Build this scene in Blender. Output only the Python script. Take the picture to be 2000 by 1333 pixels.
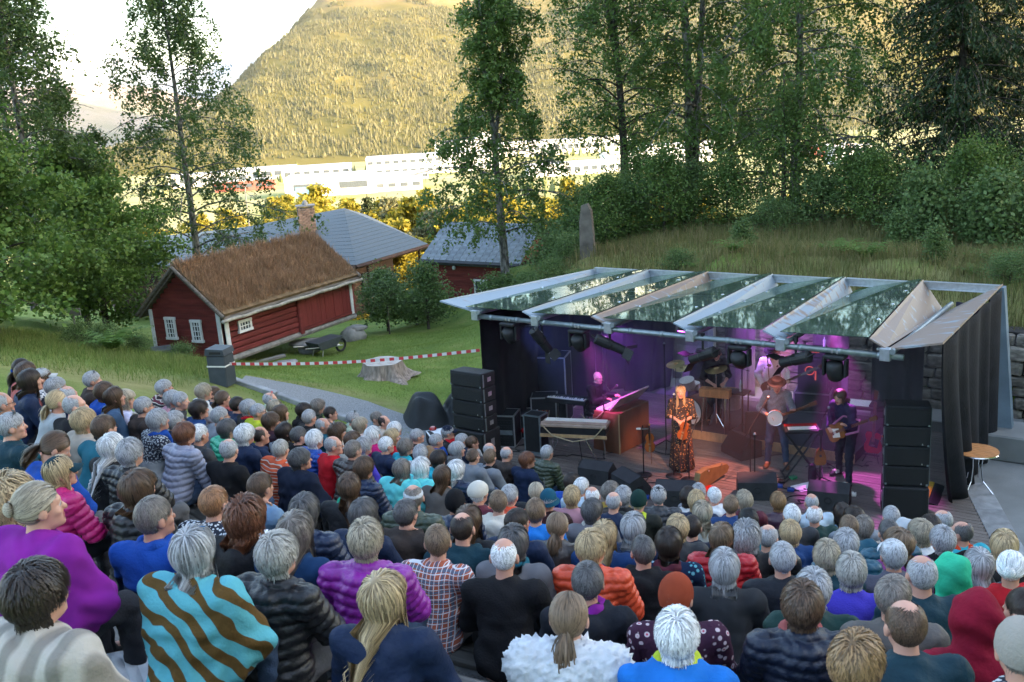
import bpy, math, random
import numpy as np
from mathutils import Matrix, Vector
for o in list(bpy.data.objects): bpy.data.objects.remove(o, do_unlink=True)
SC = bpy.context.scene
COL = SC.collection
rad = math.radians
random.seed(7)
RNG = np.random.default_rng(7)

# ------------------------------------------------------------------ camera
CAMZ = 7.0
cam_d = bpy.data.cameras.new('camera'); cam = bpy.data.objects.new('camera', cam_d); COL.objects.link(cam)
cam_d.lens = 35.0; cam_d.sensor_width = 36.0; cam_d.clip_start = .1; cam_d.clip_end = 30000
cam.matrix_world = Matrix.Translation((0, 0, CAMZ)) @ Matrix.Rotation(rad(90 - 13.7), 4, 'X') @ Matrix.Rotation(rad(-3.35), 4, 'Z')
cam_d.dof.use_dof = True; cam_d.dof.focus_distance = 17.0; cam_d.dof.aperture_fstop = 8
SC.camera = cam
# ------------------------------------------------------------------ sky, sun, exposure
SUN_EL, SUN_DIR = rad(13), Vector((.92, -.39, 0))          # towards the sun: behind the camera, to its right
wd = bpy.data.worlds.new('World'); SC.world = wd; wd.use_nodes = True
wn = wd.node_tree.nodes; wl = wd.node_tree.links; wn.clear()
sky = wn.new('ShaderNodeTexSky'); sky.sky_type = 'NISHITA'; sky.sun_disc = False
sky.sun_elevation = SUN_EL; sky.sun_rotation = math.atan2(SUN_DIR.x, SUN_DIR.y)
sky.air_density = 1.0; sky.dust_density = 2.5; sky.ozone_density = .8; sky.altitude = 50
bg = wn.new('ShaderNodeBackground'); bg.inputs[1].default_value = .15
wo = wn.new('ShaderNodeOutputWorld'); wl.new(sky.outputs[0], bg.inputs[0]); wl.new(bg.outputs[0], wo.inputs[0])
sl = bpy.data.lights.new('sun', 'SUN'); sl.energy = 2.1; sl.angle = rad(.5); sl.color = (1, .73, .44)
so = bpy.data.objects.new('sun', sl); COL.objects.link(so)
sv = Vector((SUN_DIR.x * math.cos(SUN_EL), SUN_DIR.y * math.cos(SUN_EL), math.sin(SUN_EL)))
so.rotation_euler = sv.to_track_quat('Z', 'Y').to_euler(); so.location = (60, -40, 60)
SC.view_settings.view_transform = 'Standard'; SC.view_settings.look = 'None'; SC.view_settings.gamma = 1
SC.view_settings.use_curve_mapping = False
SC.view_settings.exposure = 2.95
cy = SC.cycles
cy.use_denoising = True
cy.max_bounces = 8; cy.diffuse_bounces = 3; cy.glossy_bounces = 3; cy.transmission_bounces = 6; cy.transparent_max_bounces = 12; cy.volume_bounces = 0
cy.sample_clamp_indirect = 4
cy.use_fast_gi = False

# ------------------------------------------------------------------ node materials
MATS = {}
def _nt(name):
    m = bpy.data.materials.new(name); m.use_nodes = True
    nt = m.node_tree; b = nt.nodes['Principled BSDF']
    return m, nt, b, (lambda t, **k: _node(nt, t, k)), nt.links.new
def _node(nt, t, k):
    n = nt.nodes.new('ShaderNode' + t)
    for a, v in k.items(): setattr(n, a, v)
    return n
def c4(c): return (c[0], c[1], c[2], 1)
def hexc(h):
    v = [int(h[i:i + 2], 16) / 255 for i in (0, 2, 4)]
    return tuple(x / 12.92 if x <= .04045 else ((x + .055) / 1.055) ** 2.4 for x in v)
def mulc(c, k): return tuple(min(1, x * k) for x in c)
def M(name, col, rough=.8, var=.18, scale=8., bump=0., bscale=60., metal=0., spec=.3, stretch=(1, 1, 1), col2=None, detail=4., objvar=0., transl=0.):
    """procedural surface: two-scale noise colour, optional bump, optional per-object tone"""
    if name in MATS: return MATS[name]
    m, nt, b, N, L = _nt(name)
    tc = N('TexCoord'); mp = N('Mapping'); mp.inputs['Scale'].default_value = stretch
    L(tc.outputs['Object'], mp.inputs[0])
    nz = N('TexNoise'); nz.inputs['Scale'].default_value = scale; nz.inputs['Detail'].default_value = detail
    L(mp.outputs[0], nz.inputs[0])
    rp = N('ValToRGB'); rp.color_ramp.elements[0].position = .3; rp.color_ramp.elements[1].position = .7
    rp.color_ramp.elements[0].color = c4(mulc(col, 1 - var)); rp.color_ramp.elements[1].color = c4(col2 if col2 else mulc(col, 1 + var))
    L(nz.outputs[0], rp.inputs[0])
    out = rp.outputs[0]
    if objvar:
        oi = N('ObjectInfo'); hs = N('HueSaturation'); mr = N('MapRange')
        mr.inputs[3].default_value = 1 - objvar; mr.inputs[4].default_value = 1 + objvar
        L(oi.outputs['Random'], mr.inputs[0]); L(mr.outputs[0], hs.inputs['Value']); L(out, hs.inputs['Color']); out = hs.outputs[0]
    L(out, b.inputs['Base Color'])
    b.inputs['Roughness'].default_value = rough; b.inputs['Metallic'].default_value = metal
    b.inputs['Specular IOR Level'].default_value = spec
    if bump:
        n2 = N('TexNoise'); n2.inputs['Scale'].default_value = bscale; n2.inputs['Detail'].default_value = 3
        L(mp.outputs[0], n2.inputs[0]); bp = N('Bump'); bp.inputs['Strength'].default_value = bump; bp.inputs['Distance'].default_value = .02
        L(n2.outputs[0], bp.inputs['Height']); L(bp.outputs[0], b.inputs['Normal'])
    if transl:
        tr = N('BsdfTranslucent'); L(out, tr.inputs[0]); mx = N('MixShader'); mx.inputs[0].default_value = transl
        L(b.outputs[0], mx.inputs[1]); L(tr.outputs[0], mx.inputs[2]); L(mx.outputs[0], nt.nodes['Material Output'].inputs[0])
    MATS[name] = m
    return m

# ------------------------------------------------------------------ mesh helpers
def me_np(name, V, F, mats=(), smooth=True, fm=None, attrs=None):
    """mesh from numpy arrays: V (n,3); F one (m,k) index array or a list of them"""
    me = bpy.data.meshes.new(name)
    Fs = F if isinstance(F, list) else [F]
    Fs = [np.asarray(f, np.int32) for f in Fs if len(f)]
    V = np.asarray(V, np.float32)
    me.vertices.add(len(V)); me.vertices.foreach_set('co', V.ravel())
    if Fs:
        idx = np.concatenate([f.ravel() for f in Fs]); cnt = np.concatenate([np.full(len(f), f.shape[1], np.int32) for f in Fs])
        st = np.concatenate([[0], np.cumsum(cnt)[:-1]]).astype(np.int32)
        me.loops.add(len(idx)); me.loops.foreach_set('vertex_index', idx)
        me.polygons.add(len(cnt)); me.polygons.foreach_set('loop_start', st)
        try: me.polygons.foreach_set('loop_total', cnt)
        except Exception: pass
        if fm is not None: me.polygons.foreach_set('material_index', np.asarray(fm, np.int32))
        me.polygons.foreach_set('use_smooth', np.full(len(cnt), smooth, bool))
    for m in mats: me.materials.append(m)
    me.update(calc_edges=True)
    for k, v in (attrs or {}).items():
        v = np.asarray(v, np.float32)
        if v.ndim == 1:
            a = me.attributes.new(k, 'FLOAT', 'POINT'); a.data.foreach_set('value', v)
        else:
            a = me.attributes.new(k, 'FLOAT_COLOR', 'POINT'); a.data.foreach_set('color', np.concatenate([v, np.ones((len(v), 1), np.float32)], 1).ravel())
    return me
def ob(name, me, parent=None, loc=None, rz=None, mat=None):
    o = bpy.data.objects.new(name, me); COL.objects.link(o)
    if parent is not None: o.parent = parent
    if loc is not None: o.location = loc
    if rz is not None: o.rotation_euler = (0, 0, rz)
    return o
def tag(o, label=None, cat=None, group=None, kind=None):
    for k, v in (('label', label), ('category', cat), ('group', group), ('kind', kind)):
        if v: o[k] = v
    return o
def thing(name, label, cat, loc=(0, 0, 0), rz=0, group=None):
    return tag(ob(name, None, None, loc, rz), label, cat, group)
def struct(o): o['kind'] = 'structure'; return o
def stuff(o, label=None, cat=None): return tag(o, label, cat, kind='stuff')
def copy_tree(o, parent=None):
    c = o.copy(); COL.objects.link(c); c.parent = parent
    for ch in o.children: copy_tree(ch, c)
    return c

class MB:
    """collects shapes into ONE mesh"""
    def __init__(s): s.v = []; s.f = []; s.m = []; s.X = None
    def _add(s, V, F, mi=0):
        o = len(s.v)
        for p in V:
            p = Vector(p)
            if s.X is not None: p = s.X @ p
            s.v.append(tuple(p))
        for f in F: s.f.append(tuple(i + o for i in f)); s.m.append(mi)
        return s
    def box(s, c, d, R=None, mi=0, bev=0.):
        x, y, z = d[0] / 2, d[1] / 2, d[2] / 2
        if bev:
            b = min(bev, .45 * min(d))
            V = []
            for sz in (-1, 1):
                for q, zz in ((1, z - b), (0, z)) if sz > 0 else ((0, z), (1, z - b)):
                    ix, iy = (x, y) if q else (x - b, y - b)
                    jb = b if q else 0
                    V += [(ix - jb, -iy, sz * zz), (ix, -iy + jb, sz * zz), (ix, iy - jb, sz * zz), (ix - jb, iy, sz * zz), (-ix + jb, iy, sz * zz), (-ix, iy - jb, sz * zz), (-ix, -iy + jb, sz * zz), (-ix + jb, -iy, sz * zz)]
            F = [tuple(range(7, -1, -1)), tuple(range(24, 32))]
            for k in range(3):
                for i in range(8): F.append((k * 8 + i, k * 8 + (i + 1) % 8, k * 8 + 8 + (i + 1) % 8, k * 8 + 8 + i))
        else:
            V = [(-x, -y, -z), (x, -y, -z), (x, y, -z), (-x, y, -z), (-x, -y, z), (x, -y, z), (x, y, z), (-x, y, z)]
            F = [(3, 2, 1, 0), (4, 5, 6, 7), (0, 1, 5, 4), (1, 2, 6, 5), (2, 3, 7, 6), (3, 0, 4, 7)]
        c = Vector(c)
        return s._add([(R @ Vector(p) if R is not None else Vector(p)) + c for p in V], F, mi)
    def tube(s, pts, r, n=8, mi=0, cap=True):
        pts = [Vector(p) for p in pts]; rs = r if isinstance(r, (list, tuple)) else [r] * len(pts)
        V = []; F = []; up = None
        for i, p in enumerate(pts):
            d = (pts[min(i + 1, len(pts) - 1)] - pts[max(i - 1, 0)])
            d = d.normalized() if d.length > 1e-9 else Vector((0, 0, 1))
            if up is None: up = Vector((0, 0, 1)) if abs(d.z) < .9 else Vector((1, 0, 0))
            a = d.cross(up); a = a.normalized() if a.length > 1e-6 else d.orthogonal().normalized(); b = a.cross(d); up = b
            for k in range(n):
                t = 2 * math.pi * k / n; V.append(p + (a * math.cos(t) + b * math.sin(t)) * rs[i])
        for i in range(len(pts) - 1):
            for k in range(n): F.append((i * n + k, i * n + (k + 1) % n, (i + 1) * n + (k + 1) % n, (i + 1) * n + k))
        if cap: F.append(tuple(range(n - 1, -1, -1))); F.append(tuple((len(pts) - 1) * n + k for k in range(n)))
        return s._add(V, F, mi)
    def cyl(s, a, b, r, n=16, r2=None, mi=0): return s.tube([a, b], [r, r if r2 is None else r2], n, mi)
    def lathe(s, prof, n=20, c=(0, 0, 0), R=None, mi=0):
        V = []; F = []; c = Vector(c)
        for r, z in prof:
            for k in range(n):
                t = 2 * math.pi * k / n; p = Vector((r * math.cos(t), r * math.sin(t), z)); V.append((R @ p if R is not None else p) + c)
        for i in range(len(prof) - 1):
            for k in range(n): F.append((i * n + k, i * n + (k + 1) % n, (i + 1) * n + (k + 1) % n, (i + 1) * n + k))
        F.append(tuple(range(n - 1, -1, -1))); F.append(tuple((len(prof) - 1) * n + k for k in range(n)))
        return s._add(V, F, mi)
    def prism(s, poly, ax, h, mi=0, c=(0, 0, 0), R=None):
        """poly: 2-d outline (ccw), extruded by h; ax = 'x','y','z' the extrusion axis (centred)"""
        def P(u, v, w): return {'z': (u, v, w), 'y': (u, w, v), 'x': (w, u, v)}[ax]
        n = len(poly); c = Vector(c)
        V = [P(u, v, -h / 2) for u, v in poly] + [P(u, v, h / 2) for u, v in poly]
        V = [(R @ Vector(p) if R is not None else Vector(p)) + c for p in V]
        F = [tuple(range(n - 1, -1, -1)), tuple(range(n, 2 * n))] + [(i, (i + 1) % n, n + (i + 1) % n, n + i) for i in range(n)]
        return s._add(V, F, mi)
    def mesh(s, name, mats, smooth=False):
        me = bpy.data.meshes.new(name); me.from_pydata(s.v, [], s.f)
        for m in (mats if isinstance(mats, (list, tuple)) else [mats]): me.materials.append(m)
        me.polygons.foreach_set('material_index', s.m)
        if smooth: me.polygons.foreach_set('use_smooth', [True] * len(s.f))
        me.update(); return me
    def build(s, name, mats, parent=None, loc=None, rz=None, smooth=False): return ob(name, s.mesh(name, mats, smooth), parent, loc, rz)
def part(name, parent, mats, fn, smooth=False, loc=None, rz=None):
    b = MB(); fn(b); return b.build(name, mats, parent, loc, rz, smooth)
def autosmooth(o, ang=35):
    me = o.data; me.polygons.foreach_set('use_smooth', [True] * len(me.polygons))
    try: me.set_sharp_from_angle(angle=rad(ang))
    except Exception: pass
    return o
def Rz(a): return Matrix.Rotation(a, 3, 'Z')
def Rx(a): return Matrix.Rotation(a, 3, 'X')
def Ry(a): return Matrix.Rotation(a, 3, 'Y')

# stage frame: a runs along the stage front to the right, b to the back
SA = rad(36)
SU = Vector((math.cos(SA), -math.sin(SA), 0)); SN = Vector((math.sin(SA), math.cos(SA), 0))
def W(a, b, z=0.): return SU * a + SN * b + Vector((0, 0, z))
def AB(x, y): return (x * SU.x + y * SU.y, x * SN.x + y * SN.y)
SRZ = -SA

# ================================================================== the ground
HQ = [6.2947, -.1446, -.3915, .0181, -.0051, .0044]       # surface through the heads of the seated crowd
def headz(x, y): return HQ[0] + HQ[1] * x + HQ[2] * y + HQ[3] * x * x + HQ[4] * x * y + HQ[5] * y * y
_cp = [(-3.3, 24.4, .3), (-6.1, 21.6, 1.25), (-3.5, 21.1, .45), (-2.3, 20.7, .1), (-6.2, 20.4, 1.5), (-8.6, 28.9, -.35), (-5.6, 34.7, -1.0), (-11.0, 30.3, -.3),
 (-2.8, 27., 0), (-3.2, 33, -1.0), (-1.2, 23, .1), (-1, 28, -.25), (-8.3, 20.8, 1.75), (-10.3, 20.7, 2.3), (-8.2, 15.5, 3.0), (-10, 12, 3.6), (-9.8, 23.3, 1.7), (-13, 26, 1.6),
 (-15, 31, 1.0), (-14, 36, -.6), (-9, 37, -1.4), (-18, 22, 3.2), (-22, 30, 2.2), (-20, 40, -.5), (-13.5, 43, -2), (-4, 41, -1.8), (-1.5, 39.5, -1.5), (-1, 36, -1.1), (-8, 47, -3), (-6, 55, -5), (0, 48, -2.5),
 (-20, 55, -5), (-30, 40, 0), (-30, 20, 4), (-12, 5, 5.2), (-8, 2, 5.6), (0, 0, 5.0), (0, -8, 6.5), (8, 0, 4.6), (5.5, 5, 2.9), (6.5, 9, 1.2), (14, 4, 3.2), (-20, 0, 6.5), (12, 12, .6), (22, 10, 3), (25, 0, 5),
 (30, 30, 3), (20, 28, 2.7), (2.4, 30.5, 2.2), (-.5, 31.5, -.1), (5, 39, 1.7), (0, 38, .8), (7.4, 39, 1.6), (15, 33, 2.4), (20, 40, 1), (10, 48, -1), (25, 50, -3), (40, 40, 0), (5, 60, -4.6), (30, 70, -6), (-30, 70, -6), (0, 75, -6), (-10, 95, -7.5), (15, 95, -7.5), (-25, 95, -7.5),
 (-35, 120, -10), (0, 125, -10), (40, 120, -10), (60, 40, 0), (60, 0, 8), (-60, 0, 6), (-60, 60, -4), (0, -60, 14), (-60, -60, 14), (60, -60, 20),
 (-7, 24.5, .75), (-5, 24.5, .45), (-12.3, 24, 1.75), (-7.5, 26.5, .2)]
for _x, _y in [(-5.4, 11), (-4.5, 9), (-3, 6), (-1.5, 4.5), (0, 5), (2, 5), (3, 6), (4, 8), (-4.2, 14), (-3.2, 15.5), (-1, 13), (1, 11), (3, 11.5), (0, 8), (2, 8), (-2.5, 10), (-2, 16.5), (-.5, 3), (1.5, 3.4)]:
    _cp.append((_x, _y, headz(_x, _y) - 1.3))
_cp = np.array(_cp, float)
def _solve():
    n = len(_cp); d = np.hypot(_cp[:, None, 0] - _cp[None, :, 0], _cp[:, None, 1] - _cp[None, :, 1])
    A = np.zeros((n + 3, n + 3)); A[:n, :n] = d - .25 * np.eye(n); A[:n, n] = 1; A[:n, n + 1:] = _cp[:, :2]; A[n:, :n] = A[:n, n:].T
    return np.linalg.solve(A, np.concatenate([_cp[:, 2], [0, 0, 0]]))
_cw = _solve()
def sstep(a, b, x): t = np.clip((np.asarray(x, float) - a) / (b - a), 0, 1); return t * t * (3 - 2 * t)
def _hash_noise(x, y, s):
    x = np.asarray(x) * s; y = np.asarray(y) * s
    return (np.sin(x * 1.7 + 1.3 * np.sin(y * .9 + 2)) + np.sin(y * 2.1 + 1.1 * np.sin(x * 1.3 + .5)) + .6 * np.sin(3.7 * x + 2.9 * y)) / 2.6
def ground(x, y):
    x = np.asarray(x, float); y = np.asarray(y, float); sh = x.shape
    X = x.ravel(); Y = y.ravel(); out = np.empty(len(X))
    for i in range(0, len(X), 20000):
        a, b = X[i:i + 20000], Y[i:i + 20000]
        d = np.hypot(a[:, None] - _cp[None, :, 0], b[:, None] - _cp[None, :, 1])
        out[i:i + 20000] = d @ _cw[:-3] + _cw[-3] + a * _cw[-2] + b * _cw[-1]
    # far valley: falls to the floor at -48 and stays flat
    R = np.hypot(X, Y)
    far = -10 - 40 * sstep(130, 420, Y) - 12 * sstep(500, 1500, Y) + 0 * X
    k = sstep(110, 140, Y)
    out = out * (1 - k) + far * k
    side = sstep(90, 220, np.abs(X)) * (1 - sstep(200, 400, Y)); out = out * (1 - side) + (8 + 0 * X) * side * (1 - sstep(60, 200, Y)) + far * side * sstep(60, 200, Y)
    A = X * SU.x + Y * SU.y; B = X * SN.x + Y * SN.y
    # stage pit and the bank behind it
    pit = sstep(-13.2, -12.2, A) * (1 - sstep(21.15, 21.4, B)) * sstep(12.2, 13.2, B) * (1 - sstep(2.5, 5, A))
    out = out * (1 - pit) + (-.32) * pit
    bank = sstep(-12.6, -10.5, A) * sstep(21.2, 21.45, B) * (1 - sstep(24, 30, B)) * (1 - sstep(14, 20, A))
    bz = 1.75 + .95 * sstep(21.3, 25.5, B) + .1 * _hash_noise(X, Y, 1.3)
    out = out * (1 - bank) + bz * bank
    out = out + .05 * _hash_noise(X, Y, .8) * sstep(16, 24, R) * (1 - sstep(80, 150, R))
    # unseen hill added behind the camera, shaped to shade the theatre from the sun
    p = X * .92 - Y * .39; q = X * .39 + Y * .92
    hill = 58 * sstep(45, 95, p) * (1 - sstep(150, 260, p)) * (1 - sstep(43.5, 47, q)) * sstep(-260, -120, q)
    out = np.maximum(out, out + hill)
    return out.reshape(sh)
def gz(x, y): return float(ground(np.array([x]), np.array([y]))[0])

def axis_coords(lo, hi, fine_lo, fine_hi, st):
    mid = list(np.arange(fine_lo, fine_hi, st)); a = fine_hi; s = st; up = []
    while a < hi: up.append(a); s *= 1.13; a += s
    up.append(hi); a = fine_lo - st; s = st; dn = []
    while a > lo: dn.append(a); s *= 1.13; a -= s
    dn.append(lo); return np.array(dn[::-1] + mid + up)
gx = axis_coords(-4000, 4000, -16, 16, .33); gy = axis_coords(-700, 6000, -3, 42, .33)
GX, GY = np.meshgrid(gx, gy); GZ = ground(GX, GY)
ny, nx = GX.shape
gi = np.arange(nx * ny).reshape(ny, nx)
gF = np.stack([gi[:-1, :-1], gi[:-1, 1:], gi[1:, 1:], gi[1:, :-1]], -1).reshape(-1, 4)

def ground_material():
    m, nt, b, N, L = _nt('grassy_ground')
    tc = N('TexCoord'); P = tc.outputs['Object']
    def noise(s, d=4):
        n = N('TexNoise'); n.inputs['Scale'].default_value = s; n.inputs['Detail'].default_value = d; L(P, n.inputs[0]); return n.outputs[0]
    def ramp(v, stops):
        r = N('ValToRGB'); e = r.color_ramp.elements
        for i, (p, c) in enumerate(stops):
            el = e[i] if i < 2 else e.new(p)
            el.position = p; el.color = c4(c)
        L(v, r.inputs[0]); return r.outputs[0]
    lawn = ramp(noise(1.1, 6), [(.3, (.115, .17, .036)), (.55, (.16, .225, .05)), (.75, (.25, .26, .085))])
    fine = ramp(noise(28, 4), [(.25, (.55, .55, .55)), (.75, (1.25, 1.25, 1.25))])
    mul = N('MixRGB', blend_type='MULTIPLY'); mul.inputs[0].default_value = 1; L(lawn, mul.inputs[1]); L(fine, mul.inputs[2])
    # dry worn grass / bare earth by attribute
    at = N('Attribute', attribute_name='soil')
    dry = ramp(noise(3, 5), [(.3, (.19, .17, .065)), (.7, (.30, .25, .12))])
    mx = N('MixRGB'); L(at.outputs['Fac'], mx.inputs[0]); L(mul.outputs[0], mx.inputs[1]); L(dry, mx.inputs[2])
    # the flat fields of the valley floor
    at2 = N('Attribute', attribute_name='valley')
    fld = ramp(noise(.02, 6), [(.3, (.22, .25, .07)), (.5, (.40, .36, .15)), (.72, (.50, .44, .22))])
    mx2 = N('MixRGB'); L(at2.outputs['Fac'], mx2.inputs[0]); L(mx.outputs[0], mx2.inputs[1]); L(fld, mx2.inputs[2])
    L(mx2.outputs[0], b.inputs['Base Color']); b.inputs['Roughness'].default_value = .95; b.inputs['Specular IOR Level'].default_value = .1
    bp = N('Bump'); bp.inputs['Strength'].default_value = .6; bp.inputs['Distance'].default_value = .05; L(noise(35, 3), bp.inputs['Height']); L(bp.outputs[0], b.inputs['Normal'])
    return m
_A = GX * SU.x + GY * SU.y; _B = GX * SN.x + GY * SN.y
soil = np.zeros_like(GX)
soil = np.maximum(soil, .75 * np.exp(-((GX + 7.5) / 3) ** 2 - ((GY - 19.0) / 1.6) ** 2) + 0)
soil = np.maximum(soil, .7 * sstep(21.3, 22.2, _B) * np.maximum(sstep(-11, -9, _A), sstep(27, 28.5, GY) * sstep(.6, 1.8, GX)) * (1 - sstep(34, 38, _B)) * (.75 + .3 * _hash_noise(GX, GY, 1.9)))
for _x0, _y0 in [(-5.6, 22.45), (-4.8, 22.6), (-4.0, 22.5), (-3.2, 22.15), (-2.5, 21.75), (-1.9, 21.35)]: soil = np.maximum(soil, .85 * np.exp(-((GX - _x0) / .5) ** 2 - ((GY - _y0) / .28) ** 2))
soil = np.clip(soil + .15 * _hash_noise(GX, GY, 2.3) * (soil > .05), 0, 1)
valley = sstep(95, 170, GY)
gme = me_np('ground', np.stack([GX, GY, GZ], -1).reshape(-1, 3), gF, [ground_material()], True, attrs={'soil': soil.ravel(), 'valley': valley.ravel()})
struct(ob('ground', gme))

# ------------------------------------------------------------------ gravel path with kerb stones
MGRAVEL = M('gravel', (.20, .205, .205), .95, .35, 45, .9, 90, col2=(.34, .345, .35), detail=8)
MSTONE = M('grey_stone', (.25, .255, .26), .9, .25, 5, .5, 40, objvar=.12)
MCONC = M('concrete', (.20, .205, .20), .92, .16, 1.6, .35, 70, detail=8)
MWOODGREY = M('weathered_wood', (.17, .165, .155), .85, .3, 6, .5, 60, stretch=(.4, 6, 6), objvar=.14)
def strip_mesh(name, left, right, mat, lift=.02, n=30, m=6):
    """sheet laid on the ground between two polylines"""
    def res(pl, n):
        pl = np.array(pl, float); s = np.concatenate([[0], np.cumsum(np.hypot(*np.diff(pl, axis=0).T))]); t = np.linspace(0, s[-1], n)
        return np.stack([np.interp(t, s, pl[:, 0]), np.interp(t, s, pl[:, 1])], -1)
    a, b = res(left, n), res(right, n); k = np.linspace(0, 1, m)[None, :, None]
    G = a[:, None] * (1 - k) + b[:, None] * k
    Z = ground(G[..., 0], G[..., 1]) + lift
    V = np.concatenate([G, Z[..., None]], -1).reshape(-1, 3); i = np.arange(n * m).reshape(n, m)
    F = np.stack([i[:-1, :-1], i[:-1, 1:], i[1:, 1:], i[1:, :-1]], -1).reshape(-1, 4)
    return struct(ob(name, me_np(name, V, F, [mat])))
strip_mesh('gravel_path', [(-6.0, 21.1), (-5.0, 20.75), (-3.6, 20.3), (-2.4, 18.6), (-1.4, 17.4)], [(-6.15, 22.1), (-5.2, 22.35), (-3.4, 22.0), (-1.8, 21.0), (-.6, 20.0)], MGRAVEL)
def kerb(name, pts, seg, w, h, mat, lift=0, label=None):
    root = struct(ob(name, None)); pts = [Vector(p) for p in pts]
    for a, b in zip(pts[:-1], pts[1:]):
        n = max(1, round((b - a).length / seg)); d = (b - a) / n; ang = math.atan2(d.y, d.x)
        for i in range(n):
            c = a + d * (i + .5); z = gz(c.x, c.y) + lift
            bb = MB().box((0, 0, 0), (d.length - .015, w * random.uniform(.93, 1.05), h), bev=.015)
            o = bb.build('kerb_stone', mat, root, (c.x, c.y, z + random.uniform(-.01, .015)), ang + random.uniform(-.02, .02))
            dz = gz((c + d * .5).x, (c + d * .5).y) - gz((c - d * .5).x, (c - d * .5).y)
            o.rotation_euler = (0, -math.atan2(dz, d.length), ang)
    return root
kerb('path_kerb', [(-6.25, 20.95, 0), (-5.1, 20.55, 0), (-3.55, 20.1, 0), (-2.9, 19.3, 0)], .95, .16, .14, MSTONE, .05)
kerb('terrace_kerb', [(-8.2, 12.6, 0), (-7.0, 14.6, 0), (-5.9, 16.4, 0), (-5.0, 17.6, 0), (-3.7, 18.6, 0)], 1.1, .2, .25, MSTONE, .05)

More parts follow.
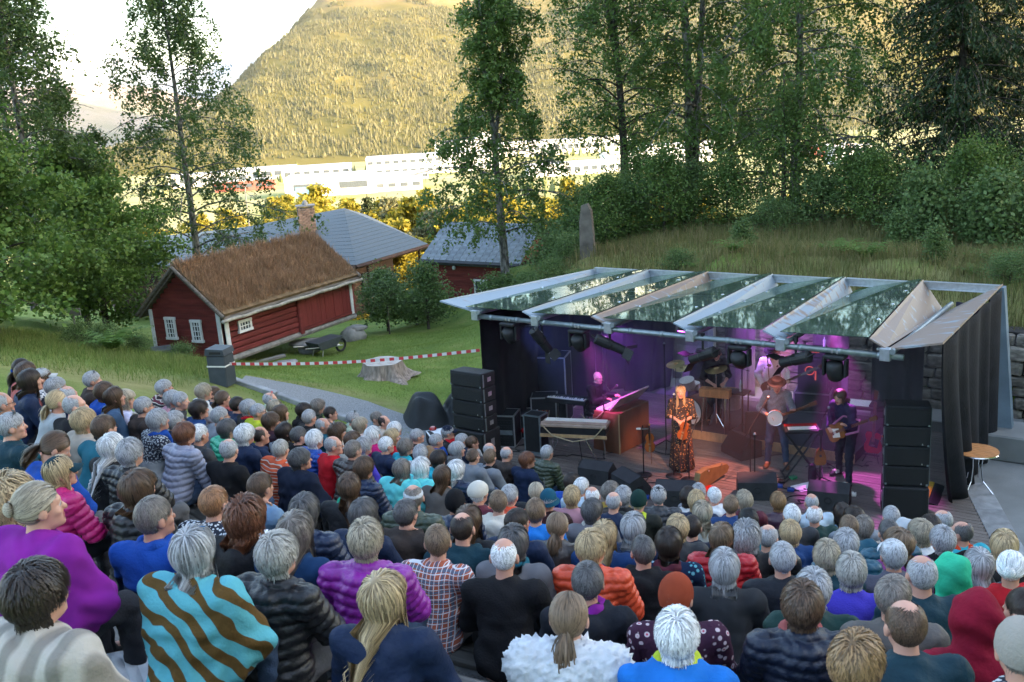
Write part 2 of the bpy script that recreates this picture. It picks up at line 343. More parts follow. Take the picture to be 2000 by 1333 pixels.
# ================================================================== terraces of the open-air theatre
DH = .34
FOC = np.array([3.2, 18.0])
def level_curve(zl, ph):
    """radius from the stage focus at which the seat level reaches zl, per azimuth"""
    rr = np.linspace(2.5, 20, 700)
    X = FOC[0] + rr[:, None] * np.cos(ph); Y = FOC[1] + rr[:, None] * np.sin(ph)
    S = headz(X, Y) - .83
    S = np.maximum.accumulate(S, 0)
    i = np.clip((S < zl).sum(0), 1, 699); return rr[i]
terr = struct(ob('seating_terraces', None))
def _range(zl):
    """azimuths that hold seats at this height"""
    pr = (PPOS[:, 2] - .83); near = np.abs(pr - zl) < .28
    a = np.arctan2(PPOS[near, 1] - FOC[1], PPOS[near, 0] - FOC[0]); a = np.where(a > 1.6, a - 2 * math.pi, a)
    return (a.min() - .09, a.max() + .09) if near.any() else None
PTABLE = '''
-5.76 11.38 4.24 pony dkbrown plain black band
-5.56 11.04 4.26 mid brown sweater coral
-5.28 10.55 4.29 mid dkbrown plain navy
-5.77 11.84 3.99 shortm brown nordic navy capgrey
-5.20 10.94 4.10 shortm grey plain tealdk
-4.81 10.10 4.17 pony blond sweater ltgrey
-4.88 10.51 4.10 thin grey sweater navy
-4.50 9.80 4.19 thin grey fleece black beard
-4.84 9.05 4.46 thin grey plain teal glasses
-4.23 8.00 4.56 shortm grey plain tealdk beard,sunhead
-3.61 7.42 4.54 pony brown fleece royal down
-3.14 6.46 4.69 long blond puffy magenta capteal,child
-4.24 9.38 4.15 shortf blond sweater beige
-3.89 9.00 4.19 shortm brown sweater teal glasses
-3.61 8.45 4.19 long white plain black
-3.28 8.02 4.26 curlym grey puffy black beard,glasses
-2.60 6.40 4.55 bob brown puffyhood black scarfpink
-5.50 12.59 3.73 shortm grey fleece dkbrown sunhead
-5.20 12.21 3.66 shortf brown hood royal
-4.82 11.57 3.77 long brown plain denim sunhead
-4.86 11.97 3.62 bob ashblond fleece lavender
-4.43 11.42 3.67 shortm grey hood dkbrown beard,glasses
-5.00 13.74 3.25 shortm grey stripe maroon
-4.51 12.93 3.28 shortm grey plain charcoal
-4.75 13.31 3.20 shortf grey sweater pink
-4.04 10.77 3.69 shortf grey nordic ltgrey scarfblue
-4.02 11.24 3.53 shortm grey puffy navydk beard,glasses
-3.54 10.14 3.71 shortf auburn puffy lavgrey
-3.56 10.65 3.54 shortm white plain charcoal
-3.03 9.93 3.58 thin grey fleece black glasses
-4.46 13.78 3.15 shortf ashblond sweater white
-4.66 14.91 2.79 bun brown plain navy
-4.42 14.52 2.81 pony brown hood navydk scarfpink,glasses
-4.18 12.63 3.23 shortf dkbrown hood blue
-4.13 14.23 2.80 shortm dkbrown plain navy glasses
-3.89 13.94 2.82 shortf grey plain black scarfred
-3.83 12.35 3.20 shortm grey sweater grey glasses
-3.62 11.90 3.18 shortf dkgrey puffy mint sunhead
-3.21 11.21 3.31 shortf white plain navy
-2.09 6.37 4.43 shortm ginger nordic white beard,glasses
-2.70 4.95 5.09 curly blond plain denim
-2.34 4.55 5.19 bun ashblond shawl purple
-1.75 3.28 5.37 shortf dkbrown shawlstripe oat
-2.06 5.23 4.82 shortm greybrown fleece2 royal
-1.60 4.48 4.95 mid grey shawlpat turq sunheadblue
-1.77 5.97 4.48 curly auburn plain black strap,glasses
-3.68 13.65 2.85 shortm grey sweater lime glasses
-3.92 15.33 2.53 thin grey plain sage sunheadred
-3.73 14.83 2.54 mid ashblond plain sage
-3.53 14.33 2.60 mid brown plain mustard
-3.43 13.33 2.79 shortf brown plain blackmag glasses
-3.17 11.72 3.12 thin dkbrown hood navy
-3.18 13.00 2.73 long dkbrown plain grey sunhead
-2.74 10.93 3.20 shortm ashgrey shawlstripe2 rust
-2.42 10.47 3.24 curlym dkgrey shawl navydk
-2.13 7.70 4.01 shortm brown plain denimlt chin
-3.38 15.24 2.34 shortf dkbrown hood black
-3.20 14.75 2.37 shortm grey plain black beard
-3.32 16.07 2.15 shortf greybrown plain blackgreen
-3.04 15.62 2.15 shortm dkbrown plain grey chin,glasses
-2.91 14.31 2.37 thin grey plain petrol
-2.92 12.69 2.77 shortm dkgrey fleece black glasses
-2.65 12.39 2.80 shortf white puffy royal glasses
-2.35 12.07 2.82 thin grey fleece red glasses
-2.61 13.87 2.39 curly brown sweater cream
-2.75 16.06 1.90 shortm grey plain sage sunhead
-2.53 15.38 2.00 bob ashblond plain blush
-2.46 16.81 1.64 shortm greybrown puffy petrol
-2.27 16.32 1.72 thin dkbrown plain beige
-2.04 15.85 1.73 shortf white plain charcoal headband
-2.20 14.45 2.12 bob white hood magenta
-2.33 13.39 2.42 bob brown plain cream2
-2.10 12.90 2.49 curlym grey plain violet
-2.04 11.69 2.87 shortm greybrown puffy dkbrown
-1.91 13.73 2.20 shortm white plain navy glasses
-1.97 14.95 1.91 mid blond plain red
-1.69 14.21 1.99 shortf greybrown hood turq
-1.64 15.52 1.71 shortm grey sweater dkbrown
-1.30 15.13 1.74 shortm grey plain tan beard,scarfblue
-1.23 16.86 1.28 shortm grey plain black capnavy,scarfred
-1.40 13.50 2.12 shortf grey nordic navy headbandblue
-1.11 13.04 2.20 shortf dkbrown hood turq
-1.41 11.28 2.75 mid greybrown shawl aqua
-1.23 11.80 2.55 bob white shawl aqua
-0.91 11.06 2.71 long brown sweater taupe chin
-0.82 12.20 2.35 bob white puffy navy
-0.95 14.70 1.72 bob grey plain blackn
-1.75 10.63 3.02 shortf brown puffy navy
-1.61 8.80 3.53 mid brown plain black scarfgreen,beard
-1.56 6.71 4.19 mid dkgrey puffy navy
-1.21 7.14 3.95 bob dkgrey plain navy scarfpurple
-0.95 7.64 3.73 shortm dkgrey hood dkbrown chin
-0.97 8.41 3.55 thin greybrown puffy olive headbandwhite
-0.62 8.80 3.32 none black puffy navy beanieblack
-1.38 5.64 4.50 long greybrown sweater bluemoh
-1.32 4.95 4.68 shortf ashgrey puffyhood black near
-0.92 5.41 4.52 shortf ashblond puffyhood purple glasses,near
-0.68 4.36 4.71 long blond plain navy near
-0.58 6.21 4.12 shortm brownlt plaid orange near
-0.96 16.38 1.29 shortm grey plain black glasses
-0.77 15.89 1.40 shortm brown plain navydk glasses,scarfltgrey
-0.67 13.97 1.86 bun brown sweater grey
-0.47 15.45 1.41 bald grey plain dkbrown
-0.44 14.46 1.65 shortm brownlt sweater grey scarfblack
-0.19 15.01 1.49 bald grey plain dkbrown glasses
0.13 14.57 1.53 shortf auburn hood navy glasses
-0.43 9.61 3.06 none white plain maroon beretwhite
-0.23 9.15 3.15 shortm brownlt hood cream
-0.12 9.97 2.87 shortm grey puffy orange
0.18 10.93 2.49 pony ashblond plain black
0.30 10.18 2.71 none grey plain blackred bucketteal
0.71 12.68 1.89 shortf dkbrown plain royal
0.80 12.15 2.03 shortm white plain paleblue
0.58 10.57 2.55 shortf blond sweater pink
0.84 10.98 2.38 bald white plain dkbrown
1.14 11.77 2.09 shortf greybrown plain mustard
1.24 11.28 2.22 curlym grey plain black
1.02 10.28 2.59 bald grey plain navy
1.36 10.75 2.39 none grey plain limeblack beaniegreen
1.71 11.57 2.08 shortm grey puffy charcoal capblack
0.71 9.32 2.91 shortf dkgrey sweater greymel scarfcream
0.31 8.20 3.29 pony brownlt leather dkbrown
0.13 8.72 3.20 shortm brownlt hood bright
-0.04 7.80 3.52 shortm dkbrown plain navy
-0.43 7.45 3.72 long brown plain black
-0.45 6.91 3.89 thin dkbrown hood tealdk
-0.07 6.51 3.94 bob dkgrey sweater greymel scarfteal
-0.13 5.88 4.14 bald white fleece black near,glasses
0.48 6.45 3.89 shortf blond puffy orange near
0.67 7.59 3.46 long blond sweater blue sunhead
0.97 8.09 3.28 bob grey plain navy
0.88 6.81 3.67 shortm dkgrey hood black near
0.36 5.30 4.24 shortm dkgrey hood blackn scarfpurple,near
0.20 4.39 4.52 pony brownlt fur white near
2.13 11.86 1.92 shortf dkbrown plain white
2.43 12.72 1.60 curlym grey plain greymel
2.12 11.24 2.12 shortf blond plain navy
2.53 12.20 1.77 shortm white hood white
1.97 10.12 2.48 bob ashblond sweater cream
2.44 10.81 2.23 shortm brownlt plain blue
2.77 11.56 1.95 shortf ashblond plain maroon
3.26 11.79 1.81 shortf gold leather plum
3.76 12.02 1.67 bald grey plain paleblue
2.96 10.15 2.36 shortm white plain charcoal glasses
3.34 10.55 2.17 thin white plain greendk
2.55 8.79 2.81 shortf blond hood blue sunhead
2.23 8.37 2.98 thin grey leather black
1.93 7.96 3.18 curly grey plain black
2.33 9.53 2.62 shortf black plain turq
1.63 7.55 3.39 long brownlt puffy red furcollar
1.41 8.40 3.11 shortf blond plain charcoal
1.63 8.88 2.88 shortm dkbrown plain navydk
1.15 7.29 3.49 bob dkbrown floral navy scarfcrimson
1.34 6.14 3.85 bob grey sweater charcoal near
1.85 6.56 3.67 shortm grey plain blackn near
2.28 6.90 3.49 shortf ashblond hood tealdk
0.82 4.95 4.30 none rust paisley plum beanierust,near
0.68 4.12 4.56 shortf white hoodlime bright near
1.44 4.73 4.32 shortf brown puffyhood navydk near,scarfpink
1.70 5.37 4.07 shortf grey plain greendk
3.77 10.88 2.02 mid dkbrown plain denimlt
3.63 10.11 2.31 shortf dkbrown plain grey
3.23 9.13 2.67 shortm brownlt plain petrol
3.55 9.58 2.44 shortf greybrown stripe tealdk
4.16 10.41 2.16 shortm grey plain ltgrey
3.80 9.15 2.59 none white hoodup ltgrey
3.34 8.40 2.94 shortm dkgrey puffy petrol
3.74 8.65 2.80 shortf ashblond plain white
4.21 9.50 2.45 shortf dkbrown plain blue
4.55 9.99 2.27 thin grey plain navy
4.22 8.84 2.68 thin dkgrey plain turq scarforange
3.65 7.99 3.04 curlym grey shawl black
2.66 7.57 3.26 shortf grey puffy petrol scarfpink
3.17 7.76 3.14 bob brownlt puffy plumb
2.84 7.04 3.41 shortm grey fleece greyvio capwhite
2.18 6.09 3.79 shortf ashgrey fleece violet near
2.43 5.58 4.01 thin grey plain tealdk near
2.79 5.95 3.80 none green hoodup mint near
3.32 6.66 3.49 long grey nordic grey
3.95 7.52 3.18 bob blond plain black
3.28 6.13 3.72 bun white hood red near
1.99 4.90 4.25 shortm greybrown plain taupe near
1.67 3.98 4.62 thin brown plain tealdk near
2.12 4.27 4.47 none burg hoodup burg near
1.31 3.56 4.71 shortf gold plain blue near
1.91 3.47 4.79 none oat nordic white beanienordic,near
2.54 4.59 4.30 shortm dkbrown plain black near
0.46 15.01 1.47 shortm grey puffy olive glasses
'''
PROWS = [l.split() for l in PTABLE.strip().splitlines()]
PPOS = np.array([[float(v) for v in r[:3]] for r in PROWS])
_lv = np.arange(.42, 4.9, DH)
for k, zl in enumerate(_lv):
    rg = _range(zl)
    if rg is None: continue
    n = max(8, int((rg[1] - rg[0]) * 22)); ph = np.linspace(rg[0], rg[1], n)
    r0 = level_curve(zl, ph); r1 = np.minimum(level_curve(zl + DH, ph), r0 + 1.6) + .12
    r0 = np.convolve(np.pad(r0, 4, 'edge'), np.ones(9) / 9, 'valid'); r1 = np.convolve(np.pad(r1, 4, 'edge'), np.ones(9) / 9, 'valid')
    def pt(r, z): return np.stack([FOC[0] + r * np.cos(ph), FOC[1] + r * np.sin(ph), np.full(n, z)], -1)
    z = zl - .07
    V = np.concatenate([pt(r0 + .3, z), pt(r1, z), pt(r0 + .3, z - .9)]); i = np.arange(n - 1)
    F = np.concatenate([np.stack([i, i + 1, n + i + 1, n + i], -1), np.stack([2 * n + i, 2 * n + i + 1, i + 1, i], -1)])
    ob('gravel_tread', me_np('gravel_tread', V, F, [MGRAVEL], False), terr)
    # stone edge blocks and two bench boards along the step
    s = np.concatenate([[0], np.cumsum(np.hypot(*np.diff(pt(r0, 0)[:, :2], axis=0).T))]); tot = s[-1]; nb = max(2, int(tot / 1.15))
    for j in range(nb):
        t0, t1 = tot * j / nb, tot * (j + 1) / nb; pa, pb = np.interp([t0, t1], s, ph)
        a = Vector((FOC[0] + np.interp(pa, ph, r0) * math.cos(pa), FOC[1] + np.interp(pa, ph, r0) * math.sin(pa), 0))
        b = Vector((FOC[0] + np.interp(pb, ph, r0) * math.cos(pb), FOC[1] + np.interp(pb, ph, r0) * math.sin(pb), 0))
        d = b - a; ang = math.atan2(d.y, d.x); c = (a + b) / 2; out = Vector((c.x - FOC[0], c.y - FOC[1], 0)).normalized()
        MB().box((0, 0, 0), (d.length - .02, .24, .40), bev=.02).build('step_stone', MSTONE, terr, (c + out * .2) + Vector((0, 0, zl - .25)), ang)
        for q, off in ((0, .09), (1, .24)):
            MB().box((0, 0, 0), (d.length - .012, .135, .045), bev=.006).build('bench_board', MWOODGREY, terr, (c + out * off) + Vector((0, 0, zl - .025 + random.uniform(-.004, .004))), ang + random.uniform(-.006, .006))

# ================================================================== the stage
MDECK = M('deck_planks', (.15, .125, .11), .55, .3, 5, .4, 50, stretch=(.5, 9, 9), objvar=.16, spec=.4)
MSTEEL = M('galvanised_steel', (.42, .46, .50), .38, .15, 14, .05, 40, metal=.75)
MSHEET = M('pale_coated_sheet', (.42, .50, .58), .45, .1, 2.5, .05, 30)
MPIPE = M('grey_pipe', (.22, .26, .28), .4, .2, 8, metal=.6)
MBLACK = M('black_cloth', (.012, .013, .017), .95, .3, 3, .35, 25)
MBLK = M('black_plastic', (.016, .017, .019), .5, .2, 9, .08, 90)
MBLKP = M('black_painted_wood', (.014, .015, .018), .6, .25, 12, .25, 200)
MGRILL = M('black_speaker_grille', (.010, .011, .012), .55, .3, 160, .5, 320)
MALU = M('aluminium_edge', (.5, .5, .52), .35, .1, 12, metal=.85)
MCHROME = M('chrome', (.75, .75, .77), .15, .05, 12, metal=1.)
def plywood():
    m, nt, b, N, L = _nt('weathered_plywood')
    tc = N('TexCoord'); mp = N('Mapping'); mp.inputs['Scale'].default_value = (.6, 3, 3); L(tc.outputs['Object'], mp.inputs[0])
    n1 = N('TexNoise'); n1.inputs['Scale'].default_value = 2.2; n1.inputs['Detail'].default_value = 5; L(mp.outputs[0], n1.inputs[0])
    n2 = N('TexNoise'); n2.inputs['Scale'].default_value = 40; L(mp.outputs[0], n2.inputs[0])
    oi = N('ObjectInfo'); ad = N('Math', operation='ADD'); ml = N('Math', operation='MULTIPLY'); ml.inputs[1].default_value = 1.
    at = N('Attribute', attribute_type='OBJECT', attribute_name='wear'); L(at.outputs['Fac'], ad.inputs[0]); L(n1.outputs[0], ad.inputs[1])
    r = N('ValToRGB'); e = r.color_ramp.elements; e[0].position = .62; e[0].color = (.27, .335, .40, 1); e[1].position = .72; e[1].color = (.25, .185, .15, 1)
    L(ad.outputs[0], r.inputs[0])
    m2 = N('MixRGB', blend_type='MULTIPLY'); m2.inputs[0].default_value = .35; L(r.outputs[0], m2.inputs[1]); L(n2.outputs[0], m2.inputs[2]); L(m2.outputs[0], b.inputs['Base Color'])
    b.inputs['Roughness'].default_value = .5; return m
MPLY = plywood()
def glass_mat(name, tint, refl=1.):
    m, nt, b, N, L = _nt(name); nt.nodes.remove(b)
    tr = N('BsdfTransparent'); tr.inputs[0].default_value = c4(tint); gl = N('BsdfGlossy'); gl.inputs['Roughness'].default_value = .03; gl.inputs[0].default_value = (.70, .82, .72, 1)
    fr = N('Fresnel'); fr.inputs['IOR'].default_value = 1.9 * refl
    mx = N('MixShader'); L(fr.outputs[0], mx.inputs[0]); L(tr.outputs[0], mx.inputs[1]); L(gl.outputs[0], mx.inputs[2])
    df = N('BsdfDiffuse'); df.inputs[0].default_value = (.14, .20, .16, 1)
    nz = N('TexNoise'); nz.inputs['Scale'].default_value = 3; nz.inputs['Detail'].default_value = 6; tc = N('TexCoord'); L(tc.outputs['Object'], nz.inputs[0])
    mr = N('MapRange'); mr.inputs[1].default_value = .3; mr.inputs[2].default_value = .8; mr.inputs[3].default_value = .10; mr.inputs[4].default_value = .30; L(nz.outputs[0], mr.inputs[0])
    m2 = N('MixShader'); L(mr.outputs[0], m2.inputs[0]); L(mx.outputs[0], m2.inputs[1]); L(df.outputs[0], m2.inputs[2])
    L(m2.outputs[0], nt.nodes['Material Output'].inputs[0]); return m
MGLASS = glass_mat('greenish_glass', (.84, .92, .87))

deck = struct(ob('stage_deck', None, None, (0, 0, 0), SRZ))
random.seed(3)
b = 13.35; pj = 0
while b < 21.0:
    w = .118
    for a0, a1 in ((-12.6, -9.4 + .5 * math.sin(pj * 2.4)), (-9.4 + .5 * math.sin(pj * 2.4), -5.6 + .5 * math.cos(pj * 1.7)), (-5.6 + .5 * math.cos(pj * 1.7), -3.4 + (17.9 - b) * .392 if b < 17.9 else -3.4)):
        if a1 - a0 > .1: MB().box(((a0 + a1) / 2, b + w / 2, -.02 + random.uniform(-.002, .002)), (a1 - a0 - .006, w - .012, .04)).build('plank', MDECK, deck)
    b += w; pj += 1
part('deck_substructure', deck, MBLACK, lambda s: s.box((-7.2, 17.2, -.2), (10.6, 7.4, .28)))
# concrete paving on the right of the deck
MB().box((0, 0, 0), (7.6, 8.6, .3)).build('concrete_paving', MCONC, struct(ob('pavement', None)), W(.1, 16.9, -.197), SRZ)
pv = [o for o in bpy.data.objects if o.name == 'pavement'][0]
[MB().box((0, 0, 0), (.42, 1.18, .06), bev=.008).build('edge_slab', MSTONE, pv, W(-3.14 + .392 * (.6 + 1.1 * k), 17.9 - .6 - 1.1 * k, -.035), SRZ + .374) for k in range(4)]
MB().box((0, 0, 0), (1.1, 1.0, .5), bev=.03).build('pillar_plinth', MCONC, pv, W(-2.75, 19.7, .2), SRZ)
# back step of concrete along the stone wall
MB().box((0, 0, 0), (9.3, .8, .24), bev=.02).build('back_step', MCONC, struct(ob('pavement_step', None)), W(-7.5, 20.65, .11), SRZ)

# stone retaining wall behind the stage: every stone a piece
MROCK = M('dark_wall_stone', (.15, .135, .12), .9, .4, 3.2, .9, 14, objvar=.35, col2=(.28, .25, .21))
MROCKJ = M('wall_joint_earth', (.035, .032, .03), 1., .3, 8)
wall = tag(thing('stone_wall', 'dark dry-stone retaining wall of rough blocks behind the stage', 'wall', (0, 0, 0), SRZ))
part('wall_core', wall, MROCKJ, lambda s: s.box((-4.5, 21.45, .85), (17.0, .5, 2.2)))
random.seed(11)
rock_me = []
for k in range(14):
    bm = MB(); bm.box((0, 0, 0), (1, 1, 1), bev=.13); V = np.array(bm.v) + RNG.normal(0, .035, (len(bm.v), 3)); bm.v = [tuple(p) for p in V]
    rock_me.append(bm.mesh('stone', MROCK))
z = -.05
while z < 1.75:
    h = random.uniform(.2, .34); a = -13
    while a < 4.0:
        w = random.uniform(.3, .85)
        o = ob('stone', random.choice(rock_me), wall, (a + w / 2, 21.2 + random.uniform(-.04, .04), z + h / 2)); o.scale = (w - .02, .32, h - .02); o.rotation_euler = (random.uniform(-.03, .03), random.uniform(-.04, .04), 0)
        a += w
    z += h
# roof: five sloping glass sheets and the opaque folds between them, read as front/back edges (a, z)
FB, BB = 15.0, 19.9
RID = [(-10.64, 3.09, -10.5, 3.06), (-9.13, 3.11, -9.07, 3.09), (-7.5, 3.13, -7.62, 3.11), (-5.91, 3.14, -6.1, 3.13), (-4.22, 3.16, -4.62, 3.16)]
VAL = [(-11.73, 3.0, -11.81, 2.76), (-10.32, 2.98, -10.39, 2.74), (-8.75, 2.98, -8.93, 2.73), (-7.16, 3.0, -7.4, 2.71), (-5.58, 3.01, -5.85, 2.65), (-3.96, 3.03, -4.19, 2.56)]
GLL = [(-11.97, 3.07, -11.75, 2.9), (-10.4, 3.07, -10.36, 2.9), (-8.86, 3.09, -8.88, 2.9), (-7.22, 3.1, -7.38, 2.9), (-5.6, 3.13, -5.8, 2.9)]
LT = (-12.62, 3.15, -11.93, 3.0); RT = (-3.16, 3.19, -3.2, 3.16)
roof = tag(thing('stage_roof', 'folded stage roof of greenish glass sheets and pale plywood valleys', 'roof', (0, 0, 0), SRZ))
def plate(name, e0, e1, mat, th, wear=None, nfront=0):
    """slab between two edge lines, each (a_front, z_front, a_back, z_back)"""
    P = [Vector((e0[0], FB, e0[1])), Vector((e1[0], FB, e1[1])), Vector((e1[2], BB, e1[3])), Vector((e0[2], BB, e0[3]))]
    nrm = (P[1] - P[0]).cross(P[3] - P[0]).normalized()
    if nrm.z < 0: nrm = -nrm
    V = [tuple(p) for p in P] + [tuple(p - nrm * th) for p in P]
    me = bpy.data.meshes.new(name); me.from_pydata(V, [], [(0, 1, 2, 3), (7, 6, 5, 4), (0, 4, 5, 1), (1, 5, 6, 2), (2, 6, 7, 3), (3, 7, 4, 0)]); me.materials.append(mat); me.update()
    o = ob(name, me, roof)
    if wear is not None: o['wear'] = wear
    return o
plate('folded_panel', LT, VAL[0], MPLY, .03, 0.)
for i in range(5):
    a0, z0, a1, z1 = RID[i]
    mid = (GLL[i][2] + .0, GLL[i][3])
    plate('glass_sheet', (GLL[i][0], GLL[i][1] + .012, GLL[i][2], GLL[i][3] + .012), (a0, z0 + .014, a1, z1 + .014), MGLASS, .012)
    plate('folded_panel', (a0 + .02, z0, a1 + .02, z1), VAL[i + 1], MPLY, .025, [0., .28, 0., .1, .3][i])
plate('folded_panel', (VAL[5][0] + .03, 3.02, VAL[5][2] + .02, 2.55), RT, MPLY, .03, .3)
for i in range(5):   # alloy clamps and a joint bar on each sheet
    for t in (.25, .5, .75):
        a = (GLL[i][0] * (1 - t) + GLL[i][2] * t); a2 = (RID[i][0] * (1 - t) + RID[i][2] * t); bq = FB + (BB - FB) * t
        z0 = GLL[i][1] * (1 - t) + GLL[i][3] * t; z2 = RID[i][1] * (1 - t) + RID[i][3] * t
        for s_ in (.07, .93): part('glass_clamp', roof, MCHROME, lambda s: s.lathe([(.03, 0), (.03, .012), (.012, .02)], 10, (a + (a2 - a) * s_, bq, z0 + (z2 - z0) * s_ + .014)))
    t = .5; part('joint_bar', roof, MPIPE, lambda s: s.box(((GLL[i][0] + GLL[i][2] + RID[i][0] + RID[i][2]) / 4, 17.45, (GLL[i][1] + GLL[i][3] + RID[i][1] + RID[i][3]) / 4 + .016), (1.28, .012, .006), Ry(-.05)))
for i in range(6):   # valley brackets on the front pipe and sloping tubes under the glass
    a = VAL[i][0]
    part('bracket', roof, MSTEEL, lambda s: (s.box((a, 15.0, 2.93), (.16, .12, .2), bev=.01), s.box((a, 15.02, 3.0), (.26, .08, .03))))
    part('purlin_tube', roof, MPIPE, lambda s: s.cyl((a + .12, 14.9, 3.0), (VAL[i][2] + .14, 19.8, 2.74), .045, 10))
part('front_pipe', roof, MPIPE, lambda s: (s.cyl((-11.75, 15.02, 2.9), (-3.7, 15.02, 2.9), .048, 14), [s.cyl((x, 15.02, 2.9), (x + .07, 15.02, 2.9), .057, 12) for x in np.arange(-11.4, -3.8, .61)]), True)
def ibeam(s):
    for i in range(6):
        a0 = [-11.9, -10.46, -9.03, -7.58, -6.05, -4.57][i] ; a1 = [-10.46, -9.03, -7.58, -6.05, -4.57, -3.2][i]
        for z, h, w in ((2.97, .012, .1), (2.90, .14, .012), (2.83, .012, .1)): s.box(((a0 + a1) / 2, 19.86, z + .06 + i * .02), (a1 - a0, w, h))
part('back_beam', roof, MSTEEL, ibeam)
for a in (-3.0,):
    part('pillar', roof, M('blue_grey_concrete', (.16, .21, .26), .8, .2, 2, .2, 40, detail=8), lambda s: s.prism([(-.3, .4), (.34, .4), (.06, 3.12), (-.05, 3.12)], 'y', .22, c=(a - .2, 19.8, 0)))
part('pillar', roof, MSTEEL, lambda s: s.box((-11.95, 19.75, 1.4), (.14, .14, 2.7)))
# black drapes
def drape(name, label, p0, p1, z0, z1, n=60, amp=.07, folds=9, hook=None, mat=MBLACK, cut=None):
    """hanging cloth from p0 to p1 (a,b) between heights z0 and z1 (functions of t)"""
    t = np.linspace(0, 1, n); rows = 16
    p0 = np.array(p0); p1 = np.array(p1); d = p1 - p0; nn = np.array([-d[1], d[0]]) / np.hypot(*d)
    V = []
    for j in range(rows + 1):
        k = j / rows
        off = amp * (.35 + .65 * k) * (np.sin(t * folds * 2 * math.pi + .6 * np.sin(t * 17)) + .4 * np.sin(t * folds * 4.7 + 1.3 * k))
        q = p0 + t[:, None] * d + off[:, None] * nn
        top = np.array([z1(x) for x in t]); bot = np.array([z0(x) for x in t])
        if cut is not None: q = q - (np.array([cut(x) for x in t]) * k ** 1.5)[:, None] * d
        V.append(np.concatenate([q, (top * (1 - k) + bot * k)[:, None]], 1))
    V = np.array(V).reshape(-1, 3); i = np.arange((rows + 1) * n).reshape(rows + 1, n)
    F = np.stack([i[:-1, :-1], i[:-1, 1:], i[1:, 1:], i[1:, :-1]], -1).reshape(-1, 4)
    o = ob(name, me_np(name, V, F, [mat]), None, (0, 0, 0), SRZ); so_ = o.modifiers.new('thick', 'SOLIDIFY'); so_.thickness = .012
    return tag(o, label, 'curtain')
drape('side_curtain', 'black side curtain closing the stage beside the lawn', (-11.85, 15.25), (-11.9, 20.0), lambda t: .03, lambda t: 2.97 - .22 * t, folds=7)
drape('back_curtain', 'black back curtain with a swept lower corner beside the stage doorway', (-11.9, 20.05), (-9.9, 20.15), lambda t: .05 + .75 * max(0, t - .55) ** 1.4, lambda t: 2.72, folds=5, cut=lambda t: .12 * t)
drape('wing_curtain', 'tall black wing curtain hung from the bare plywood roof edge', (-3.22, 15.3), (-3.2, 19.6), lambda t: .02 + .0 * t, lambda t: 3.1, folds=5, amp=.09, cut=lambda t: -.32 * (1 - t))
MVEIL = M('dark_purple_drape', (.035, .03, .045), .95, .3, 3, .35, 25)
drape('rear_curtain', 'dark thin curtain hanging at the stage rear behind the amplifiers', (-5.6, 20.2), (-4.6, 20.25), lambda t: .1, lambda t: 2.66, folds=3, amp=.05, mat=MVEIL)
drape('corner_curtain', 'dark thin curtain hanging in the stage corner by the keyboards', (-4.05, 20.2), (-3.3, 20.0), lambda t: .1, lambda t: 2.7, folds=3, amp=.05, mat=MVEIL)
drape('grey_curtain', 'grey-brown curtain hanging between two posts behind the drums', (-8.9, 20.4), (-8.15, 20.35), lambda t: .25, lambda t: 2.7, folds=2, amp=.04, mat=M('greybrown_drape', (.10, .085, .09), .9, .2, 3, .3, 25))
drape('violet_curtain', 'mauve-grey curtain hanging behind the bass amplifier', (-6.9, 20.4), (-6.1, 20.35), lambda t: .25, lambda t: 2.7, folds=2, amp=.04, mat=M('mauve_drape', (.09, .075, .095), .9, .2, 3, .3, 25))
dr = thing('stage_doorway', 'pale framed doorway in the stone wall behind the keyboards', 'doorway', W(-10.0, 20.98, .22), SRZ)
part('frame', dr, M('pale_frame', (.4, .4, .42), .6), lambda s: (s.box((-.55, -.06, 1.0), (.14, .16, 2.0)), s.box((.55, -.06, 1.0), (.14, .16, 2.0)), s.box((0, -.06, 2.06), (1.24, .16, .14))))
part('door', dr, M('door_paint', (.25, .24, .27), .6), lambda s: s.box((0, -.02, 1.0), (.96, .06, 2.0)))
part('door_panel', dr, M('door_paint2', (.32, .31, .34), .6), lambda s: (s.box((0, -.055, 1.45), (.7, .02, .7)), s.box((0, -.055, .5), (.7, .02, .7))))

# ================================================================== houses
def board_red(name, c): return M(name, c, .75, .22, 3, .35, 30, stretch=(1, 1, 5), objvar=.1)
MRED = M('red_painted_boards', (.145, .026, .024), .72, .3, 2.2, .4, 25, stretch=(.6, .6, 3), objvar=.12, detail=7)
MREDD = M('red_painted_door', (.16, .027, .026), .65, .2, 4, .3, 30, stretch=(4, 4, .5), objvar=.1)
MWHITE = M('white_paint', (.62, .64, .66), .6, .12, 6, .2, 40, detail=6)
MPANE = M('window_pane', (.03, .04, .05), .08, .3, 3, spec=.8)
MBARK = M('dry_bark_timber', (.16, .14, .12), .95, .4, 4, .8, 25, stretch=(.5, 4, 4))
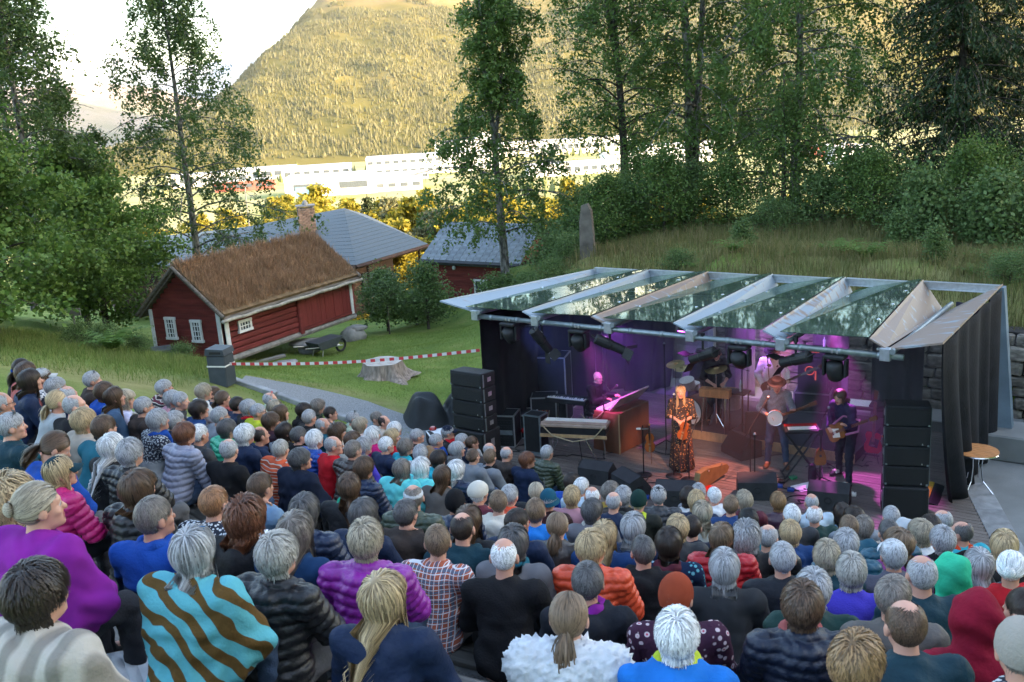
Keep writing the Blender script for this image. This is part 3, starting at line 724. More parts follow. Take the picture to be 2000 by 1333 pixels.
# ---- the leaning hut with the sod roof. corners F (near), R (far right), L (far left)
hF, hR, hL = Vector((-8.55, 28.95, -.05)), Vector((-5.6, 34.6, -.45)), Vector((-11.05, 30.3, .02))
ex = (hR - hF); LEN = ex.length; ex.normalize(); ey = (hL - hF); ey -= ex * ey.dot(ex); WID = 2.85; ey.normalize()
ez = ex.cross(ey).normalized()
if ez.z < 0: ez = -ez
ez = (ez + Vector((-.13, .02, 0))).normalized()
hut = thing('sod_roof_hut', 'leaning red wooden hut with a brown grass roof', 'hut')
hut.matrix_world = Matrix(((ex.x, ey.x, ez.x, hF.x), (ex.y, ey.y, ez.y, hF.y), (ex.z, ey.z, ez.z, hF.z), (0, 0, 0, 1)))
HW = 1.42; RIDGE = 2.62
part('wall_core', hut, M('dark_inside', (.02, .008, .008), .9), lambda s: (s.box((LEN / 2, WID / 2, HW / 2), (LEN - .08, WID - .08, HW)), s.prism([(.04, HW - .01), (WID - .04, HW - .01), (WID / 2, RIDGE - .08)], 'x', LEN - .08, c=(LEN / 2, 0, 0))))
random.seed(5)
nb = 8
for i in range(nb):       # near long wall: heavy horizontal logs on the left part
    h = HW / nb; z = h * (i + .5)
    part('log', hut, MRED, lambda s: s.box((1.75, -.0 - random.uniform(0, .02), z), (3.25, .11, h - .016), Ry(random.uniform(-.008, .008)), bev=.03))
for i in range(12):       # vertical planks of the boarded half
    w = 2.95 / 12
    part('plank', hut, MREDD, lambda s: s.box((3.62 + w * (i + .5), -.03 + random.uniform(-.008, .008), HW / 2 + .02), (w - .008, .05, HW - .06)))
part('door_sill', hut, MRED, lambda s: s.box((5.0, -.07, .05), (2.9, .06, .1)))
part('corner_log', hut, MRED, lambda s: s.box((3.47, -.07, HW / 2 - .06), (.2, .14, HW + .06), bev=.03))
nb = 16; gh = RIDGE - .06
for i in range(nb):       # gable boards
    h = gh / nb; z = h * (i + .5); hw = WID / 2 if z < HW else max(.06, WID / 2 * (RIDGE - z - .03) / (RIDGE - HW))
    part('board', hut, MRED, lambda s: s.box((-.02 + random.uniform(-.006, .006), WID / 2, z), (.06, hw * 2 - .02, h + .02), Ry(-.12)))
for i in range(8):
    h = HW / 8
    part('board', hut, MRED, lambda s: s.box((LEN + .0, WID / 2, h * (i + .5)), (.06, WID - .02, h - .01))); part('board', hut, MRED, lambda s: s.box((LEN / 2, WID + .0, h * (i + .5)), (LEN - .02, .06, h - .01)))
for x, y in ((0, 0), (LEN, 0), (0, WID)):
    part('corner_board', hut, MWHITE, lambda s: (s.box((x + (.09 if x == 0 else -.06), y + (-.085 if y == 0 else .06), HW / 2 - .0), (.17 if (x, y) == (0, 0) else .14, .04, HW + .02), bev=.006), s.box((x + (-.07 if x == 0 else .06), y + (.06 if y == 0 else -.06), HW / 2), (.04, .15 if (x, y) == (0, 0) else .13, HW + .02), bev=.006)))
def window(parent, c, w, h, ax, nx_, nz_, out):
    """small-paned window; ax 'x' wall along x, 'y' wall along y; out = outward offset sign"""
    cx, cy, cz = c
    def P(u, d, v): return (cx + u, cy + d * out, cz + v) if ax == 'x' else (cx + d * out, cy + u, cz + v)
    def S(u, d, v): return (u, d, v) if ax == 'x' else (d, u, v)
    wn_ = part('window', parent, MWHITE, lambda s: (s.box(P(-w / 2, 0, 0), S(.07, .06, h + .08)), s.box(P(w / 2, 0, 0), S(.07, .06, h + .08)), s.box(P(0, 0, h / 2), S(w + .1, .07, .08)), s.box(P(0, 0, -h / 2), S(w + .12, .08, .08))))
    part('pane', wn_, MPANE, lambda s: s.box(P(0, -.01, 0), S(w - .05, .02, h - .05)))
    part('glazing_bars', wn_, MWHITE, lambda s: ([s.box(P(-w / 2 + w * i / nx_, .01, 0), S(.022, .03, h - .06)) for i in range(1, nx_)], [s.box(P(0, .012, -h / 2 + h * i / nz_), S(w - .06, .03, .022)) for i in range(1, nz_)]))
window(hut, (-.1, .95, .80), .34, .62, 'y', 3, 4, -1); window(hut, (-.1, 2.0, .86), .34, .62, 'y', 3, 4, -1)
window(hut, (.85, -.1, .80), .50, .30, 'x', 4, 2, -1)
# roof: boards, bark edge, sod and dry grass
OV = .22; sl_ = math.atan2(RIDGE - HW, WID / 2); RL = (WID / 2 + .3) / math.cos(sl_)
for sd in (-1, 1):
    def slab(s, th, lift, x0, x1, L0=0., extra=0.):
        for_y = WID / 2 + sd * math.cos(sl_) * (RL / 2 + L0); zz = RIDGE - math.sin(sl_) * (RL / 2 + L0) + lift
        s.box(((x0 + x1) / 2, for_y, zz), (x1 - x0, RL + extra, th), Rx(-sd * sl_))
    part('roof_boarding', hut, MBARK, lambda s: slab(s, .06, .03, -OV, LEN + OV)); 
    part('roof_sod', hut, M('sod', (.17, .115, .065), 1., .35, 5, .9, 20), lambda s: slab(s, .13, .125, -OV + .05, LEN + OV - .05, -.03))
for x in (-OV - .03, LEN + OV + .03):
    for sd in (-1, 1): part('verge_log', hut, MBARK, lambda s: s.tube([(x, WID / 2, RIDGE + .14), (x, WID / 2 + sd * (WID / 2 + .34), RIDGE + .14 - math.tan(sl_) * (WID / 2 + .34))], [.05, .06], 8))
part('eave_log', hut, M('lichened_log', (.34, .32, .28), .95, .35, 5, .7, 25), lambda s: s.tube([(-OV - .1 + (LEN + 2 * OV + .2) * t / 14, -.34, HW - .26 + .015 * math.sin(t * 2.2)) for t in range(15)], .055, 8), True)
def blades(n, fn, hmin, hmax, wid, tilt=.35, bend=.4, tips=None, tri=False):
    """n grass blades (two-quad strips); fn(n) -> base points (n,3), normals optional"""
    B = fn(n); h = RNG.uniform(hmin, hmax, n)[:, None]; az = RNG.uniform(0, 2 * math.pi, n); t = np.abs(RNG.normal(0, tilt, n))[:, None]
    d = np.stack([np.cos(az), np.sin(az), 0 * az], -1); side = np.stack([-np.sin(az), np.cos(az), 0 * az], -1); fa = RNG.uniform(0, math.pi, n); side = side * np.cos(fa)[:, None] + np.stack([np.cos(az), np.sin(az), 0 * az], -1) * np.sin(fa)[:, None] * .6
    up = np.array([0, 0, 1.])
    p1 = B + h * .55 * (up + d * t * .6); p2 = B + h * (up * (1 - bend * t * .6) + d * t * (1 + bend))
    w = wid * RNG.uniform(.6, 1.3, n)[:, None]
    V = np.stack([B - side * w, B + side * w, p1 + side * w * .8, p1 - side * w * .8, p2], 1).reshape(-1, 3); o = np.arange(n)[:, None] * 5
    F4 = o + np.array([0, 1, 2, 3]); F3 = o + np.array([3, 2, 4])
    if tri: V = np.stack([B - side * w, B + side * w, p2], 1).reshape(-1, 3); return V, [np.arange(n * 3).reshape(n, 3)], {'rnd': np.repeat(RNG.uniform(0, 1, n), 3), 'hgt': np.tile(np.array([0, 0, 1.]), n)}
    rn = np.repeat(RNG.uniform(0, 1, n), 5); hh = np.tile(np.array([0, 0, .55, .55, 1.]), n)
    return V, [F4, F3], {'rnd': rn, 'hgt': hh}
def blade_mat(name, lo, mid, hi, transl=.25):
    m, nt, b, N, L = _nt(name); a = N('Attribute', attribute_name='rnd'); r = N('ValToRGB'); e = r.color_ramp.elements
    e[0].position = .05; e[0].color = c4(lo); e[1].position = .95; e[1].color = c4(hi); q = e.new(.5); q.color = c4(mid)
    nz = N('TexNoise'); nz.inputs['Scale'].default_value = .9; tc = N('TexCoord'); L(tc.outputs['Object'], nz.inputs[0])
    ad = N('MixRGB'); ad.inputs[0].default_value = .5; L(a.outputs['Fac'], ad.inputs[1]); L(nz.outputs[0], ad.inputs[2])
    L(ad.outputs[0], r.inputs[0]); L(r.outputs[0], b.inputs['Base Color']); b.inputs['Roughness'].default_value = .8; b.inputs['Specular IOR Level'].default_value = .15
    tr = N('BsdfTranslucent'); L(r.outputs[0], tr.inputs[0]); mx = N('MixShader'); mx.inputs[0].default_value = transl
    L(b.outputs[0], mx.inputs[1]); L(tr.outputs[0], mx.inputs[2]); L(mx.outputs[0], nt.nodes['Material Output'].inputs[0]); return m
MDRY = blade_mat('dry_roof_grass', (.20, .12, .07), (.36, .22, .13), (.52, .35, .22))
def roof_pts(n):
    x = RNG.uniform(-OV + .02, LEN + OV - .02, n); sd = np.where(RNG.uniform(0, 1, n) < .72, -1, 1); k = RNG.uniform(0, 1, n) * RL * .97
    y = WID / 2 + sd * math.cos(sl_) * k; zz = RIDGE - math.sin(sl_) * k + .17
    return np.stack([x, y, zz], -1)
V, F, A = blades(26000, roof_pts, .08, .30, .009, .5)
V2, F2, A2 = blades(5000, lambda n: (lambda q: q[_hash_noise(q[:, 0], q[:, 1], 5) > .1][:n])(roof_pts(4 * n)), .22, .42, .012, .4); F = [F[0], F[1]] + [f + len(V) for f in F2]; V = np.concatenate([V, V2]); A = {k: np.concatenate([A[k], A2[k]]) for k in A}
stuff(ob('dry_grass', me_np('dry_grass', V, F, [MDRY], True, attrs=A), hut))
# sill log and supporting stones
part('sill_log', hut, M('grey_log', (.22, .21, .2), .9, .3, 5, .5, 30), lambda s: s.tube([(-.1, -.02, -.1), (3.2, -.02, -.1), (LEN + .1, -.02, -.12)], .1, 8))
MROCKG = M('grey_boulder', (.22, .22, .215), .9, .3, 4, .7, 16, objvar=.15)
def boulder(name, label, loc, d, rz=0, group=None, mat=None):
    bm = MB(); bm.lathe([(.25, -.5), (.46, -.38), (.5, 0), (.42, .34), (.2, .5)], 12); V = np.array(bm.v); V += .07 * np.sin(V[:, [1, 2, 0]] * 7 + np.array([1, 2, 3.]) * loc[0]) + RNG.normal(0, .012, V.shape); bm.v = [tuple(p * np.array(d)) for p in V]
    return tag(bm.build(name, mat or MROCKG, None, loc, rz, True), label, 'stone', group)
for (u, v, dz, d, lab) in [(3.75, -.05, -.42, (.7, .7, .4), 'grey round foundation stone under the middle of the red hut'), (3.7, -.05, -.2, (1.15, .95, .16), 'flat slab stone topping the middle foundation under the red hut'), (6.3, .05, -.42, (.9, .9, .6), 'big round foundation stone under the far corner of the red hut'), (6.45, -.05, -.16, (.75, .8, .14), 'flat slab stone under the far corner of the red hut'), (.2, .1, -.3, (.5, .5, .3), 'low foundation stone under the near corner of the red hut')]:
    p = hF + ex * u + ey * v + ez * dz; boulder('foundation_stone', lab, p, d)
boulder('flat_stone', 'flat grey stone lying in the grass below the red hut wall', (-7.0, 29.6, gz(-7, 29.6) + .03), (.85, .5, .18), .3)
bm = thing('timber_beam', 'fallen grey timber beam lying in the grass below the red hut', 'beam', (-7.9, 29.4, gz(-7.9, 29.4) + .06), .75)
part('timber', bm, MWOODGREY, lambda s: s.box((0, 0, 0), (2.2, .16, .1), Ry(-.02), bev=.02))
# ---- house with hipped slate roof
def slate_mat(name, c):
    m, nt, b, N, L = _nt(name); tc = N('TexCoord'); mp = N('Mapping'); mp.inputs['Scale'].default_value = (1, 1, 1); L(tc.outputs['UV'], mp.inputs[0]) if False else L(tc.outputs['Object'], mp.inputs[0])
    br = N('TexNoise'); br.inputs['Scale'].default_value = 7; mp.inputs['Scale'].default_value = (1.2, 5, 7); L(mp.outputs[0], br.inputs[0]); r = N('ValToRGB'); r.color_ramp.elements[0].color = c4(mulc(c, .7)); r.color_ramp.elements[1].color = c4(mulc(c, 1.35)); r.color_ramp.elements[0].position = .3; r.color_ramp.elements[1].position = .7
    L(br.outputs[0], r.inputs[0]); L(r.outputs[0], b.inputs['Base Color']); b.inputs['Roughness'].default_value = .6; return m
MSLATE = slate_mat('blue_grey_slate', (.045, .06, .072)); MDBROWN = M('dark_brown_timber', (.05, .028, .022), .8, .3, 4, .3, 30, stretch=(4, 4, .6))
big = thing('slate_roof_house', 'low dark timber house with a wide blue-grey hipped slate roof and brick chimney', 'house', (-13.2, 53.2, -3.2), -.0)
# corners of the eaves in world coordinates relative to the house base
EA = [(-7.0, 45.7, -.25), (-3.9, 50.2, -.15), (-11.5, 62.0, -.1), (-22.5, 57.0, -.25), (-19.5, 47.5, -.3)]
big.location = (-12, 53, -3.2)
def rel(p): return (p[0] + 12, p[1] - 53, p[2] + 3.2)
e = [rel(p) for p in [(-7.0, 45.7, -.1), (-3.95, 50.0, .1), (-9.2, 66, .1), (-25.5, 60, -.1), (-22, 50.5, -.1)]]
rA, rB = rel((-8.95, 56.0, 1.55)), rel((-17.5, 57.2, .35))
P0, P1, P2, P3, P4 = e
def slope_shingles(parent, quad, rows, mat):
    """lapped slate courses on a roof plane, each course a lapped strip with its own edge"""
    A, Bq, Cq, Dq = [Vector(p) for p in quad]; nrm = (Bq - A).cross(Dq - A).normalized()
    if nrm.z < 0: nrm = -nrm
    for i in range(rows):
        t0, t1 = i / rows, (i + 1.12) / rows; t1 = min(t1, 1)
        a0, a1 = A.lerp(Dq, t0), Bq.lerp(Cq, t0); b0, b1 = A.lerp(Dq, t1), Bq.lerp(Cq, t1)
        V = [a0 + nrm * .016, a1 + nrm * .016, b1 + nrm * .005, b0 + nrm * .005, a0, a1]
        me = bpy.data.meshes.new('slate_course'); me.from_pydata([tuple(v) for v in V], [], [(0, 1, 2, 3), (4, 5, 1, 0)]); me.materials.append(mat); me.update(); ob('slate_course', me, parent)
rf = part('roof', big, MSLATE, lambda s: s._add([P0, P1, P2, P3, P4, rA, rB], [(0, 1, 5), (1, 2, 5), (0, 5, 6, 4), (4, 6, 3), (2, 3, 6, 5)]))
slope_shingles(rf, [P0, P1, rA, rA], 16, MSLATE); slope_shingles(rf, [P4, P0, rA, rB], 16, MSLATE)
part('fascia', big, MDBROWN, lambda s: [s.tube([(*p[:2], p[2] - .1), (*q[:2], q[2] - .1)], .1, 4) for p, q in ((P0, P1), (P1, P2), (P4, P0))])
part('wall', big, MDBROWN, lambda s: s.prism([(P0[0] - .9, P0[1] + 1.6), (P1[0] - 1.9, P1[1] + .6), (P2[0] - 1.2, P2[1] - 1.5), (P3[0] + 1.5, P3[1] - 1), (P4[0] + 1.2, P4[1] + 1.2)], 'z', 2.6, c=(0, 0, 1.55)))
part('veranda_post', big, MDBROWN, lambda s: s.box((P1[0] - .5, P1[1] + .2, 1.6), (.12, .12, 3.0))); part('veranda_post', big, MDBROWN, lambda s: s.box((P0[0] + .4, P0[1] + .9, 1.6), (.12, .12, 3.0)))
part('veranda_rail', big, MWOODGREY, lambda s: (s.box(((P0[0] + P1[0]) / 2 + .9, (P0[1] + P1[1]) / 2 - .6, 1.15), (4.6, .08, .25), Rz(.95))))
part('window', big, MPANE, lambda s: (s.box(((P0[0] - .9 + P1[0] - 1.9) / 2 + .05, (P0[1] + 1.6 + P1[1] + .6) / 2 - .04, 1.75), (1.3, .06, 1.0), Rz(math.atan2(P1[1] - 1 - P0[1], P1[0] - 1 - P0[0])))))
ch = part('chimney', big, M('chimney_core', (.2, .17, .15), .9), lambda s: s.box((0, 0, 0), (.86, .64, 1.7)), loc=rel((-10.45, 52.7, 1.15)), rz=.25)
MBRICK = M('weathered_brick', (.24, .13, .10), .9, .4, 6, .5, 40, objvar=.35, col2=(.36, .27, .22))
bme = MB().box((0, 0, 0), (.215, .05, .075), bev=.006).mesh('brick', MBRICK); bme2 = MB().box((0, 0, 0), (.05, .21, .075), bev=.006).mesh('brick', MBRICK)
for j in range(19):
    for i in range(4): ob('brick', bme, ch, (-.33 + i * .222 + (.05 if j % 2 else -.05) * (0 < i < 3), -.315, -.8 + j * .088))
    for i in range(3): ob('brick', bme2, ch, (.425, -.215 + i * .215, -.8 + j * .088))
part('chimney_cap', ch, MSTONE, lambda s: (s.box((0, 0, .98), (1.0, .76, .07)), s.lathe([(.14, 0), (.16, .1), (.09, .22), (.05, .26)], 10, (0, 0, 1.0)), [s.box((x, y, .9), (.1, .1, .12)) for x in (-.36, .36) for y in (-.25, .25)]))
part('flashing', ch, MALU, lambda s: s.box((.02, -.02, -.72), (1.1, .9, .05), Rx(.2)))
# ---- small red house with tiled roof
sm = thing('small_red_house', 'small red boarded house with a grey tiled roof behind a birch', 'house', (-1.6, 41.6, -1.5), math.atan2(39.5 - 41.5, 3.0))
L2, W2 = 4.4, 3.6
part('wall_core', sm, M('dark_inside', (.02, .008, .008), .9), lambda s: s.box((0, W2 / 2, .95), (L2 - .1, W2 - .1, 1.85)))
for i in range(14): part('board', sm, MRED, lambda s: s.box((0, 0, .07 + i * .135), (L2 - .04, .05, .128), Rx(.1)))
for i in range(14): part('board', sm, MRED, lambda s: s.box((-L2 / 2, W2 / 2, .07 + i * .135), (.05, W2 - .04, .128)))
for x in (-L2 / 2, L2 / 2): part('corner_board', sm, MWHITE, lambda s: s.box((x, -.02, .95), (.13, .1, 1.9)))
window(sm, (.55, -.04, .75), .62, .78, 'x', 2, 2, -1)
part('gable', sm, MRED, lambda s: (s.prism([(0, 1.85), (W2, 1.85), (W2 / 2, 3.1)], 'x', .06, c=(-L2 / 2 + .04, 0, 0)), s.prism([(0, 1.85), (W2, 1.85), (W2 / 2, 3.1)], 'x', .06, c=(L2 / 2 - .04, 0, 0))))
rf2 = part('roof', sm, M('roof_base_dark', (.05, .055, .06), .8), lambda s: [s.box((0, W2 / 2 + sd * 1.02, 2.47), (L2 + .7, 2.5, .06), Rx(-sd * .6)) for sd in (-1, 1)])
MTILE = M('grey_roof_tile', (.20, .225, .245), .5, .25, 5, .15, 40, objvar=.15)
tme = MB().box((0, 0, 0), (.34, .37, .035), Rx(.05), bev=.01).mesh('tile', MTILE)
for j in range(8):
    for i in range(15):
        k = 2.2 - j * .3; o = ob('tile', tme, rf2, (-L2 / 2 - .22 + i * .345, W2 / 2 - math.cos(.6) * (k - .08), 3.17 - math.sin(.6) * (k - .08) + .02)); o.rotation_euler = (.6, 0, random.uniform(-.01, .01))
part('gutter', sm, MBLK, lambda s: s.cyl((-L2 / 2 - .35, -.33, 1.86), (L2 / 2 + .35, -.33, 1.86), .05, 8)); part('wall_lamp', sm, MWHITE, lambda s: s.lathe([(.05, 0), (.08, .08), (.05, .16)], 8, (-.75, -.12, 1.55)))

# ================================================================== trees and plants
def leaf_mat(name, c, c2, transl=.35, rough=.55):
    m, nt, b, N, L = _nt(name); a = N('Attribute', attribute_name='rnd'); tc = N('TexCoord')
    nz = N('TexNoise'); nz.inputs['Scale'].default_value = .7; nz.inputs['Detail'].default_value = 3; L(tc.outputs['Object'], nz.inputs[0])
    mx0 = N('MixRGB'); mx0.inputs[0].default_value = .55; L(a.outputs['Fac'], mx0.inputs[1]); L(nz.outputs[0], mx0.inputs[2])
    r = N('ValToRGB'); r.color_ramp.elements[0].position = .2; r.color_ramp.elements[1].position = .8; r.color_ramp.elements[0].color = c4(c); r.color_ramp.elements[1].color = c4(c2)
    L(mx0.outputs[0], r.inputs[0]); L(r.outputs[0], b.inputs['Base Color']); b.inputs['Roughness'].default_value = rough; b.inputs['Specular IOR Level'].default_value = .3
    tr = N('BsdfTranslucent'); L(r.outputs[0], tr.inputs[0]); mx = N('MixShader'); mx.inputs[0].default_value = transl
    L(b.outputs[0], mx.inputs[1]); L(tr.outputs[0], mx.inputs[2]); L(mx.outputs[0], nt.nodes['Material Output'].inputs[0]); return m
LBIRCH = leaf_mat('birch_leaf', (.045, .085, .022), (.105, .16, .045)); LBIRCH2 = leaf_mat('birch_leaf_fresh', (.06, .11, .024), (.13, .21, .05))
LMAPLE = leaf_mat('maple_leaf', (.06, .115, .02), (.14, .23, .045)); LSPRUCE = leaf_mat('spruce_needles', (.012, .028, .010), (.035, .062, .018), .1)
LSHRUB = leaf_mat('shrub_leaf', (.065, .12, .036), (.16, .235, .08)); LFERN = leaf_mat('fern_frond', (.05, .11, .018), (.12, .21, .035)); LGOLD = leaf_mat('sun_tinted_shrub_leaf', (.22, .20, .022), (.44, .37, .05), .45)  # LGOLD has sunlight put into its leaf colour, brightened and yellowed
LPALE = leaf_mat('pale_shrub_leaf', (.14, .15, .07), (.27, .26, .13)); LDARK = leaf_mat('dark_spruce_far', (.02, .035, .012), (.05, .07, .02), .1)
def bark_birch():
    m, nt, b, N, L = _nt('birch_bark'); tc = N('TexCoord'); mp = N('Mapping'); mp.inputs['Scale'].default_value = (3, 3, 1.1); L(tc.outputs['Object'], mp.inputs[0])
    nz = N('TexNoise'); nz.inputs['Scale'].default_value = 3.5; nz.inputs['Detail'].default_value = 6; L(mp.outputs[0], nz.inputs[0])
    r = N('ValToRGB'); e = r.color_ramp.elements; e[0].position = .42; e[0].color = (.05, .045, .04, 1); e[1].position = .62; e[1].color = (.24, .23, .21, 1); L(nz.outputs[0], r.inputs[0]); L(r.outputs[0], b.inputs['Base Color']); b.inputs['Roughness'].default_value = .9
    bp = N('Bump'); bp.inputs['Strength'].default_value = .6; L(nz.outputs[0], bp.inputs['Height']); L(bp.outputs[0], b.inputs['Normal']); return m
BBIRCH = bark_birch(); BDARK = M('dark_bark', (.06, .05, .042), .95, .4, 6, .8, 22, stretch=(2, 2, .5))
def tubes_np(paths, sides=4):
    """list of (pts (k,3), radii (k)) -> V, F"""
    Vs = []; Fs = []; o = 0; th = np.arange(sides) * 2 * math.pi / sides
    th0 = th
    for q_, (P, r) in enumerate(paths):
        sides = 8 if q_ < 1 else 4 if max(r) > .013 else 3; th = np.arange(sides) * 2 * math.pi / sides; P = np.asarray(P); k = len(P); d = np.gradient(P, axis=0); d /= np.linalg.norm(d, axis=1, keepdims=True) + 1e-9
        ref = np.where(np.abs(d[:, 2:3]) < .9, np.array([[0, 0, 1.]]), np.array([[1., 0, 0]])); a = np.cross(d, ref); a /= np.linalg.norm(a, axis=1, keepdims=True) + 1e-9; b = np.cross(d, a)
        V = P[:, None] + (a[:, None] * np.cos(th)[:, None] + b[:, None] * np.sin(th)[:, None]) * np.asarray(r)[:, None, None]
        i = np.arange(k * sides).reshape(k, sides); j = np.roll(i, -1, 1)
        Fs.append(np.stack([i[:-1], j[:-1], j[1:], i[1:]], -1).reshape(-1, 4) + o); Vs.append(V.reshape(-1, 3)); o += k * sides
    return np.concatenate(Vs), np.concatenate(Fs)
def leaves_np(C, size, flat=.3, asp=.62, down=0.):
    """small folded leaf faces (one quad each) round the points C"""
    n = len(C); d = RNG.normal(0, 1, (n, 3)); d[:, 2] = d[:, 2] * .6 - down; d /= np.linalg.norm(d, axis=1, keepdims=True)
    q = RNG.normal(0, 1, (n, 3)); q[:, 2] *= flat; q -= d * (q * d).sum(1, keepdims=True); q /= np.linalg.norm(q, axis=1, keepdims=True) + 1e-9
    s = (size * RNG.uniform(.65, 1.35, n))[:, None]
    V = np.stack([C - d * s * .5, C + q * s * asp * .5, C + d * s * .5, C - q * s * asp * .5], 1).reshape(-1, 3)
    F = np.arange(n * 4).reshape(n, 4); return V, F, np.repeat(RNG.uniform(0, 1, n), 4)
def curve(p, d, L, n, grav, wob):
    """grow a limb: start p, heading d, bending by grav per step"""
    P = [np.array(p, float)]; d = np.array(d, float); d /= np.linalg.norm(d)
    for i in range(n):
        d = d + np.array([0, 0, grav / n]) + RNG.normal(0, wob, 3); d /= np.linalg.norm(d); P.append(P[-1] + d * L / n)
    return np.array(P)
def make_tree(h, r0, crown0, prof, nl, nleaf, lsize, bend=(0, 0), droop=1.1, twig=1.0, up=.6, fork=None, sec=5, lw=1., jit=.10, hang=True):
    """returns (trunk+limb paths, leaf points) in local coordinates"""
    n = 14; t = np.linspace(0, 1, n); wob = np.cumsum(RNG.normal(0, .012 * h / 10, (n, 2)), 0)
    T = np.stack([bend[0] * t ** 1.5 + wob[:, 0] - wob[0, 0], bend[1] * t ** 1.5 + wob[:, 1] - wob[0, 1], h * t], -1); paths = [(T, r0 * (1 - .93 * t) + .012)]
    trunks = [(T, h)]
    if fork:
        f0, dx, dy = fork; i = int(f0 * (n - 1)); m = n - i; tt = np.linspace(0, 1, m); T2 = T[i] + np.stack([dx * tt ** .8, dy * tt ** .8, (h - T[i, 2]) * .94 * tt], -1); paths.append((T2, (r0 * (1 - .93 * t[i])) * .8 * (1 - .9 * tt) + .012)); trunks.append((T2, h))
    pts = []
    for k in range(nl):
        T_, _ = trunks[k % len(trunks)]; hz = crown0 + (1 - crown0) * ((k + RNG.uniform(0, 1)) / nl) ** .9; zz = hz * h
        if zz < T_[0, 2]: T_ = trunks[0][0]
        p = np.array([np.interp(zz, T_[:, 2], T_[:, j]) for j in range(3)]); az = k * 2.4 + RNG.uniform(-.4, .4)
        L = prof((hz - crown0) / (1 - crown0)) * RNG.uniform(.75, 1.2); u = up * RNG.uniform(.6, 1.4)
        P = curve(p, (math.cos(az), math.sin(az), u), L, 7, -droop, .06); rr = max(.012, r0 * .28 * (1 - hz * .7) * lw); paths.append((P, np.linspace(rr, .006, 8)))
        for s in range(sec):
            tq = RNG.uniform(.25, 1); q = P[int(tq * 7)]; a2 = az + RNG.normal(0, .9); S = curve(q, (math.cos(a2), math.sin(a2), .25), L * .42 * RNG.uniform(.5, 1.2), 4, -droop * 1.1, .1); paths.append((S[::2], np.linspace(.012, .004, 3)))
            for w_ in range(3):
                q2 = S[RNG.integers(1, 5)]; tl = twig * RNG.uniform(.35, 1.1)
                G = curve(q2, (RNG.normal(0, .5), RNG.normal(0, .5), -.2 if hang else .3), tl, 4, -2.2 if hang else -.5, .12); pts.append(G)
    per = max(4, nleaf // max(1, len(pts))); G = np.array(pts); u = RNG.uniform(0, 1, (len(G), per)) * 3.999; i = u.astype(int); f = (u - i)[..., None]; ar = np.arange(len(G))[:, None]
    C = G[ar, i] * (1 - f) + G[ar, i + 1] * f + RNG.normal(0, jit, (len(G), per, 3)); return paths, C.reshape(-1, 3)
def tree(name, label, loc, paths, C, lsize, bark, leaf, group=None, rz=0, **kw):
    o = thing(name, label, 'tree', loc, rz, group); V, F = tubes_np(paths); ob('trunk', me_np('trunk', V, F, [bark]), o)
    V, F, r = leaves_np(C, lsize, **kw); stuff(ob('crown', me_np('crown', V, F, [leaf], False, attrs={'rnd': r}), o)); return o
def at(x, y, dz=0.): return (x, y, gz(x, y) + dz)
birchp = lambda wmax: (lambda t: wmax * (1.0 - .80 * t) * (.75 + .6 * math.sin(min(1, t * 3) * 1.57) * .6))
p, c = make_tree(15.2, .19, .16, birchp(5.0), 70, 30960, .08, (-.2, .2), twig=1.1, jit=.11); tree('birch_tree', 'slender tall birch standing behind the sod-roofed red hut', (-13.2, 42.3, -2.2), p, c, .14, BBIRCH, LBIRCH, 'birches around the theatre', down=.6)
p, c = make_tree(7.5, .09, .3, birchp(1.7), 27, 7224, .08, (2.4, -.2), twig=.8); tree('birch_tree', 'thin young birch leaning towards the taller one, dark leafy trees at its foot', (-18.3, 40, -.6), p, c, .135, BBIRCH, LBIRCH, 'birches around the theatre', down=.5)
p, c = make_tree(15, .17, .22, birchp(3.4), 62, 26832, .09, (.4, 0), twig=1.0, jit=.14); tree('birch_tree', 'big full-crowned birch rising above the leafy maples', (-18.6, 38.5, 0), p, c, .145, BBIRCH, LBIRCH, 'birches around the theatre', down=.4)
p, c = make_tree(13, .16, .2, birchp(3.0), 54, 20640, .09, (.2, 0), twig=1.0, jit=.14); tree('birch_tree', 'shaded birch half hidden by the leafy maples', (-16.2, 34.5, 1), p, c, .145, BBIRCH, LBIRCH, 'birches around the theatre', down=.4)
p, c = make_tree(10.6, .16, .13, lambda t: 3.7 * (1 - .68 * t) * (.8 + .25 * math.sin(7 * t)), 62, 30960, .08, (-.35, 0), twig=.95, fork=(.48, .75, .1), jit=.10); tree('birch_tree', 'forked birch with drooping twigs in front of the small red house', (-.1, 37.6, .5), p, c, .135, BBIRCH, LBIRCH2, 'birches around the theatre', down=.6)
p, c = make_tree(14.5, .19, .22, lambda t: 3.8 * (1 - .5 * t), 59, 27864, .085, (-.5, .3), twig=.8, up=.8, fork=(.5, -.9, .2), jit=.13); tree('alder_tree', 'tall alder with a straight mossy trunk beside the standing stone', (4.85, 39.4, 1.2), p, c, .135, BDARK, LBIRCH2, 'tall trees beyond the stage', down=.3)
p, c = make_tree(16.5, .24, .2, lambda t: 4.6 * (1 - .4 * t), 67, 35088, .09, (-.3, .2), twig=1.2, fork=(.12, .95, .2), jit=.12); tree('birch_tree', 'old birch with twin trunks rising beyond the stage roof', (7.3, 39, 1.2), p, c, .145, BBIRCH, LBIRCH2, 'birches around the theatre', down=.6)
p, c = make_tree(13.5, .2, .1, lambda t: 5.4 * (1 - .5 * t), 75, 43344, .085, (.3, 0), twig=1.5, droop=1.4, jit=.12); tree('weeping_birch', 'wide weeping birch with long hanging branches beside the dark spruce', (10.7, 36.8, 1.7), p, c, .145, BBIRCH, LBIRCH2, 'birches around the theatre', down=.9)
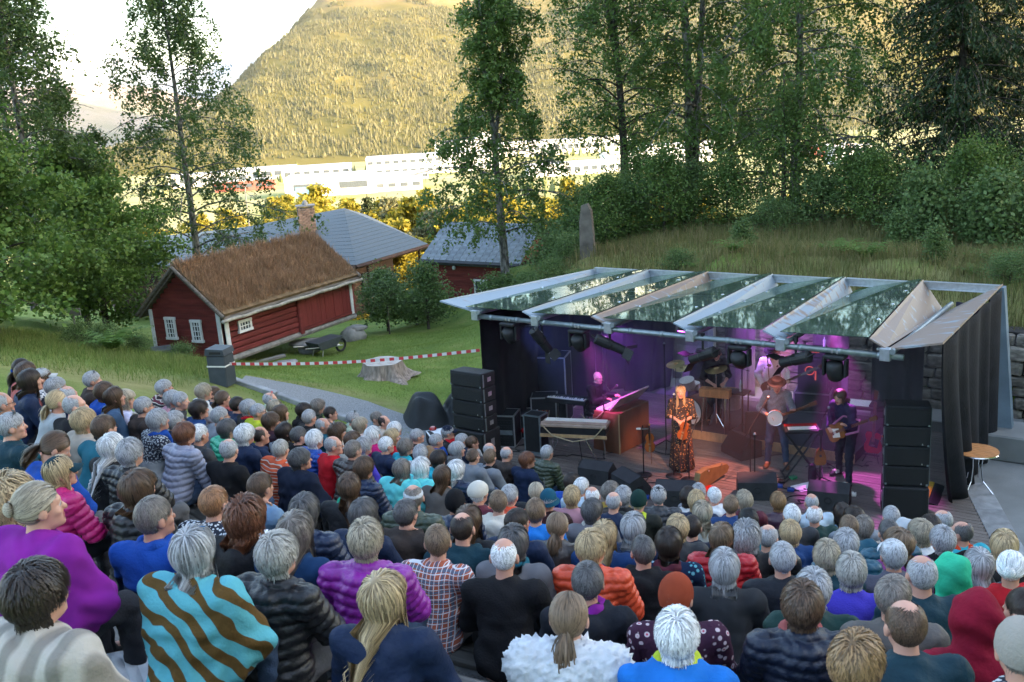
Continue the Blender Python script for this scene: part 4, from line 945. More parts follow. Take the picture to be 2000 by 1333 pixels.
p, c = make_tree(5.2, .1, .08, lambda t: 2.0 * (1 - .55 * t), 54, 15480, .08, twig=1.0, droop=1.3, jit=.12); tree('willow_bush', 'round willow bush at the foot of the weeping birch', (9.4, 33.6, 2.1), p, c, .085, BDARK, LBIRCH2, None, down=.7)
# spruces: tiers of hanging boughs
def make_spruce(h, rmax, nt_, per=9, nn=46):
    T = np.stack([0 * np.linspace(0, 1, 12), 0 * np.linspace(0, 1, 12), h * np.linspace(0, 1, 12)], -1); paths = [(T, np.linspace(.2, .02, 12))]; C = []
    for k in range(nt_):
        f = (k + .5) / nt_; z = h * (.03 + .95 * f); L = rmax * (1 - f) ** .8 + .3
        for q in range(per):
            az = RNG.uniform(0, 6.28); P = curve((0, 0, z), (math.cos(az), math.sin(az), .15), L * RNG.uniform(.7, 1.15), 6, -.75, .05); paths.append((P, np.linspace(.035, .006, 7)))
            u = RNG.uniform(.12, 1, nn) * 5.99; i = u.astype(int); w = (u - i)[:, None]; B = P[i] * (1 - w) + P[np.minimum(i + 1, 6)] * w
            B[:, 2] -= np.abs(RNG.normal(0, .16, nn)); B[:, :2] += RNG.normal(0, .13, (nn, 2)); C.append(B)
    return paths, np.concatenate(C)
p, c = make_spruce(15, 3.6, 44, 12, 110); tree('spruce_tree', 'big dark spruce with hanging boughs beside the weeping birch', (15.0, 33.0, 2.0), p, c, .19, BDARK, LSPRUCE, 'spruces on the bank', asp=.3, down=1.3)
p, c = make_spruce(16, 3.3, 40, 11, 90); tree('spruce_tree', 'dark spruce standing behind the first big spruce', (18.8, 35, 1.8), p, c, .19, BDARK, LSPRUCE, 'spruces on the bank', asp=.3, down=1.3)
# broad leafy trees on the left
def blob_tree(h, w, nlimb, nleaf, r0=.12, crown0=.12):
    return make_tree(h, r0, crown0, lambda t: w * (.35 + .75 * math.sin(min(1, t + .18) * math.pi)), nlimb, nleaf, .1, twig=.6, up=.55, droop=.5, jit=.16, hang=False)
for x, y, h, w, lf, lab in [(-13.6, 25.8, 5.4, 2.6, 26000, 'broad maple with layered light green leaves beside the upper lawn'), (-16.8, 27.0, 6.8, 3.2, 28000, 'taller maple with dense leaves at the wood edge'), (-12.9, 31.2, 4.6, 2.2, 20000, 'dark leafy maple close to the gable of the red hut'), (-15.2, 35.2, 6.2, 2.8, 20000, 'leafy maple behind the red hut gable'), (-12.6, 21.6, 2.2, 1.9, 12000, 'low leafy thicket at the edge of the upper lawn'), (-17, 22.6, 5.2, 2.8, 20000, 'leafy maple overhanging the low thicket')]:
    p, c = blob_tree(h, w, 30, lf); tree('maple_tree', lab, at(x, y, -.1), p, c, .128, BDARK, LMAPLE, 'leafy trees by the upper lawn', asp=.75, flat=1.2)
# garden trees and shrubs by the lawn
for nm, x, y, h, w, lf, lab in [('garden_shrub', -4.75, 37.6, 2.2, .95, 8000, 'rounded leafy shrub beyond the white corner of the red hut'), ('garden_tree', -3.1, 36.6, 2.3, .9, 5000, 'small multi-stemmed garden tree on the far lawn'), ('garden_shrub', -3.75, 38.9, 1.1, .85, 5000, 'low dark shrub behind the garden tree'), ('garden_shrub', -3.3, 39.6, 1.3, .7, 4500, 'flowering pale shrub against the small red house'), ('garden_shrub', 1.9, 33.9, 1.1, 1.0, 6500, 'dense hedge shrub below the forked birch'), ('garden_shrub', -.2, 36.3, .6, .7, 4000, 'low hedge shrub at the lawn end by the small red house'), ('garden_shrub', 2.4, 34.4, 1.4, 1.2, 6000, 'dense shrub between forked birch and standing stone')]:
    p, c = blob_tree(h, w, 26, lf, .05, .15); tree(nm, lab, at(x, y, -.05), p, c, .10, BDARK, LSHRUB, 'shrubs around the lawn', asp=.7, flat=1.)
sp = thing('staked_sapling', 'thin sapling tied to a wooden stake beside the far lawn', 'tree', at(-4.55, 36.3))
part('stake', sp, M('stake_wood', (.3, .24, .17), .9), lambda s: s.cyl((0, 0, 0), (.02, 0, 1.0), .03, 8))
p, c = blob_tree(1.9, .5, 12, 1600, .02, .45); V, F = tubes_np(p, 4); ob('trunk', me_np('trunk', V, F, [BDARK]), sp); V, F, r = leaves_np(c, .09); stuff(ob('crown', me_np('crown', V, F, [LSHRUB], False, attrs={'rnd': r}), sp))
# shrubs on the bank: four built once, each then set out as a thing of its own
def shrub_proto(h, w, n, leaf, size, nl=22):
    p, c = blob_tree(h, w, nl, n, .04, .08); V, F = tubes_np(p, 4); t = me_np('stems', V, F, [BDARK]); V, F, r = leaves_np(c, size, asp=.65, flat=1.); return t, me_np('foliage', V, F, [leaf], False, attrs={'rnd': r})
SHR = [shrub_proto(1.8, 1.1, 6500, LSHRUB, .085), shrub_proto(2.4, 1.0, 7000, LBIRCH2, .08), shrub_proto(1.3, 1.0, 5000, LSHRUB, .075), shrub_proto(1.9, .5, 3000, LSHRUB, .13)]
def put_shrub(k, x, y, s, label, group, z=None, name='bank_shrub', rz=None):
    o = thing(name, label, 'shrub', (x, y, gz(x, y) - .05 if z is None else z), random.uniform(0, 6) if rz is None else rz, group); o.scale = (s, s, s * random.uniform(.9, 1.15)); ob('stems', SHR[k][0], o); f = stuff(ob('foliage', SHR[k][1], o)); return o
random.seed(21)
SITES = [(3.4, 33.6, 1.0, 1), (4.4, 35.0, 1.1, 0), (5.4, 33.8, 1.05, 1), (6.4, 35.2, 1.2, 0), (7.5, 33.6, 1.0, 1), (8.6, 31.8, .8, 2), (10.3, 32.2, .95, 0), (11.5, 31.0, 1.0, 1), (12.6, 30.2, .95, 0), (13.4, 28.8, 1.0, 1), (12.0, 33.5, 1.1, 0), (15.6, 28.2, 1.15, 0), (15.0, 30.4, 1.0, 1), (5.0, 36.6, 1.2, 1), (2.9, 36.2, 1.1, 0)]
WHERE = ['beside the standing stone', 'under the tall alder', 'in front of the alder trunk', 'below the twin-trunked birch', 'in front of the twin trunks', 'at the foot of the willow bush', 'under the weeping birch', 'between weeping birch and spruce', 'at the foot of the big spruce', 'below the spruce boughs by the sapling row', 'behind the willow bush', 'at the wood end of the bank', 'against the second spruce', 'behind the alder', 'between forked birch and alder']
for (x, y, s, k), wtxt in zip(SITES, WHERE): put_shrub(k, x, y, s, 'green %s shrub %s' % (['bushy', 'upright', 'low', 'slim'][k], wtxt), 'shrubs on the bank behind the stage')
for i, (x, y, s) in enumerate([(11.9, 28.2, .95), (12.9, 27.4, .75), (13.1, 26.6, 1.0), (11.0, 27.6, .62), (14.2, 26.4, .8)]): put_shrub(3, x, y, s, ['broad-leaved sapling at the crest of the bank under the spruce', 'short broad-leaved sapling between two taller ones', 'tall broad-leaved sapling by the crest, dark spruce behind', 'smallest broad-leaved sapling on the crest', 'broad-leaved sapling at the wood end of the crest'][i], 'saplings on the bank crest', name='sapling')
# ferns
def fern_mesh(n=16, L=.75):
    V = []; F = []; o = 0
    for k in range(n):
        az = k * 2.4 + RNG.uniform(-.2, .2); tl = RNG.uniform(.5, 1.0); P = curve((0, 0, 0), (math.cos(az) * .55, math.sin(az) * .55, 1), L * RNG.uniform(.7, 1.15), 9, -1.5, .02); s = np.array([-math.sin(az), math.cos(az), 0])
        for i in range(1, 9):
            w = .16 * L * math.sin(math.pi * (i / 9) ** .7) + .02; d = P[i + 1] - P[i] if i < 9 else P[i] - P[i - 1]
            for sg in (-1, 1):
                a = P[i]; b = P[i] + d * .75; tip = P[i] + s * sg * w + d * .7 + np.array([0, 0, -.02]); V += [a, b, tip]; F.append((o, o + 1, o + 2) if sg > 0 else (o + 1, o, o + 2)); o += 3
    V = np.array(V); return me_np('fronds', V, np.array(F), [LFERN], False, attrs={'rnd': RNG.uniform(0, 1, len(V))})
FERNS = [fern_mesh(16, .8), fern_mesh(22, .95), fern_mesh(13, .6)]
FS = [(9.0, 24.6, 1.0, 1, 'bright green fern clump at the wall edge above the glass roof'), (8.7, 26.0, 1.1, 0, 'fern clump above the bright one on the bank'), (9.2, 26.9, .9, 1, 'large fern growing high on the bank'), (4.4, 27.4, .9, 0, 'fern on the bank crest above the stage middle'), (5.2, 26.6, 1.0, 2, 'low fern among grass on the bank'), (6.0, 26.2, .9, 0, 'fern with arching fronds on the bank'), (3.3, 28.6, .8, 2, 'small fern below the standing stone'), (10.6, 22.4, .8, 2, 'fern hanging over the stone wall by the pillar'), (7.2, 25.6, .7, 2, 'small fern on the grassy bank'), (-9.6, 23.4, 1.15, 1, 'big light green fern beside the hut meadow'), (11.6, 23.6, .9, 0, 'fern on the bank beside the bare earth'), (3.9, 26.3, .8, 0, 'fern over the end of the steel beam')]
for x, y, s, k, lab in FS:
    o = tag(ob('fern', FERNS[k], None, at(x, y), random.uniform(0, 6)), lab, 'fern', 'ferns on the slopes'); o.scale = (s, s, s)
for i, (x, y, s) in enumerate([(-10.2, 24.4, .45), (-9.2, 23.9, .35), (-8.6, 25.2, .35), (-11.2, 25.4, .5)]): put_shrub(2, x, y, s, ['small green bush beside the big fern', 'tiny yellow-green bush below the big fern', 'small bush in the grass under the hut gable', 'small bush at the wood edge above the fern'][i], 'small bushes by the meadow', name='small_bush')
for i, (x, y, s) in enumerate([(11.0, 21.4, .5), (12.2, 21.9, .6), (10.2, 23.4, .42), (13, 23.2, .7), (4.9, 28.2, .5), (6.6, 27.6, .45), (3.0, 27.0, .5), (2.0, 28.4, .5), (1.3, 29.6, .5), (.6, 31.0, .5), (2.2, 31.8, .7)]): put_shrub([2, 2, 3, 2, 2, 3, 2, 2, 0, 0, 2][i], x, y, s, 'leafy bush on the bank %s' % ['over the wall by the concrete pillar', 'beside the bare earth scar', 'above the wing curtain', 'at the end of the earth scar', 'near the crest ferns', 'by the crest behind the steel beam', 'over the end of the roof beam', 'below the standing stone', 'beside the standing stone foot', 'on the slope down to the lawn', 'just behind the standing stone'][i], 'low bushes on the bank', name='low_bush')
# tall grass on the bank, rough grass on the meadow edge, cut lawn blades
def area_pts(poly_fn, x0, x1, y0, y1):
    def f(n):
        out = np.zeros((0, 3))
        while len(out) < n:
            x = RNG.uniform(x0, x1, n * 2); y = RNG.uniform(y0, y1, n * 2); k = poly_fn(x, y); x, y = x[k], y[k]; out = np.concatenate([out, np.stack([x, y, ground(x, y) - .01], -1)])
        return out[:n]
    return f
def _ab(x, y): return x * SU.x + y * SU.y, x * SN.x + y * SN.y
def bank_zone(x, y):
    a, b_ = _ab(x, y); return (b_ > 21.4) & (b_ < 37) & ((a > -12.5) | ((y > 27.5) & (x > 1.0))) & (RNG.uniform(0, 1, len(x)) < .72 + .28 * _hash_noise(x, y, 1.1))
MTALL = blade_mat('bank_grass', (.075, .105, .03), (.15, .15, .055), (.32, .24, .14))
V, F, A = blades(62000, area_pts(bank_zone, 0, 19, 18, 38), .18, .6, .0095, .4); stuff(ob('tall_grass', me_np('tall_grass', V, F, [MTALL], True, attrs=A)), 'tall half-dry grass covering the bank behind the stage', 'grass')
MMEAD = blade_mat('meadow_grass', (.085, .14, .03), (.15, .205, .05), (.28, .265, .11))
def mead(x, y): return (y > 18.6 + .2 * (x + 9)) & (y < 28.6) & (x < -6.6 - (y - 20) * .05) & (RNG.uniform(0, 1, len(x)) < .25 + .75 * sstep(20.4, 22.5, y))
V, F, A = blades(36000, area_pts(mead, -14, -5.5, 18, 28.6), .06, .28, .009, .5, tri=True); stuff(ob('meadow_grass', me_np('meadow_grass', V, F, [MMEAD], True, attrs=A)), 'rough green grass on the upper meadow beside the hut', 'grass')
def lawnz(x, y):
    a, b_ = _ab(x, y); return (a < -12.7) & ~((np.abs(y - 21.4) < .95) & (x > -6.2)) & ((x + 3.3) ** 2 + (y - 24.4) ** 2 > .3) & (y > 19.0 - .45 * (x + 3))
V, F, A = blades(70000, area_pts(lawnz, -9, .5, 19.5, 36), .025, .08, .008, .5, tri=True); stuff(ob('lawn_grass', me_np('lawn_grass', V, F, [blade_mat('lawn_blades', (.105, .165, .035), (.16, .23, .048), (.24, .27, .08))], True, attrs=A)), 'short mown grass of the lawn', 'grass')
# standing stone, tree stump
st = MB().prism([(-.22, 0), (.25, 0), (.21, .9), (.17, 1.5), (.06, 1.72), (-.12, 1.66), (-.2, 1.2)], 'y', .26); stt = st.build('standing_stone', M('lichen_stone', (.13, .115, .10), .9, .4, 3, .6, 20), None, at(2.5, 30.6, -.1), -.3); tag(stt, 'upright weathered standing stone on the bank', 'standing stone')
su = thing('tree_stump', 'wide sawn tree stump with flared roots on the lawn', 'stump', at(-3.3, 24.4, -.05), .3)
nS = 40; th = np.arange(nS) * 2 * math.pi / nS; lob = 1 + .16 * np.sin(th * 5 + 1) + .09 * np.sin(th * 9); V = []
for z, r, k in ((0, .78, 1.3), (.08, .64, 1.1), (.2, .55, .6), (.38, .5, .3), (.47, .495, .25)): V.append(np.stack([r * (1 + (lob - 1) * k) * np.cos(th), r * (1 + (lob - 1) * k) * np.sin(th), np.full(nS, z)], -1))
i = np.arange(nS * 5).reshape(5, nS); j = np.roll(i, -1, 1); F = np.stack([i[:-1], j[:-1], j[1:], i[1:]], -1).reshape(-1, 4)
ob('trunk', me_np('trunk', np.concatenate(V), F, [M('stump_bark', (.24, .20, .17), .95, .45, 5, 1., 12, stretch=(3, 3, .4))]), su)
ob('sawn_top', me_np('sawn_top', np.concatenate([V[4] + [0, 0, .002], [[0, 0, .475]]]), np.stack([np.arange(nS), np.roll(np.arange(nS), -1), np.full(nS, nS)], -1), [M('sawn_wood', (.36, .33, .30), .9, .25, 7, .4, 30)], False), su)

# ================================================================== valley and mountains
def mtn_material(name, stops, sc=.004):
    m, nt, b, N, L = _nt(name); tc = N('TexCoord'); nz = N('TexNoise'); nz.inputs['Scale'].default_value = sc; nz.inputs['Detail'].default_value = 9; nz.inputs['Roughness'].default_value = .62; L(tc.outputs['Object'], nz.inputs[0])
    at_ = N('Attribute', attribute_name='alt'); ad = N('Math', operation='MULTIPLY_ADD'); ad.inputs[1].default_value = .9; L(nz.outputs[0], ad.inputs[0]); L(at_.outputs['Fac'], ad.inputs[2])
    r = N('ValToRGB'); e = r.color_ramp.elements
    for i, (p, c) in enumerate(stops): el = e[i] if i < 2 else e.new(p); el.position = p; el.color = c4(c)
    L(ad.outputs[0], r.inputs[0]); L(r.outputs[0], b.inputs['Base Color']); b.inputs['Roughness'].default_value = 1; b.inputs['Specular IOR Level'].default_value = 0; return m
def fbm(x, y, s, o=5):
    v = 0; a = 1
    for i in range(o): v = v + a * _hash_noise(x + 37 * i, y - 19 * i, s); s *= 2.1; a *= .5
    return v
def mountain(name, xs, ys, hf, mat, altfn):
    X, Y = np.meshgrid(xs, ys); Z = hf(X, Y); n_, m_ = X.shape; i = np.arange(n_ * m_).reshape(n_, m_); F = np.stack([i[:-1, :-1], i[:-1, 1:], i[1:, 1:], i[1:, :-1]], -1).reshape(-1, 4)
    return struct(ob(name, me_np(name, np.stack([X, Y, Z], -1).reshape(-1, 3), F, [mat], True, attrs={'alt': altfn(Z, X, Y).ravel()})))
# big forested hill: profile along x read from its skyline (silhouette at distance ~2.6 km)
SKY = np.array([(-760, -75), (-700, -15), (-640, 18), (-600, 60), (-565, 95), (-520, 150), (-480, 225), (-440, 275), (-400, 300), (-320, 312), (-250, 312), (-190, 322), (-110, 305), (-20, 282), (120, 285), (300, 335), (600, 380), (1000, 420), (1600, 430), (2400, 380)], float)
def hill1(X, Y):
    top = np.interp(X * 2600 / np.maximum(Y, 900) if False else X, SKY[:, 0], SKY[:, 1]); foot = 1330 + .18 * X + 40 * np.sin(X * .006)
    t = np.clip((Y - foot) / (2650 - foot), 0, 1.25); rise = np.clip(t, 0, 1) ** 1.12
    g = fbm(X, Y, .006, 5); gully = np.abs(_hash_noise(X + .15 * Y, Y * .2, .018))
    return -63 + (top + 63) * rise + (g * 12 - gully * 8) * np.clip(t * 3, 0, 1) * (1 - .75 * np.clip(t, 0, 1) ** 3)
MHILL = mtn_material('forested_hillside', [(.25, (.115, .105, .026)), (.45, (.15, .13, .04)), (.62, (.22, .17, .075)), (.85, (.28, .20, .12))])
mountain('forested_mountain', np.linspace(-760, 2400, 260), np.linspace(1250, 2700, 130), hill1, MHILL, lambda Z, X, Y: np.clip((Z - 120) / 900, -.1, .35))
MFAR = mtn_material('far_rock_and_snow', [(.3, (.24, .24, .15)), (.48, (.34, .30, .24)), (.56, (.46, .42, .38)), (.60, (.8, .8, .82))], .003)
mountain('high_mountain', np.linspace(-450, 2600, 130), np.linspace(3200, 5200, 60), lambda X, Y: -60 + 760 * np.exp(-((X - 260) / 520) ** 2 - ((Y - 4600) / 900) ** 2) + 640 * np.exp(-((X - 1300) / 900) ** 2 - ((Y - 4700) / 900) ** 2) + fbm(X, Y, .003, 6) * 40, MFAR, lambda Z, X, Y: np.clip((Z - 300) / 1600, -.1, .3))
MBLUE = mtn_material('haze_tinted_range', [(.3, (.26, .32, .38)), (.5, (.36, .40, .44)), (.60, (.75, .78, .82))], .002)  # blue of the distance haze is put into the range colours
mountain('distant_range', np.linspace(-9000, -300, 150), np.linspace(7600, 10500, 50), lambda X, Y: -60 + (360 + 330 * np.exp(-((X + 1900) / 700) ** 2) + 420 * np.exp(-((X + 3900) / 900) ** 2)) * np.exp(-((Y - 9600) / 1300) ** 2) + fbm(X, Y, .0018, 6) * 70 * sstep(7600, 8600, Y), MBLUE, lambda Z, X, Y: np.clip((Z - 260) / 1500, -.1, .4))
mountain('left_slope', np.linspace(-2600, -560, 80), np.linspace(1500, 4200, 60), lambda X, Y: -64 + 200 * sstep(-700, -1500, X) * sstep(1900, 3600, Y) + fbm(X, Y, .005, 5) * 12 * sstep(-700, -1000, X), mtn_material('left_pink_slope', [(.3, (.26, .24, .17)), (.5, (.34, .29, .24)), (.7, (.42, .34, .31))]), lambda Z, X, Y: np.clip((Z - 60) / 700, -.1, .3))
# forest on the hillside: small conifer and birch crowns, one mass nobody could count
def forest(n, xs, ys, hf, hmin, hmax, mat, name, label, keep=None):
    x = RNG.uniform(xs[0], xs[1], n); y = RNG.uniform(ys[0], ys[1], n)
    k = (.5 + .5 * fbm(x, y, .02, 3)) > RNG.uniform(0, .9, n)
    if keep is not None: k &= keep(x, y)
    x, y = x[k], y[k]; n = len(x); z = hf(x, y) - .5; h = RNG.uniform(hmin, hmax, n); w = h * RNG.uniform(.16, .3, n)
    a = RNG.uniform(0, 6.28, n); V = [np.stack([x + w * np.cos(a + s * 1.5708), y + w * np.sin(a + s * 1.5708), z + h * .1], -1) for s in range(4)] + [np.stack([x + RNG.normal(0, .2, n), y, z + h], -1)]
    V = np.stack(V, 1).reshape(-1, 3); o = np.arange(n)[:, None] * 5; F3 = np.concatenate([o + np.array([s, (s + 1) % 4, 4]) for s in range(4)])
    return stuff(ob(name, me_np(name, V, F3, [mat], False, attrs={'rnd': np.repeat(RNG.uniform(0, 1, n), 5)})), label, 'forest')
forest(110000, (-720, 640), (1300, 2640), hill1, 4, 10, leaf_mat('hill_forest_leaf', (.075, .08, .02), (.12, .11, .033), .1), 'hillside_forest', 'sunlit forest covering the big hillside across the valley', lambda x, y: hill1(x, y) < 215 + 40 * _hash_noise(x, y, .02))
# ---- sunlit shrubs and trees below the houses
random.seed(31)
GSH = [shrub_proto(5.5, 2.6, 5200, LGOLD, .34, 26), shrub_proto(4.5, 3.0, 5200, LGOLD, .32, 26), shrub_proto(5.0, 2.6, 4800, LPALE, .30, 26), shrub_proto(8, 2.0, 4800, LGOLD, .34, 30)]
ns = len(SHR); SHR += GSH
def label_site(i, x, y, k): return
gold = []
for i in range(46):
    y = 64 + 66 * (i / 46) ** 1.2 + random.uniform(-3, 3); x = random.uniform(-.30, .20) * y - 3; k = random.choice([0, 0, 1, 1, 0, 1, 2]); gold.append((x, y, k, random.uniform(.7, 1.15)))
for i in range(34): gold.append((random.uniform(-21, 1.5), random.uniform(58, 84), random.choice([0, 0, 1, 1, 2]), random.uniform(.75, 1.1)))
gold += [(-4.5, 70, 2, 1.0), (-2.0, 66, 0, .9), (-6.5, 78, 1, 1.2), (-1, 60, 1, .8), (-13, 74, 0, 1.1), (-16, 80, 3, .9), (-12.5, 82, 3, .75), (-20, 72, 1, 1.1), (-9.5, 84, 2, 1.1), (-24, 66, 0, 1.0), (-27, 76, 1, 1.2), (3, 72, 0, 1), (8, 70, 1, 1), (14, 74, 0, 1.1), (20, 70, 1, 1)]
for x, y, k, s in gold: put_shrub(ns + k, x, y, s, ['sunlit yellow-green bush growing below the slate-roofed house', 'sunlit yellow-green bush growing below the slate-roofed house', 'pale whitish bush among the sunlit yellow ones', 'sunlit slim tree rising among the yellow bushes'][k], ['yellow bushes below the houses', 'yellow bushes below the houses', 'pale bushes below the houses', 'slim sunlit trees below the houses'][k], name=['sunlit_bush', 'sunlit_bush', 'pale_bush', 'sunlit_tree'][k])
p, c = make_spruce(7, 1.4, 16, 7, 30); tree('small_spruce', 'small dark spruce among yellow bushes beyond the brick chimney', at(-10.6, 78), p, c, .3, BDARK, LDARK, None, asp=.4, down=1.0)
# lamp post beyond the slate-roofed house
lp = thing('lamp_post', 'thin pale lamp post beyond the slate roof', 'lamp post', at(-21.5, 84)); part('pole', lp, MALU, lambda s: s.cyl((0, 0, 0), (0, 0, 8.6), .08, 8, .05)); part('lamp_head', lp, MALU, lambda s: s.box((.3, 0, 8.6), (.9, .2, .1)))
# ---- industrial buildings on the valley floor, each with its own walls, roof and windows
MWB = M('white_cladding', (.78, .77, .76), .6, .06, .2, objvar=.08); MRB = M('red_cladding', (.42, .12, .09), .7, .1, .3); MGB = M('grey_cladding', (.42, .42, .43), .7, .1, .3); MWIN = M('far_window', (.10, .12, .14), .2, .2, 3); MBLUEG = M('blue_glass_gate', (.16, .34, .50), .3, .1, 1); MRF = M('pale_flat_roof', (.62, .60, .58), .8, .1, .2)
def building(name, label, x, y, w, d, h, rz, mat, rows=1, cols=8, extra=None):
    z = gz(x, y); o = thing(name, label, 'building', (x, y, z - .3), rz, 'buildings on the valley floor'); part('wall', o, mat, lambda s: s.box((0, d / 2, h / 2), (w, d, h))); part('roof', o, MRF, lambda s: s.box((0, d / 2, h + .25), (w + .8, d + .8, .5)))
    for r in range(rows):
        for c_ in range(cols): part('window', o, MWIN, lambda s: s.box((-w / 2 + w * (c_ + .5) / cols, -.06, h * (r + .55) / rows), (w / cols * .62, .14, h / rows * .34)))
    if extra: extra(o)
    return o
def gate(o): part('gate', o, MBLUEG, lambda s: s.box((-18, -.12, 4.2), (12, .2, 6.4))); part('gate_door', o, MGB, lambda s: s.box((4, -.12, 3), (5, .2, 5)))
import collections
BL = [('warehouse', 'big white warehouse with a blue gate on the valley floor', -118, 690, 62, 40, 13, .1, MWB, 1, 2, gate), ('warehouse_annex', 'low white annex beside the warehouse with the blue gate', -73, 702, 34, 26, 8, .1, MWB, 1, 4, None),
 ('factory_hall', 'long white factory hall with a row of windows behind the warehouse', -60, 900, 120, 46, 16, .1, MWB, 2, 16, None), ('office_block', 'white office block with a taller tower above the factory hall', -42, 1130, 62, 26, 22, .08, MWB, 3, 9, lambda o: part('tower', o, MWB, lambda s: s.box((24, 14, 15), (18, 18, 30)))),
 ('long_hall', 'very long low white hall beside the office block', 75, 1150, 150, 40, 16, .08, MWB, 1, 20, None), ('workshop', 'white workshop with dark openings left of the factory hall', -165, 900, 60, 30, 12, .1, MWB, 1, 7, None), ('storage_shed', 'pale storage shed at the far edge of the fields', -228, 960, 60, 30, 11, .1, MGB, 1, 6, None),
 ('red_shed', 'red shed between the pale buildings on the valley floor', -205, 800, 46, 22, 8, .1, MRB, 1, 6, None), ('depot', 'white depot glimpsed through the birch twigs', -262, 900, 70, 30, 11, .1, MWB, 1, 8, None), ('barrack', 'low white barrack by the road behind the forked birch', 60, 760, 80, 22, 9, .1, MWB, 1, 12, None),
 ('villa', 'white house with many windows seen between weeping birch and spruce', 250, 705, 34, 16, 12, .1, MWB, 2, 8, None), ('red_roof_house', 'house with a red roof above the white house by the spruce', 262, 800, 40, 18, 9, .1, MRB, 1, 6, None), ('small_factory', 'white hall glimpsed behind the alder trunk', 130, 830, 90, 26, 11, .1, MWB, 1, 12, None), ('service_hall', 'white service hall glimpsed left of the twin-trunked birch', 170, 960, 70, 26, 11, .1, MWB, 1, 10, None), ('garage_row', 'long row of pale garages on the near side of the factory hall', -95, 820, 70, 14, 6, .1, MGB, 1, 12, None)]
for t_ in BL: building(*t_)
LTREE = leaf_mat('valley_tree_leaf', (.09, .12, .025), (.20, .21, .055), .1)
def flat(x, y): return ground(x, y)
forest(2600, (-420, 420), (430, 1300), flat, 6, 12, LTREE, 'valley_trees', 'scattered sunlit trees and hedges across the valley floor', lambda x, y: (_hash_noise(x, y, .011) > .35) & ~((x > -150) & (x < -10) & (y > 600) & (y < 730)))

# ---- the air between here and the mountains
hz_ = MB().box((-2500, 5050, 430), (14000, 11900, 1040)).build('haze', None); hz_['kind'] = 'stuff'; hz_['label'] = 'thin evening haze filling the valley'; hz_['category'] = 'haze'
mh_ = bpy.data.materials.new('valley_haze'); mh_.use_nodes = True; nt = mh_.node_tree; nt.nodes.remove(nt.nodes['Principled BSDF']); pv_ = nt.nodes.new('ShaderNodeVolumePrincipled'); pv_.inputs['Density'].default_value = .00003; pv_.inputs['Color'].default_value = (.86, .9, .95, 1); nt.links.new(pv_.outputs[0], nt.nodes['Material Output'].inputs['Volume']); hz_.data.materials.clear(); hz_.data.materials.append(mh_)

# ================================================================== people: bodies grown as one smooth surface
def cap(a, b, ra, rb=None, k=.03, tag_=0): return ('c', np.array(a, float), np.array(b, float), ra, ra if rb is None else rb, k, tag_)
def ell(c, r, R=None, k=.03, tag_=0, sub=False): return ('s' if sub else 'e', np.array(c, float), np.array(r, float), R, 0, k, tag_)
def sdf_mesh(prims, h, want=False):
    lo = np.full(3, 1e9); hi = -lo
    for p in prims:
        if p[0] == 's': continue
        if p[0] == 'c': q = np.stack([p[1] - p[3], p[1] + p[3], p[2] - p[4], p[2] + p[4]])
        else: m = p[2].max(); q = np.stack([p[1] - m, p[1] + m])
        lo = np.minimum(lo, q.min(0)); hi = np.maximum(hi, q.max(0))
    lo -= 3 * h; n = np.ceil((hi + 3 * h - lo) / h).astype(int) + 1
    f = np.full(n, .15, np.float32); own = np.zeros(n, np.int16) if want else None
    for pi, p in enumerate(prims):
        k = p[5]; m = k + 3 * h
        if p[0] == 'c': q0 = np.minimum(p[1] - p[3], p[2] - p[4]) - m; q1 = np.maximum(p[1] + p[3], p[2] + p[4]) + m
        else: mm = p[2].max(); q0 = p[1] - mm - m; q1 = p[1] + mm + m
        i0 = np.clip(np.floor((q0 - lo) / h).astype(int), 0, n); i1 = np.clip(np.ceil((q1 - lo) / h).astype(int) + 1, 0, n)
        if (i1 <= i0).any(): continue
        ax = [(lo[j] + h * np.arange(i0[j], i1[j])).astype(np.float32) for j in range(3)]
        X = ax[0][:, None, None]; Y = ax[1][None, :, None]; Z = ax[2][None, None, :]
        if p[0] == 'c':
            a, b_ = p[1], p[2]; d = b_ - a; dd = max(1e-9, d @ d)
            t = np.clip(((X - a[0]) * d[0] + (Y - a[1]) * d[1] + (Z - a[2]) * d[2]) / dd, 0, 1)
            D = np.sqrt((X - a[0] - t * d[0]) ** 2 + (Y - a[1] - t * d[1]) ** 2 + (Z - a[2] - t * d[2]) ** 2) - (p[3] + (p[4] - p[3]) * t)
        else:
            x, y, z = X - p[1][0], Y - p[1][1], Z - p[1][2]; r = p[2]
            if p[3] is not None:
                R = np.array(p[3]); x, y, z = (R[0, 0] * x + R[1, 0] * y + R[2, 0] * z), (R[0, 1] * x + R[1, 1] * y + R[2, 1] * z), (R[0, 2] * x + R[1, 2] * y + R[2, 2] * z)
            k0 = np.sqrt((x / r[0]) ** 2 + (y / r[1]) ** 2 + (z / r[2]) ** 2); k1 = np.sqrt((x / r[0] ** 2) ** 2 + (y / r[1] ** 2) ** 2 + (z / r[2] ** 2) ** 2) + 1e-6
            D = k0 * (k0 - 1) / k1
        sl_ = tuple(slice(i0[j], i1[j]) for j in range(3)); g = f[sl_]
        if p[0] == 's':
            D = -D; hh = np.maximum(k - np.abs(g - D), 0) / k; f[sl_] = np.maximum(g, D) + hh * hh * k * .25
        else:
            if want: own[sl_] = np.where(D < g, pi, own[sl_])
            hh = np.maximum(k - np.abs(g - D), 0) / k; f[sl_] = np.minimum(g, D) - hh * hh * k * .25
    V, F = snet(f, lo, h)
    if want:
        ii = np.clip(np.round((V - lo) / h).astype(int), 0, n - 1); return V, F, own[ii[:, 0], ii[:, 1], ii[:, 2]]
    return V, F
